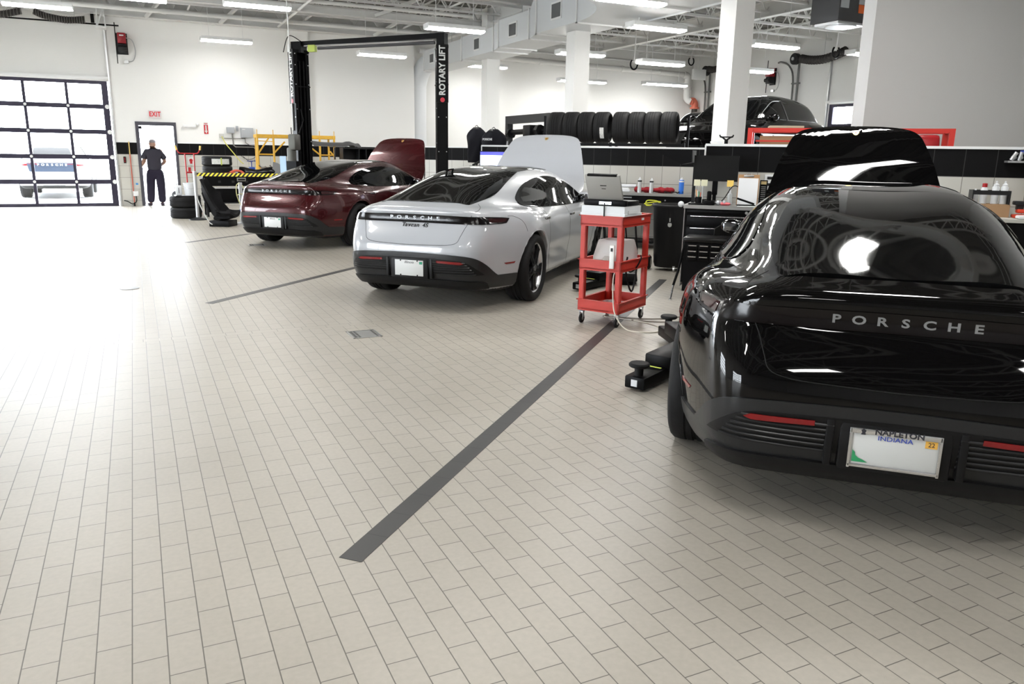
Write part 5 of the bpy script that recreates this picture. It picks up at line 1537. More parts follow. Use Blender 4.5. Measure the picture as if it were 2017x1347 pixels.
m = MB(); m.prism([(0, 0), (.62, 0), (.16, .30), (.05, .33)], .012, (0, .02, 0), RX, bev=.003); m.build('panel_skin', mat('primer_grey', (.22, .22, .22), .4), t)
def vise(x, y, z, label):
    t = thing('bench_vise', label, 'vise', (x, y, z))
    m = MB(); m.cyl(.075, .05, (0, 0, .025), n=24, bev=.01); m.box((.11, .20, .09), (0, 0, .10), bev=.02); m.box((.13, .05, .07), (0, -.07, .16), bev=.012); m.box((.13, .05, .07), (0, .05, .16), bev=.012); m.ball(.07, (0, .0, .10)); m.build('vise_body', mat('vise_blue', (.01, .07, .42), .35), t)
    m = MB(); m.tube([(0, 0, .15), (0, 0, .33)], .012, 8); m.tube([(-.10, 0, .335), (.10, 0, .335)], .009, 8); m.build('vise_handle', mat('vise_blue_dark', (.02, .05, .25), .4), t)
vise(2.56, 20.05, TZ, 'left blue bench vise, beside the table tyres')
vise(3.34, 20.05, TZ, 'right blue bench vise, beside the blue paper')
t = thing('pipe_roll', 'white roll lying on the table between tyre and vise', 'roll', (2.32, 20.05, TZ + .05))
m = MB(); m.cyl(.05, .30, (0, 0, 0), RY, 20); m.build('roll_body', M_WPLAS, t)

# yellow scaffold at the back wall
sc = thing('scaffold', 'yellow steel scaffold standing at the back wall behind the left lift post', 'scaffold', (0, 21.8, 0))
for x in (2.96, 3.37, 4.58, 4.97):
    m = MB(); m.tube([(x, 0, .12), (x, 0, 1.93)], .028, 10); m.tube([(x, 0, 1.93), (x, 0, 2.05)], .010, 8); up = m.build('scaffold_upright', M_YEL, sc)
    m = MB(); m.cyl(.055, .04, (x, 0, .055), RX, 18); m.build('scaffold_wheel', M_RUBBER, up)
m = MB()
for z in (1.07, 1.42): m.tube([(2.96, 0, z), (3.37, 0, z)], .018, 8); m.tube([(4.58, 0, z), (4.97, 0, z)], .018, 8)
m.tube([(2.98, 0, 1.45), (3.28, 0, 1.88)], .020, 8); m.tube([(3.37, 0, 1.45), (3.66, 0, 1.75)], .020, 8); m.tube([(4.58, 0, 1.42), (4.20, 0, 1.72)], .020, 8); m.tube([(4.97, 0, 1.38), (4.85, 0, 1.52)], .020, 8)
m.tube([(2.96, 0, 1.76), (3.37, 0, 1.75)], .010, 8); m.build('scaffold_brace', M_YEL, sc)
m = MB(); m.b2((2.95, -.02, 1.84), (5.0, .0, 1.93)); m.b2((2.95, .60, 1.84), (5.0, .62, 1.93)); m.b2((2.95, 0, 1.84), (2.97, .62, 1.93)); m.b2((4.98, 0, 1.84), (5.0, .62, 1.93)); m.build('platform_rim', M_YEL, sc)
m = MB(); m.b2((2.97, .0, 1.845), (4.98, .60, 1.86)); m.build('platform_board', mat('board_brown', (.40, .20, .05), .6, noise=(8, .5, (.55, .33, .08))), sc)
for x in (3.0, 4.95):
    m = MB(); m.tube([(x, .61, .12), (x, .61, 1.9)], .028, 10); m.cyl(.055, .04, (x, .61, .055), RX, 18); m.build('scaffold_upright', M_YEL, sc)
def motor(x, y, z, label):
    t = thing('engine_part', label, 'engine part', (x, y, z))
    m = MB(); m.cyl(.09, .16, (0, 0, .10), Matrix.Rotation(1.1, 4, 'X'), 20, bev=.02); m.cyl(.05, .10, (.03, -.06, .16), Matrix.Rotation(.7, 4, 'Y'), 16, bev=.01); m.box((.22, .12, .05), (0, 0, .025), bev=.01); m.tube([(.0, 0, .14), (-.12, -.03, .24)], .014, 8)
    m.build('engine_casting', mat('cast_brown', (.16, .13, .11), .5, .6, noise=(20, .5, (.28, .26, .24))), t)
motor(2.84, 20.05, TZ, 'brown metal casting on the table left inside the scaffold frame'); motor(3.10, 20.08, TZ, 'brown metal casting on the table right inside the scaffold frame')
t = thing('under_tray', 'long black car under tray balanced on a stand right of the scaffold', 'car part', (4.68, 20.5, 1.62), .05)
gr = []
for i in range(17):
    u = i / 16
    gr.append([(-.6 + 1.25 * u, -.30 + .6 * v / 8 + .12 * u, .03 + .13 * (1 - u) * (v / 8) + .10 * u * math.sin(PI * v / 8) + (.03 * math.sin(u * 18) if u > .7 else 0)) for v in range(9)])
sheet(gr, .012, 'tray_skin', mat('tray_plastic', (.035, .035, .037), .55), t)
m = MB(); m.tube([(.0, 0, -1.6), (.0, 0, .0)], .02, 10); m.cyl(.2, .02, (.05, 0, .015), n=28); m.cyl(.22, .02, (0, 0, -1.61), n=28); m.build('tray_stand', M_DKGREY, t)
cb = thing('tool_cabinet', 'black open cabinet at the back wall seen above the dark red roof', 'cabinet', (5.06, 21.2, 0))
m = MB(); m.b2((0, 0, 0), (.90, .45, 1.28)); m.b2((0, .40, 1.28), (.9, .45, 1.62)); m.b2((0, 0, 1.60), (.9, .45, 1.63)); m.b2((0, 0, 1.28), (.02, .45, 1.6)); m.b2((.43, 0, 1.28), (.445, .45, 1.6)); m.b2((.62, 0, 1.28), (.635, .45, 1.6)); m.b2((.84, 0, 1.28), (.90, .45, 1.6)); m.build('cabinet_body', M_DKGREY, cb)
m = MB(); m.b2((.43, .38, 1.30), (.84, .39, 1.58)); m.build('cabinet_back', M_BLACK, cb)
t = thing('wall_notice', 'white notice sheet on the black tiles beside the raised red hood', 'notice', (6.70, YG - .016, 1.58))
m = MB(); m.b2((-.07, -.004, -.10), (.17, 0, .08)); b = m.build('notice_sheet', M_PLATE, t)
m = MB()
for k in range(4): m.b2((-.05, -.006, .045 - k * .035), (-.01, -.004, .055 - k * .035))
m.build('notice_print', M_DKGREY, b)
# ------------------------------------------------------------------ duct along the pillars
duct = thing('air_duct', 'large white rectangular air duct stepping down along the pillars', 'air duct', (0, 0, 0))
M_DUCT = mat('duct_white', (.66, .68, .70), .5)
segs = ((14.2, 15.98, 4.07, 4.95, 1.05), (16.30, 17.95, 4.01, 4.60, 1.0), (18.22, 20.3, 3.95, 4.50, .9), (20.3, 23.35, 3.93, 4.47, .75))
for i, (y0, y1, z0, z1, w_) in enumerate(segs):
    m = MB()
    m.b2((8.1 if i else 8.1, y0, z0), (8.1 + w_, y1, z1))
    sg_ = m.build('duct_section', M_DUCT, duct)
    fl = MB()
    for yy in (y0, y1 - .03):
        fl.b2((8.07, yy, z0 - .03), (8.13 + w_, yy + .03, z0 + .0)); fl.b2((8.07, yy, z0 - .03), (8.10, yy + .03, z1 + .02)); fl.b2((8.07, yy, z1), (8.13 + w_, yy + .03, z1 + .03))
    fl.build('duct_flange', M_WHITE, sg_)
    if i + 1 < len(segs) and segs[i + 1][0] > y1 + .01:
        n = segs[i + 1]; m = MB(); bm = m.bm
        A = [(8.1, y1, z0), (8.1 + w_, y1, z0), (8.1 + w_, y1, z1), (8.1, y1, z1)]; B = [(8.1, n[0], n[2]), (8.1 + n[4], n[0], n[2]), (8.1 + n[4], n[0], n[3]), (8.1, n[0], n[3])]
        va = [bm.verts.new(p) for p in A]; vb = [bm.verts.new(p) for p in B]
        for k in range(4): bm.faces.new((va[k], va[(k + 1) % 4], vb[(k + 1) % 4], vb[k]))
        bm.faces.new(va[::-1]); bm.faces.new(vb); bmesh.ops.recalc_face_normals(bm, faces=bm.faces[:])
        m.build('duct_reducer', M_DUCT, duct)
for y0, y1, z0, z1 in ((14.85, 15.30, 4.23, 4.58), (16.94, 17.37, 4.13, 4.46), (19.08, 19.46, 4.06, 4.38), (22.45, 22.82, 4.05, 4.35)):
    m = MB(); m.b2((8.085, y0, z0), (8.10, y1, z1)); g_ = m.build('duct_grille', M_WHITE, duct)
    m = MB(); m.b2((8.078, y0 + .04, z0 + .04), (8.088, y1 - .04, z1 - .04)); m.build('grille_face', mat('grille_dark', (.10, .105, .11), .5), g_)
m = MB(); m.tube(spline([(8.5, 23.30, 4.2), (8.3, 23.75, 4.12), (8.15, 24.0, 3.7), (8.12, 24.05, 3.0), (8.12, 24.05, .1)], 8), .27, 24); m.build('duct_riser', M_DUCT, duct)
pl = spline([(8.1, 14.2), (7.98, 13.5), (7.62, 12.7), (7.0, 12.1), (6.2, 11.8)], 6).tolist() + [(6.2, 10.9), (7.4, 10.9), (8.3, 10.4), (8.9, 9.0), (9.15, 9.0), (9.15, 14.2)]
m = MB(); m.prism(pl, .88, (0, 0, 4.07)); m.build('duct_branch', M_DUCT, duct)
m = MB(); m.b2((7.7, 12.0, 4.04), (9.2, 12.04, 4.07)); m.b2((9.15, 9.0, 4.04), (9.18, 14.2, 4.10)); m.build('duct_flange', M_WHITE, duct)
m = MB()
for y in (9.5, 13.5, 17.2, 19.6, 22.6): m.tube([(8.35, y, 4.4), (8.35, y, H_DECK)], .008, 6); m.tube([(8.7, y, 4.4), (8.7, y, H_DECK)], .008, 6)
m.build('duct_hanger', M_STEEL, duct)

# ------------------------------------------------------------------ pipes under the roof
def pipe(name, label, pts, r, m=M_BEAM, cat='pipe', couple=0):
    t = thing(name, label, cat, (0, 0, 0))
    q = MB(); q.tube(pts, r, 14); b = q.build('pipe_run', m, t)
    if couple:
        q = MB(); a, b_ = Vector(pts[0]), Vector(pts[1]); L_ = (b_ - a).length
        k = 1.0
        while k < L_: 
            c = a.lerp(b_, k / L_); d = (b_ - a).normalized() * .05; q.tube([c - d, c + d], r * 1.25, 14); k += couple
        q.build('pipe_coupling', m, b)
    return t
pipe('sprinkler_main', 'thick white pipe under the roof along the far bright wall', [(8.2, 24.1, 4.58), (18.3, 24.1, 4.42)], .085, couple=1.6)
pipe('sprinkler_pipe', 'thin white pipe above the thick one along the far bright wall', [(8.2, 24.25, 4.85), (18.6, 24.25, 4.75)], .04)
pipe('sprinkler_pipe', 'white pipe under the joists at the top left of the back wall', [(-6, 22.6, 4.86), (8.0, 22.6, 4.86)], .055, couple=3)
pipe('sprinkler_pipe', 'white pipe under the joists in front of the second roof beam', [(-6, 19.3, 4.86), (8.0, 19.3, 4.86)], .045, couple=3)
pipe('sprinkler_pipe', 'white branch pipe running towards the back wall near the left lift post', [(3.9, 9.0, 4.82), (3.9, 23.3, 4.82)], .03)
ris = thing('sprinkler_riser', 'riser with white top, salmon elbow and dark pipe at the far corner', 'pipe', (-.07, 0, 0))
m = MB(); m.tube(spline([(18.3, 24.1, 4.42), (18.48, 24.1, 4.36), (18.5, 24.1, 4.1), (18.5, 24.1, 3.62), (18.62, 24.0, 3.50)], 5), .12, 16); m.cyl(.15, .08, (18.5, 24.1, 3.95), n=20); m.build('riser_top', M_BEAM, ris)
m = MB(); m.tube(spline([(18.60, 24.0, 3.50), (18.72, 24.0, 3.52), (18.80, 24.0, 3.42), (18.80, 24.0, 3.30)], 5), .125, 16); m.cyl(.165, .07, (18.80, 24.0, 3.28), n=20); m.cyl(.15, .08, (18.80, 24.0, 2.93), n=20); m.cyl(.03, .16, (18.62, 24.0, 2.75), RX, 10); m.build('riser_elbow', mat('salmon_iron', (.62, .16, .10), .5), ris)
m = MB(); m.tube([(18.80, 24.0, 3.3), (18.80, 24.0, .05)], .105, 16); m.build('riser_pipe', mat('dark_iron', (.06, .055, .05), .5, .4), ris)
m = MB(); m.cyl(.10, .03, (18.55, 23.95, 2.55), RX, 20); m.tube([(18.55, 24.0, 2.55), (18.8, 24.0, 2.55)], .03, 10); m.build('riser_valve', M_REDP, ris)
t = thing('alarm_horn', 'round red horn on the far right wall below the conduits', 'alarm', (18.96, 23.96, 3.0))
m = MB(); m.cyl(.11, .10, (-.051, 0, 0), RY, 24, bev=.02); m.build('horn_body', mat('horn_red', (.5, .10, .03), .45), t)
t = thing('air_vent', 'white rectangular louvre hanging beside the far corner', 'vent', (18.2, 23.2, 4.35))
m = MB(); m.box((.55, .10, .35), (0, 0, 0), bev=.01); m.build('vent_body', M_WHITE, t)
m = MB(); m.tube([(0, 0, .17), (0, 0, H_DECK - 4.35)], .012, 6); m.build('vent_hanger', M_WHITE, t)
M_COND = mat('conduit_dark', (.16, .16, .155), .45, .4)
for y, lab in ((23.60, 'pair of dark conduits bending down left of the tallest pillar'), (19.35, 'pair of dark conduits with clamps right of the door operator')):
    t = thing('conduit_pair', lab, 'conduit', (18.96, y, 0))
    m = MB(); m.tube(spline([(-.075, .75, 4.50), (-.075, .6, 4.50), (-.075, .25, 4.35), (-.075, .05, 3.9), (-.075, .04, 2.5), (-.075, .04, .1)], 6), .028, 8)
    m.tube([(-.08, -.16, 4.6), (-.08, -.16, .1)], .035, 8)
    for z in (3.8, 3.1, 2.5): m.b2((-.09, -.20, z), (-.002, .10, z + .04))
    m.build('conduit_run', M_COND, t)
    h = thing('hose_reel', ('dark round hose reel drum left of the tallest pillar', 'dark round hose reel drum at the start of the black exhaust hose')[y < 20], 'hose reel', (18.70, y - .16, 4.52))
    m = MB(); m.cyl(.17, .16, (0, 0, 0), RY, 26, bev=.02); m.b2((.08, -.06, -.06), (.26, .06, .06)); m.build('reel_drum', M_DKGREY, h)
    m = MB(); m.cyl(.05, .20, (-.02, 0, 0), RY, 18); m.build('reel_hub', M_STEEL, h)
t = operator(18.96, 20.35, 4.10, -PI / 2, 'red and black door operator on the far right wall between the conduits')
def ribbed_y(label, pts, r):
    t = thing('exhaust_hose', label, 'exhaust hose', (0, 0, 0)); P = spline(pts, 10)
    out = [Vector(p) for p in P]; rr = [r if k % 2 else r * .84 for k in range(len(out))]
    m = MB(); m.tube(out, rr, 14); m.build('hose_body', mat('hose_black', (.025, .024, .024), .6), t)
    m = MB(); m.tube([out[len(out) // 2], Vector((out[len(out) // 2].x, out[len(out) // 2].y, H_DECK))], .006, 6); m.build('hanger_wire', M_STEEL, t)
ribbed_y('black ribbed exhaust hose sagging beside the grey wall edge', [(18.65, 18.9, 4.50), (18.65, 18.5, 4.42), (18.65, 18.0, 4.40), (18.65, 17.5, 4.48), (18.65, 17.2, 4.56)], .13)
ribbed_y('short black ribbed hose just left of the tallest pillar', [(18.6, 23.2, 4.56), (18.6, 22.9, 4.52), (18.6, 22.5, 4.55)], .11)
for x, y, z, lab in ((12.4, 18.6, 3.95, 'black forked hanger below the second row light over the tyres'), (17.6, 22.9, 4.75, 'black ring hanger at the end of a white rod left of the tallest pillar'), (15.6, 14.7, 4.08, 'black ring hanger at the end of a white rod before the grey wall')):
    t = thing('hose_hanger', lab, 'hanger', (x, y, z))
    m = MB(); m.tube([(0, 0, .0), (.05, 0, H_DECK - z)], .014, 8); m.build('hanger_rod', M_BEAM, t)
    m = MB(); m.tube([(.11 * math.cos(a), 0, -.02 + .13 * math.sin(a)) for a in np.linspace(-4.0, .9, 18)], .022, 8); m.build('hanger_ring', M_BLACK, t)
# unit heater
t = thing('unit_heater', 'dark grey unit heater with white papers and orange label at the top edge', 'heater', (10.95, 10.35, 3.80))
m = MB(); m.b2((.0, .0, .02), (.78, .62, .62)); b = m.build('heater_body', mat('heater_grey', (.060, .060, .064), .5, spec=.3), t)
m = MB(); m.b2((.03, -.004, .22), (.22, .0, .42)); m.b2((.45, -.004, .30), (.68, .0, .60)); m.build('heater_paper', mat('paper_grey', (.42, .44, .46), .6), b)
m = MB(); m.b2((.45, -.005, .16), (.66, .0, .295)); m.build('heater_label', mat('label_orange', (.70, .13, .02), .5), b)
m = MB(); m.cyl(.26, .06, (.40, .30, -.01), n=28); m.b2((.06, .05, -.02), (.74, .57, .02)); m.build('heater_outlet', M_STEEL, t)
m = MB(); m.tube([(.1, .3, .62), (.1, .3, H_DECK - 3.8)], .014, 8); m.tube([(.7, .3, .62), (.7, .3, H_DECK - 3.8)], .014, 8); m.build('heater_hanger', M_STEEL, t)

# ------------------------------------------------------------------ tyre racks behind the middle low wall
def _ls(s, t, z=0): return W(s, t, z)
rack = thing('tyre_rack', 'black steel rack carrying eight upright tyres behind the low wall', 'rack', W(15.35, 2.05, 0), BAY)
LT = 2.90
m = MB()
for y in (0, LT / 2 - .05, LT):
    for x in (0, .52): m.box((.045, .05, 2.30 if x > .3 else 1.78), (x, y, 1.15 if x > .3 else .89))
m.build('rack_upright', M_BLACK, rack)
m = MB()
for z in (1.74, .9):
    for x in (.0, .52): m.box((.04, LT, .05), (x, LT / 2, z))
m.build('rack_rail', M_BLACK, rack)
m = MB(); m.box((.012, .10, .04), (-.02, LT - .18, 1.80)); m.build('rack_tag', mat('tag_yellow', (.6, .55, .2), .5), rack)
RT = make_tyre_mesh(.300, .30, .225)
ti = 0
names = ['first', 'second', 'third', 'fourth']
for grp, t0 in (('left', 3.52), ('right', 2.21)):
    for k in range(4):
        tt = t0 + .155 + .31 * (3 - k)
        tyre(f'{names[k]} tyre from the left in the {grp} row on the rack' + (', paper label on it' if (grp == 'left' and k == 3) else ''), W(15.61, tt, 1.765 + .300), (PI / 2, 0, BAY), me=RT)
lb = thing('tyre_label', 'white printed label hanging on the last tyre of the left row', 'label', W(15.61, 3.52 + .12, 2.065), BAY)
m = MB()
bm = m.bm
for k in range(6):
    a0, a1 = math.radians(182 + k * 7), math.radians(182 + (k + 1) * 7)
    vs = [bm.verts.new((.3035 * math.cos(a), y, .3035 * math.sin(a))) for a in (a0, a1) for y in (-.045, .035)]
    bm.faces.new((vs[0], vs[1], vs[3], vs[2]))
bmesh.ops.remove_doubles(bm, verts=bm.verts[:], dist=1e-5); m.build('label_sheet', mat('label_paper2', (.70, .70, .68), .6, noise=(50, .6, (.25, .25, .25))), lb)

# alignment portal behind the middle wall
al = thing('alignment_rig', 'black camera beam and portal of the wheel aligner behind the raised white hood', 'aligner', (8.32, 0, 0))
for y in (17.76, 15.62):
    m = MB(); m.box((.14, .14, 2.25), (0, y, 1.125)); m.build('rig_post', M_DKGREY, al)
m = MB(); m.box((.14, 2.28, .18), (0, 16.69, 2.326)); m.build('rig_crossbeam', M_DKGREY, al)
m = MB(); m.tube([(-.10, 17.35, 2.03), (-.10, 15.6, 2.05)], .062, 12); m.box((.12, .12, .12), (-.06, 17.62, 2.03)); cbm = m.build('camera_beam', M_BLACK, al)
m = MB(); m.cyl(.115, .13, (-.12, 17.42, 2.0), RX, 8); m.build('camera_head', M_BLACK, cbm)
m = MB(); m.box((.22, .36, .25), (-.10, 16.40, 2.05), bev=.02); m.cyl(.12, .14, (-.15, 15.85, 2.05), RX, 8); m.build('camera_unit', M_BLACK, cbm)
m = MB(); m.tube([(.07, 18.1, 2.08), (.02, 17.88, 2.08), (.0, 17.86, .1)], .018, 8); m.build('rig_pipe', M_SILVER, al)

# ------------------------------------------------------------------ black SUV and dark car on lifts in the far room
def simple_car(name, label, P, key, paint, loc, rz, lift_h, lift_label):
    car = thing(name, label, 'car', (*loc, lift_h), rz)
    me, bvh = shell(P, key)
    if not me.materials: me.materials.append(paint); me.materials.append(M_WELL)
    b = bpy.data.objects.new('body', me); COL.objects.link(b); b.parent = car
    b.material_slots[0].link = 'OBJECT'; b.material_slots[0].material = paint
    for sg in (1, -1):
        so = spline([(.62, 1.16), (.70, 1.36), (1.0, 1.50), (1.6, 1.575), (2.3, 1.59), (2.75, 1.54), (3.15, 1.38), (3.5, 1.18)], 5).tolist() + [(3.4, 1.135), (2.2, 1.145), (1.2, 1.15)]
        patch('side_window', bvh, ray_side(sg), so, .003, M_GLASS, car, step=.05)
        wt = MB(); seam(wt, bvh, ray_side(sg), [(2.30, 1.575), (2.75, 1.53), (3.15, 1.37), (3.52, 1.17)], .010, .004); wt.build('window_trim', M_CHROME, car); bp_ = MB(); seam(bp_, bvh, ray_side(sg), [(2.30, 1.13), (2.30, 1.57)], .022, .0); bp_.build('window_pillar', M_BLKPL, car)
        gp = MB()
        for q in ([(2.30, 1.10), (2.34, .8), (2.30, .45)], [(3.35, 1.08), (3.38, .8), (3.30, .45)], [(1.25, 1.10), (1.22, .95), (1.42, .7), (1.45, .45)]): seam(gp, bvh, ray_side(sg), q)
        gp.build('panel_gaps', M_GAP, car)
        ds = MB(); seam(ds, bvh, ray_side(sg), [(1.5, .98), (2.6, .98)], .012, .006, n=3); ds.build('door_handle', M_CHROME if key == 'x' else paint, car)
        m = MB(); m.ball(.12, (3.35, sg * 1.04, 1.16), (.7, 1.0, .75)); m.bar((3.35, sg * .88, 1.10), (3.35, sg * 1.02, 1.13), .05, .04); m.build('door_mirror', paint, car)
    patch('windshield', bvh, ray_top, rounded([(2.98, -.56), (2.98, .56), (3.72, .66), (3.72, -.66)], .06), .003, M_GLASS, car, step=.06)
    patch('rear_window', bvh, ray_rear, rounded([(-.56, 1.20), (.56, 1.20), (.46, 1.50), (-.46, 1.50)], .06), .003, M_GLASS, car, step=.06)
    rr = ray_round(1.0)
    for sg in (1, -1):
        q = [(sg * a, z) for a, z in ((20, .96), (50, .97), (52, 1.03), (20, 1.03))]
        patch('tail_lamp', bvh, rr, q, .006, M_REDLENS, car, step=.03, su=3.0)
    wm = None
    for wx, sg in ((P['axles'][0], -1), (P['axles'][0], 1), (P['axles'][1], -1), (P['axles'][1], 1)):
        if wm is None: wm = car_wheel(R=.385, w=.29, rr=.27, dark=True); o = wm
        else: o = copy_tree(wm)
        o.parent = car; o.location = (wx, sg * .83, .385); o.rotation_euler = (-sg * PI / 2, .2, 0)
    if lift_h > .1:
        lf = thing('car_lift', lift_label, 'vehicle lift', (*loc, 0), rz)
        for sg in (1, -1):
            m = MB(); m.cyl(.11, lift_h + .10, (2.4, sg * .45, (lift_h + .10) / 2), n=24); po = m.build('lift_piston', M_STEEL, lf)
            m = MB(); m.b2((1.3, sg * .45 - .12, lift_h + .12), (3.5, sg * .45 + .12, lift_h + .18)); m.build('lift_pad', M_BLACK, po)
    return car, bvh
_r0 = math.atan2(-.342, -.94)
_d = Vector((math.cos(_r0), math.sin(_r0), 0)); _l = Vector((-_d.y, _d.x, 0))
_o = Vector((12.1, 13.5, 0)) - _d * 4.12 - _l * .95
suv, bvhS = simple_car('suv', 'black SUV raised on a lift beyond the low wall right of the tallest pillar', PROFILE_SUV, 'suv', PAINT_BLACK, (_o.x, _o.y), _r0, 1.25, 'lift pistons under the raised black SUV')
M_DKBLUE = mat('dark_blue_paint', (.003, .004, .010), .06, spec=.4, coat=.5)
_r1 = math.radians(32)
dc, bvhD = simple_car('parked_car', 'dark blue car raised on a lift left of the tallest pillar, blue plate', PROFILE_SUV, 'suv', M_DKBLUE, (14.35, 18.35), _r1, 1.17, 'lift pistons under the raised dark blue car')
m = MB(); m.box((.006, .31, .155), (-.012, .42, .90), bev=.003); p_ = m.build('license_plate', mat('plate_pale', (.55, .62, .68), .5), dc)
m = MB(); m.box((.002, .28, .06), (-.017, .42, .93)); m.build('plate_band', mat('plate_blue', (.05, .22, .55), .5), p_)

# red stock rack with boxes behind the near low wall
M_RACK = mat('rack_red', (.50, .030, .022), .4)
rr_ = thing('stock_rack', 'red steel rack holding cardboard boxes behind the near low wall', 'rack', W(10.75, .60, 0), BAY + PI)
m = MB()
for y in (0, 2.30):
    for x in (0, -.45): m.box((.06, .06, 1.90), (x, y, .95))
m.build('rack_post', M_RACK, rr_)
m = MB()
for x in (0.0, -.45):
    m.box((.035, 2.30, .05), (x, 1.15, 1.875)); m.box((.035, 2.30, .05), (x, 1.15, 1.5))
m.box((.47, .035, .05), (-.225, 0, 1.875)); m.box((.47, .035, .05), (-.225, 2.3, 1.875)); m.box((.02, .55, .02), (.0, .35, 1.74)); m.build('rack_rail', M_RACK, rr_)
m = MB(); m.b2((-.45, 0, 1.49), (0, 2.3, 1.505)); m.build('rack_shelf', M_DKGREY, rr_)
M_CARD = mat('cardboard', (.36, .22, .12), .8, noise=(9, .3, (.30, .18, .09)))
def on_rack(x, y, z): 
    v = Matrix.Rotation(BAY + PI, 3, 'Z') @ Vector((x, y, 0)); w = W(10.75, .60, 0); return (w.x + v.x, w.y + v.y, z)
t = thing('cardboard_box', 'long brown cardboard box on the red rack, folded open', 'box', on_rack(-.22, .62, 1.505), BAY + PI)
m = MB(); m.b2((-.17, -.50, 0), (.17, .50, .30)); b = m.build('box_body', M_CARD, t)
m = MB(); m.box((.004, .98, .012), (.172, 0, .17)); m.build('box_edge', mat('card_dark', (.16, .09, .05), .8), b)
t = thing('paper_stack', 'flat pale package on top of the red rack', 'package', on_rack(-.2, .42, 1.90), BAY + PI)
m = MB(); m.box((.30, .42, .03), (0, 0, .015), .1, bev=.004); m.build('package_body', mat('package_tan', (.42, .36, .26), .7), t)
t = thing('jerry_can', 'red container with dark round cap at the right end of the red rack', 'container', on_rack(-.22, 2.08, 1.505), BAY + PI)
m = MB(); m.box((.24, .28, .33), (0, 0, .165), bev=.04, top=.86); m.build('can_body', M_REDP, t)
m = MB(); m.cyl(.085, .05, (.13, -.10, .15), RY, 24, bev=.01); m.build('can_cap', M_DKGREY, t)

# drinking hook on the low wall: black yoke stand
t = thing('yoke_stand', 'small black forked stand on top of the near low wall by the pillar', 'stand', W(9.88, .82, 1.683), BAY)
m = MB(); m.cyl(.022, .05, (0, 0, .025), n=14); m.tube([(0, 0, .04), (0, .045, .075), (0, .075, .085)], .010, 8); m.tube([(0, 0, .04), (0, -.045, .075), (0, -.075, .085)], .010, 8); m.tube([(0, -.08, .105), (0, -.07, .08), (0, .07, .08), (0, .08, .105)], .009, 8); m.build('yoke_body', M_BLACK, t)
t = thing('white_hose', 'short white hose lying on top of the near low wall', 'hose', (0, 0, 0))
m = MB(); m.tube(spline([W(9.88, 1.00, 1.70), W(9.86, .95, 1.715), W(9.88, .90, 1.705), W(9.90, .87, 1.696)], 6), .011, 8); m.build('hose_body', M_WPLAS, t)

# ------------------------------------------------------------------ middle bay: bench against the low wall
bn = thing('work_bench', 'long steel topped bench against the low wall behind the cart', 'workbench', W(13.16, 1.45, 0), BAY)
m = MB(); m.b2((0, 0, .885), (.66, 2.30, .925)); m.build('bench_top', mat('bench_steel', (.42, .42, .41), .35, .6), bn)
m = MB(); m.b2((.02, .02, .76), (.64, 2.28, .884)); b = m.build('bench_drawer_row', M_BLACK, bn)
m = MB(); m.cyl(.012, .01, (.012, .55, .82), RY, 12); m.box((.01, .14, .02), (.012, 1.18, .85)); m.build('drawer_lock', M_STEEL, b)
for y in (.04, .60, 1.7, 2.24):
    m = MB(); m.b2((.04, y, 0), (.60, y + .06, .76)); m.build('leg', M_BLACK, bn)
m = MB(); m.b2((.05, .04, .10), (.6, 2.24, .13)); m.build('bench_shelf', M_BLACK, bn)
def at(s, t, z): return tuple(W(s, t, z))
def can(label, s, t, z, h, r, body, cap, capc, cat='spray can'):
    o = thing('spray_can' if cat == 'spray can' else 'bottle', label, cat, at(s, t, z))
    m = MB(); m.lathe([(0, 0), (r, 0), (r, h * .78), (r * .92, h * .84), (0, h * .85)], n=24); m.build('can_body' if cat == 'spray can' else 'bottle_body', body, o)
    m = MB(); m.lathe([(r * .6, h * .84), (r * .62, h * .90), (r * .2, h * .93), (r * .18, h), (0, h)], n=20); m.build('can_cap' if cat == 'spray can' else 'bottle_cap', capc, o)
    m = MB(); m.lathe([(r * 1.01, h * .70), (r * 1.01, h * .79)], n=24); m.build('label_ring', cap, o)
    return o
M_CAN = mat('can_silver', (.55, .56, .56), .35, .5)
can('left silver spray can with white nozzle on the bench behind the cart', 13.35, 2.47, .926, .26, .034, M_CAN, M_BLACK, M_WPLAS)
can('right silver spray can with black side on the bench behind the cart', 13.35, 2.27, .926, .25, .033, M_CAN, M_BLACK, M_WPLAS)
o = can('blue cleaner bottle with white cap at the right end of the bench', 13.40, 1.78, .926, .27, .042, mat('bottle_blue', (.02, .16, .65), .3), M_WPLAS, M_WPLAS, 'bottle')
t = thing('towel', 'dark red shop towel heap between the two spray cans', 'towel', at(13.5, 2.25, .926), BAY)
m = MB(); rnd = random.Random(5)
for k in range(11): m.ball(.055, (rnd.uniform(-.05, .05), -.28 + k * .056, .045), (1.3, 1.3, rnd.uniform(.6, 1.05)), rnd.random(), seg=10)
m.build('towel_cloth', mat('cloth_red', (.30, .012, .02), .85), t)
t = thing('paper_roll', 'white crumpled paper on the bench left of the spray cans', 'paper', at(13.45, 2.82, .926), BAY)
m = MB(); m.box((.16, .36, .07), (0, .0, .035), .1, bev=.02, top=.8); m.cyl(.028, .5, (.12, 0, .10), RX, 14); m.build('paper_body', mat('paper_white', (.72, .73, .76), .7), t)
t = thing('tool_cables', 'tangle of black cables at the right of the bench', 'cable', (0, 0, 0))
m = MB(); rnd = random.Random(9); m.tube(spline([at(13.35 + rnd.uniform(-.12, .2), 2.05 - k * .028, .935 + .03 * rnd.random()) for k in range(12)], 5), .008, 6); m.build('cable_run', M_RUBB, t)
t = thing('yellow_cable', 'yellow cable coil hung under the bench behind the laptop', 'cable', (0, 0, 0))
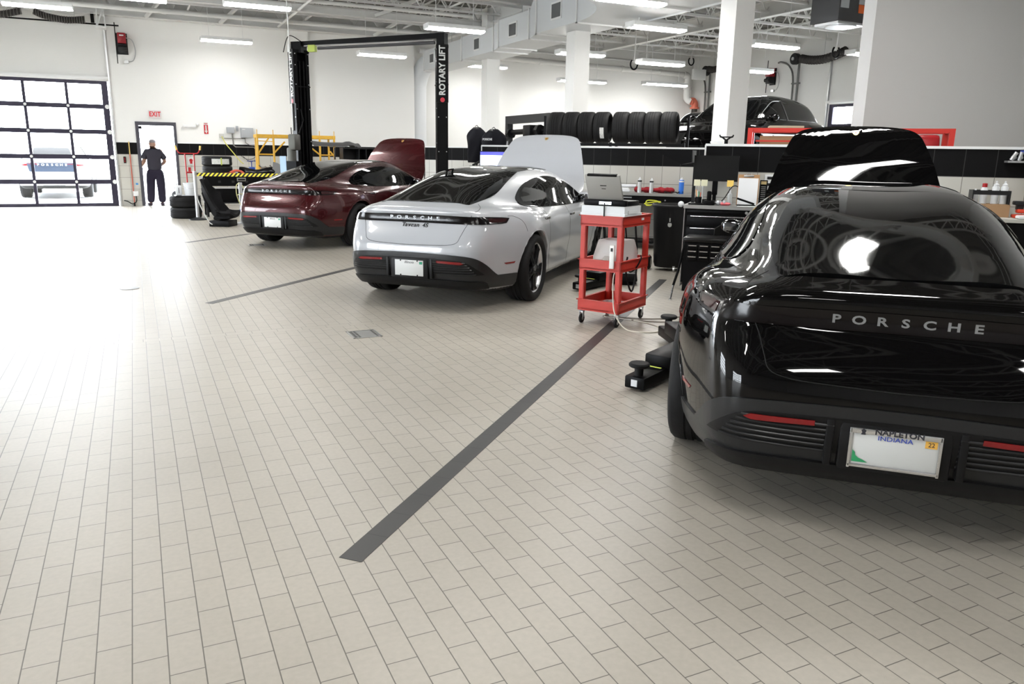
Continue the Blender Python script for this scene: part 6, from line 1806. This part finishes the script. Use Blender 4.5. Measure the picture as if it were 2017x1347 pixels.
m = MB(); rnd = random.Random(4); m.tube(spline([at(13.13, 2.35 - .3 * rnd.random(), .72 + .10 * rnd.random()) for k in range(10)], 5), .010, 6); m.build('cable_run', mat('cable_yellow', (.60, .62, .05), .5), t)
t = thing('shop_display', 'lit computer screen on the low wall behind the white hood', 'monitor', at(13.62, 5.20, 0), BAY)
m = MB(); m.b2((0, -.36, 1.16), (.03, .30, 1.575)); m.b2((.03, -.06, .95), (.06, .0, 1.3)); m.b2((-.05, -.14, .93), (.15, .08, .945)); b = m.build('screen_housing', M_BLACK, t)
m = MB(); m.b2((-.004, -.34, 1.18), (0, .28, 1.50)); m.build('screen_face', mat('screen_lit', (.8, .85, 1), .3, emit=(.75, .85, 1), estr=1.6), b)
m = MB(); m.b2((-.0042, -.34, 1.50), (0, .28, 1.56)); m.build('screen_bar', mat('screen_blue', (.05, .05, .5), .3, emit=(.06, .06, .7), estr=.8), b)
t = thing('computer_desk', 'black desk under the lit screen behind the white car', 'desk', at(13.30, 4.6, 0), BAY)
m = MB(); m.b2((0, 0, .89), (.53, 1.0, .93)); m.build('desk_top', M_BLACK, t)
for y in (.0, .95):
    m = MB(); m.b2((.02, y, 0), (.50, y + .05, .89)); m.build('leg', M_BLACK, t)

# ------------------------------------------------------------------ jackets and bags near the right lift column
def jacket(label, s, t, w_, h_, zt, txt):
    o = thing('seat_cover_jacket' if 0 else 'work_jacket', label, 'jacket', at(s, t, 0), BAY - .25)
    g = []
    prof = [(0, .12), (.05, .24), (.12, .40), (.22, .50), (.5, .50), (.8, .46), (1, .42)]
    for i in range(22):
        v = i / 21; wv = np.interp(v, [p[0] for p in prof], [p[1] for p in prof]) * w_
        row = []
        for k in range(25):
            a = 2 * PI * k / 24
            row.append((.13 * (0.5 + .5 * min(1, v * 3)) * math.cos(a) + .012 * math.sin(5 * a + v * 8), wv * math.sin(a) * (1 + .04 * math.sin(v * 9)), zt - h_ * v))
        g.append(row)
    sh = sheet(g, .008, 'jacket_shell', mat('jacket_black', (.005, .005, .008), .8, spec=.15, bump=(12, .5)), o)
    m = MB(); m.lathe([(.10, -.03), (.075, .0), (.05, .0)], (0, 0, zt - .0), n=20); m.tube([(.0, -.05, zt - .01), (0, 0, zt + .045), (0, .05, zt + .02)], .008, 6); m.build('jacket_collar', M_DKGREY, o)
    m = MB(); m.tube([(0, 0, .02), (0, 0, zt - .2)], .02, 10); m.cyl(.22, .03, (0, 0, .015), n=28); m.tube([(0, -.2, zt - .14), (0, 0, zt - .06), (0, .2, zt - .14)], .012, 8); m.build('coat_stand', M_DKGREY, o)
    if txt:
        for s_, z_, sz in (('PORSCHE', zt - .20, .055), ('Mobil 1', zt - .37, .072)):
            text_obj('jacket_lettering', s_, M_PLATE, sh, (-.165, .05, z_), (0, -1, 0), (0, 0, 1), size=sz, depth=.002, bold=.002)
    return o
jacket('black work jacket with white lettering hung on a stand right of the lift column', 15.35, 5.88, .56, .80, 2.01, True)
jacket('plain black jacket half behind the right lift column', 15.75, 6.42, .46, .72, 2.06, False)
t = thing('floor_jack', 'black long handled floor jack leaning up before the jackets', 'floor jack', at(14.75, 5.75, 0), BAY)
m = MB(); m.tube([(0, .35, 1.30), (0, -.30, 1.62)], .022, 10); m.build('jack_handle', M_DKGREY, t)
m = MB(); m.b2((-.15, -.30, 0), (.15, .30, .9)); m.build('jack_cabinet', M_BLACK, t)
m = MB(); m.bar((-.02, -.08, 1.56), (-.02, -.42, 1.15), .14, .05, bev=.01); m.bar((0, -.12, .9), (0, -.25, 1.3), .10, .10); b = m.build('jack_arm', M_BLACK, t)
m = MB(); m.bar((-.05, -.16, 1.46), (-.05, -.24, 1.36), .04, .02); m.bar((-.05, -.30, 1.28), (-.05, -.36, 1.20), .035, .02); m.build('jack_chrome', M_CHROME, b)
t = thing('metal_case', 'grey metal case on the low wall right of the lettered jacket', 'case', at(17.90, 6.85, 1.684), BAY)
m = MB(); m.b2((-.10, -.30, 0), (.15, .30, .14)); b = m.build('case_body', mat('case_grey', (.22, .22, .24), .4, .5), t)
m = MB(); m.b2((-.12, -.32, .14), (.17, .32, .165)); m.build('case_lid', M_BLACK, b)

# ------------------------------------------------------------------ near bay: tool cabinet desk and its clutter
cbn = thing('tool_chest', 'black tool chest with steel top standing against the near low wall', 'tool chest', W(9.16, -1.30, 0), BAY)
CW = 2.46
m = MB(); m.b2((.02, 0, .10), (.60, CW, .955)); m.build('chest_body', M_BLACK, cbn)
m = MB(); m.b2((-.02, -.01, .955), (.62, CW + .015, .995)); m.build('chest_top', mat('bench_steel', (.42, .42, .41), .35, .6), cbn)
m = MB(); m.b2((.03, CW, .05), (.60, CW + .012, .955)); m.build('chest_side', mat('side_steel', (.35, .34, .33), .35, .7), cbn)
for x in (.1, .5):
    for y in (.12, CW - .12):
        m = MB(); m.cyl(.05, .04, (x, y, .05), RX, 18); m.build('chest_caster', M_RUBB, cbn)
for (y0, y1) in ((.02, 1.2), (1.22, CW - .02)):
    for (z0, z1) in ((.90, .945), (.76, .885), (.62, .75), (.44, .61), (.13, .43)):
        m = MB(); m.box((.02, y1 - y0 - .015, z1 - z0 - .012), (.012, (y0 + y1) / 2, (z0 + z1) / 2), bev=.003); d = m.build('drawer', M_BLACK, cbn)
        if z1 - z0 > .08:
            m = MB(); m.box((.014, y1 - y0 - .10, .012), (-.004, (y0 + y1) / 2, z1 - .016), bev=.003); m.build('drawer_handle', M_CHROME, d)
m = MB(); m.cyl(.016, .012, (-.003, 1.78, .925), RY, 16); m.build('chest_lock', M_STEEL, cbn)
st = thing('rolling_stool', 'black rolling seat with backrest and small drawers before the tool chest', 'stool', W(8.72, .82, 0), BAY)
m = MB(); m.box((.38, .52, .055), (.0, 0, .66), bev=.02); m.build('seat_pad', mat('seat_vinyl', (.006, .006, .006), .3, spec=.3), st)
m = MB(); m.b2((-.17, -.20, .10), (.17, .24, .63)); b = m.build('seat_case', M_BLACK, st)
for k, z in enumerate((.585, .525, .465)):
    for y in (.155, .035, -.085):
        m = MB(); m.box((.012, .11, .05), (-.175, y, z), bev=.002); d = m.build('drawer', M_BLACK, b)
        m = MB(); m.box((.01, .085, .010), (-.183, y, z + .014)); m.build('drawer_handle', M_CHROME, d)
g = []
for i in range(13):
    u = i / 12 * 2 - 1
    g.append([(.10 - .10 * u * u + 0, u * .25 - .30, .66 + .04 + (.17 - .10 * u * u) * (j / 5)) for j in range(6)])
sheet(g, .02, 'seat_back', mat('seat_vinyl', (.006, .006, .006), .3, spec=.3), st)
m = MB(); m.tube([(.10, -.30, .30), (.12, -.32, .72)], .012, 8); m.b2((-.15, -.24, .40), (.15, -.20, .62)); m.build('back_support', M_BLACK, st)
m = MB(); m.bar((-.19, -.235, .44), (-.19, -.235, .62), .004, .05); m.build('side_strip', M_STEEL, st)
for x in (-.14, .14):
    for y in (-.17, .2):
        m = MB(); m.cyl(.045, .03, (x, y, .047), RX, 18); m.build('seat_caster', M_RUBB, st)
m = MB(); m.tube([(-.05, .25, .62), (-.12, .30, .30), (-.20, .33, .16)], .014, 8); m.build('tool_leg', M_BLACK, st)
m = MB(); m.tube([(-.20, .33, .16), (-.24, .345, .01)], .009, 8); m.cyl(.02, .012, (-.24, .345, .007), n=12); m.build('chrome_leg', M_CHROME, st)
# monitor on an arm
mo = thing('flat_monitor', 'large black monitor with sticky notes along its lower edge', 'monitor', W(9.45, .875, 0), BAY)
m = MB(); m.b2((0, -.25, 1.255), (.035, .25, 1.545)); b = m.build('monitor_body', mat('monitor_black', (.004, .004, .004), .5, spec=.2), mo)
m = MB(); m.b2((.035, -.03, 1.10), (.06, .03, 1.42)); m.b2((-.06, -.12, .997), (.16, .12, 1.01)); m.box((.03, .04, .14), (.05, 0, 1.06)); m.build('monitor_stand', M_BLACK, mo)
for k, (y, c) in enumerate(((.20, (.74, .72, .52)), (.118, (.74, .72, .52)), (-.175, (.80, .56, .14)))):
    m = MB(); m.box((.002, .072, .072), (-.006, y, 1.235), Matrix.Rotation(.05, 4, 'Y')); m.build('sticky_note', mat('note_%d' % int(c[1] * 100), c, .7), b)
oh = thing('overhead_tray', 'black angled overhead tray on a post left of the monitor', 'tray', W(9.52, 1.20, 0), BAY)  # angled panel on a post; there is no lamp in it
m = MB(); m.prism([(-.055, 1.60), (.34, 1.60), (.34, 1.575), (.06, 1.44), (-.055, 1.465)], .40, (.255, 0, 0), Matrix(((0, 0, -1, 0), (1, 0, 0, 0), (0, 1, 0, 0), (0, 0, 0, 1)))); m.build('tray_body', M_BLACK, oh)
m = MB(); m.box((.03, .035, .46), (0, -.08, 1.23)); m.build('tray_post', M_DKGREY, oh)
cl_ = thing('clipboard', 'brown clipboard with white sheet standing on the tool chest', 'clipboard', W(9.42, .50, .996), BAY)
m = MB(); m.box((.008, .235, .345), (.0, 0, .172), Matrix.Rotation(.10, 4, 'Y'), bev=.002); b = m.build('board', mat('board_brown2', (.36, .20, .09), .6), cl_)
m = MB(); m.box((.004, .215, .30), (-.009, 0, .155), Matrix.Rotation(.10, 4, 'Y')); m.build('paper_sheet', mat('sheet_white', (.78, .79, .80), .7), cl_)
m = MB(); m.box((.02, .11, .022), (.012, 0, .328), bev=.004); m.tube([(.014, -.03, .335), (.016, -.02, .36), (.017, .02, .36), (.014, .03, .335)], .004, 6); m.build('clip', M_STEEL, b)
t = thing('price_board', 'narrow black notice with gold heading beside the clipboard', 'notice', W(9.50, .335, .996), BAY)
m = MB(); m.box((.006, .085, .285), (0, 0, .143), bev=.002); b = m.build('notice_board', M_BLACK, t)
m = MB(); m.box((.002, .06, .035), (-.004, 0, .255)); m.build('notice_heading', mat('gold_ink', (.50, .38, .18), .5), b)
m = MB()
for k in range(9): m.box((.002, .05, .006), (-.004, 0, .21 - k * .022))
m.build('notice_lines', mat('grey_ink', (.35, .35, .34), .5), b)
t = thing('decal_sheet', 'white sheet with rows of small black decals on the low wall tiles', 'sheet', W(9.775, .18, 1.0), BAY)
m = MB(); m.b2((0, -.16, .02), (.004, .16, .34)); b = m.build('sheet_paper', mat('sheet_white', (.78, .79, .80), .7), t)
m = MB()
for k in range(4):
    for j in range(3): m.box((.003, .065, .032), (-.001, .10 - j * .095, .30 - k * .075))
m.build('decal_marks', M_DKGREY, b)
t = thing('pen_cup', 'black cup with coloured pens under the left sticky notes', 'pen cup', W(9.30, 1.03, .996), BAY)
m = MB(); m.cyl(.035, .085, (0, 0, .0425), n=20); m.cyl(.03, .06, (.0, -.07, .03), n=16); m.build('cup_body', M_BLACK, t)
for k, (c, dx) in enumerate((((.7, .15, .08), -.012), ((.05, .35, .15), .0), ((.8, .8, .75), .012), ((.8, .35, .1), .02))):
    m = MB(); m.tube([(dx * .5, dx, .05), (dx, dx * 1.8, .135 + .01 * k)], .005, 6); m.build('pen', mat('pen_%d' % k, c, .5), t)
t = thing('desk_phone', 'black desk phone with coiled cord on the tool chest', 'phone', W(9.25, .90, .996), BAY)
m = MB(); m.box((.16, .12, .05), (0, 0, .025), bev=.01); m.box((.05, .05, .13), (.02, .01, .09), .2, bev=.015); m.build('phone_body', M_BLACK, t)
m = MB(); m.tube(spline([(.0, -.10, .02), (.0, -.16, .08), (.0, -.23, .20), (.0, -.27, .22), (.0, -.30, .21)], 6), .006, 6); m.build('phone_cord', M_DKGREY, t)
t = thing('pump_bottle', 'clear pump bottle on the tool chest right of the cord', 'bottle', W(9.38, .69, .996), BAY)
m = MB(); m.cyl(.028, .13, (0, 0, .065), n=20, bev=.006); m.build('bottle_body', mat('bottle_clear', (.50, .52, .52), .15), t)
m = MB(); m.cyl(.010, .04, (0, 0, .15), n=12); m.box((.04, .012, .01), (-.01, 0, .172)); m.build('bottle_pump', M_WPLAS, t)
t = thing('plastic_wrap', 'clear crumpled plastic wrap on the tool chest', 'plastic wrap', W(9.25, .775, .996), BAY)
m = MB(); rnd = random.Random(8)
for k in range(6): m.ball(.026, (rnd.uniform(-.04, .04), -.04 + k * .016, .028), (1.3, 1, rnd.uniform(.7, 1.2)), rnd.random(), seg=7)
m.build('wrap_film', mat('wrap_clear', (.42, .43, .45), .15), t)
t = thing('pink_cloth', 'small pink cloth on the tool chest below the orange note', 'cloth', W(9.22, .72, .996), BAY)
m = MB()
for k in range(4): m.ball(.022, (0, -.03 + k * .02, .018), (1.5, 1.2, .8 + .1 * (k % 2)), k, seg=8)
m.build('cloth_body', mat('cloth_pink', (.70, .16, .18), .8), t)
t = thing('keyboard', 'flat black keyboard at the left of the tool chest', 'keyboard', W(9.22, 1.00, .996), BAY)
m = MB(); m.box((.10, .26, .018), (0, 0, .009), bev=.004); m.build('keyboard_body', M_BLACK, t)
t = thing('stapler', 'black stapler with raised arm before the clipboard', 'stapler', W(9.24, .50, .996), BAY + PI / 2 + .2)
m = MB(); m.box((.20, .04, .018), (0, 0, .009), bev=.004); m.bar((-.09, 0, .025), (.10, 0, .085), .035, .022, bev=.006); m.build('stapler_body', M_BLACK, t)
t = thing('papers', 'loose white papers lying flat before the clipboard', 'paper', W(9.20, .44, .996), BAY)
m = MB(); m.box((.10, .30, .004), (0, 0, .002), .1); m.build('paper_sheet', mat('sheet_white', (.78, .79, .80), .7), t)
# wheeled bin
tc_ = thing('trash_can', 'black wheeled waste bin standing between bench and tool chest', 'waste bin', W(10.85, 1.55, 0), BAY)
m = MB(); m.lathe([(0, .05), (.19, .05), (.205, .10), (.245, .86), (.262, .86), (.262, .90), (.245, .90), (.24, .87), (.20, .14), (0, .14)], n=36); m.build('bin_body', M_BLKPL, tc_)
m = MB(); m.tube([(.255 * math.cos(a), .255 * math.sin(a), .885) for a in np.linspace(0, 2 * PI, 37)], .014, 8, cap=False); m.build('bin_rim', mat('rim_grey', (.03, .03, .032), .4), tc_)
m = MB(); m.prism([(-.028, -.02), (-.022, -.045), (0, -.055), (.022, -.045), (.028, -.02), (.02, .0), (-.02, .0)], .003, (-.236, -.02, .66), Matrix(((0, 0, -1, 0), (-1, 0, 0, 0), (0, 1, 0, 0), (0, 0, 0, 1)))); m.box((.003, .014, .05), (-.24, -.02, .70)); m.build('bin_emblem', mat('emblem_pale', (.45, .46, .44), .5), tc_)
for s in (-1, 1):
    m = MB(); m.cyl(.10, .05, (-.05 + .0, s * .26, .10), RX, 26, bev=.02); w_ = m.build('bin_wheel', M_RUBB, tc_)
    m = MB(); m.cyl(.055, .055, (-.05, s * .26, .10), RX, 22); m.build('wheel_hub', mat('hub_cream', (.55, .54, .48), .5), w_)
m = MB(); m.cyl(.03, .02, (-.18, -.10, .03), RX, 12); m.box((.03, .03, .03), (-.17, -.10, .06)); m.build('bin_caster', M_STEEL, tc_)
t = thing('work_lamp', 'small round white lamp head above the rim of the waste bin', 'lamp', W(9.35, 1.215, .94), BAY)
m = MB(); m.ball(.035, (-.05, .01, .05), (1, 1, 1)); m.build('lamp_head', M_WPLAS, t)
m = MB(); m.tube([(0, -.02, .0), (-.02, 0, .03)], .008, 6); m.build('lamp_arm', M_BLACK, t)

# ------------------------------------------------------------------ right edge: shelf with bottles and red tools
bn2 = thing('side_bench', 'grey topped bench at the right edge behind the black car', 'workbench', W(9.14, -4.6, 0), BAY)
m = MB(); m.b2((0, 0, .93), (.62, 3.2, .965)); m.build('bench_top', mat('bench_cream', (.50, .50, .46), .5), bn2)
m = MB(); m.b2((.03, .03, .0), (.60, 3.17, .93)); m.build('bench_body', M_BLACK, bn2)
bxs = thing('bottle_carrier', 'dark carrier holding white bottles on a brown box at the right edge', 'carrier', W(9.50, -1.98, .966), BAY)
m = MB(); m.b2((-.08, -.14, .0), (.14, .10, .13)); m.build('carton', M_CARD, bxs)
m = MB(); m.b2((-.09, -.12, .225), (-.08, .22, .27)); m.b2((.11, -.12, .225), (.12, .22, .27)); m.b2((-.09, .21, .13), (.12, .22, .27)); m.b2((-.09, -.13, .13), (.12, -.12, .27)); m.build('carrier_band', M_DKGREY, bxs)
for k, (y, h, c) in enumerate(((-.085, .235, 'w'), (-.005, .235, 'w'), (.10, .21, 'r'), (.18, .15, 'w'))):
    v = W(9.51, -1.98 + y, 1.098)
    o = thing('bottle', ('rightmost white bottle in the carrier', 'white bottle with dark collar beside the rightmost one', 'white bottle with red cap in the carrier', 'low white bottle at the left of the carrier')[k], 'bottle', v, BAY)
    m = MB(); m.lathe([(0, 0), (.034, 0), (.034, h * .72), (.020, h * .82), (0, h * .83)], n=22); m.build('bottle_body', M_WPLAS, o)
    m = MB(); m.lathe([(.024, h * .74), (.026, h * .84), (.010, h * .90), (.008, h), (0, h)] if c == 'w' else [(.024, h * .80), (.024, h * .98), (0, h)], n=18); m.build('bottle_cap', M_WPLAS if c == 'w' else M_REDP, o)
t = thing('red_tool_box', 'red and black power tool case at the right edge', 'tool', W(9.42, -2.30, .966), BAY)
m = MB(); m.box((.14, .30, .035), (0, 0, .018), bev=.01); m.box((.10, .24, .04), (0, .0, .07), bev=.012); m.build('tool_body', mat('tool_red', (.60, .05, .02), .45), t)
m = MB(); m.box((.12, .10, .04), (.02, .10, .15), bev=.01); m.box((.07, .06, .05), (.02, .09, .11)); m.build('tool_battery', M_DKGREY, t)
t = thing('white_rag', 'folded white cloth below the red tools at the right edge', 'cloth', W(9.24, -2.26, .966), BAY)
m = MB(); m.box((.12, .22, .035), (0, 0, .018), .1, bev=.015); m.build('cloth_body', mat('cloth_white', (.75, .76, .78), .8), t)
t = thing('wall_shelf', 'small metal shelf fixed on the black tiles at the right edge', 'shelf', W(9.786, -2.18, 1.54), BAY)
m = MB(); m.b2((-.16, -.32, -.02), (0, .10, .0)); m.build('shelf_board', M_SILVER, t)
t = thing('shelf_tools', 'silver air tools lying on the small metal shelf', 'tool', W(9.70, -2.22, 1.541), BAY)
m = MB()
for k in range(5): m.cyl(.020, .09, (-.01, .08 - k * .06, .045), Matrix.Rotation(.5 - k * .3, 4, 'X'), 12); m.ball(.022, (.0, .07 - k * .06, .03), seg=8)
m.build('tool_metal', M_STEEL, t)
m = MB(); m.box((.03, .05, .03), (-.01, .0, .09)); m.build('tool_grip', mat('grip_blue', (.03, .06, .35), .5), t)

# ------------------------------------------------------------------ cars parked outside, seen through the panes
def out_car(label, x, y, rz, paint):
    c = copy_tree(suv) if 0 else None
    return c
oc, bvO = simple_car('parked_car', 'pale car with dark tail panel parked outside behind the overhead door panes', PROFILE_SUV, 'suv', mat('outside_white', (.55, .58, .62), .4), (-2.20, 27.2), PI / 2, 0.0, '')
m_ = patch('tail_panel', bvO, ray_rear, rounded([(-.60, .80), (.60, .80), (.66, 1.06), (-.66, 1.06)], .03), .006, mat('tail_panel_dark', (.02, .03, .05), .3), oc, step=.06)
letters_on('tail_lettering', 'PORSCHE', M_PLATE, m_, bvO, .36, -.36, 1.0, .085, sx=1.3)
oc2, bvO2 = simple_car('parked_car', 'pale car parked outside at the left edge of the overhead door', PROFILE_SUV, 'suv', mat('outside_white', (.55, .58, .62), .4), (-4.9, 28.4), PI / 2 + .1, 0.0, '')
t = thing('gas_tank_trailer', 'pale low trailer with dark wheel seen through the exit doorway', 'trailer', (1.45, 26.2, 0))
m = MB(); m.b2((-.55, 0, .18), (.6, .8, .34)); m.build('trailer_bed', mat('bed_grey', (.25, .25, .27), .6), t)
m = MB(); m.cyl(.22, .9, (.0, .4, .56), RY, 24, bev=.05); m.build('trailer_tank', mat('tank_pale', (.62, .62, .64), .5), t)
m = MB(); m.cyl(.14, .10, (-.35, -.02, .14), RX, 22); m.build('trailer_wheel', M_RUBB, t)
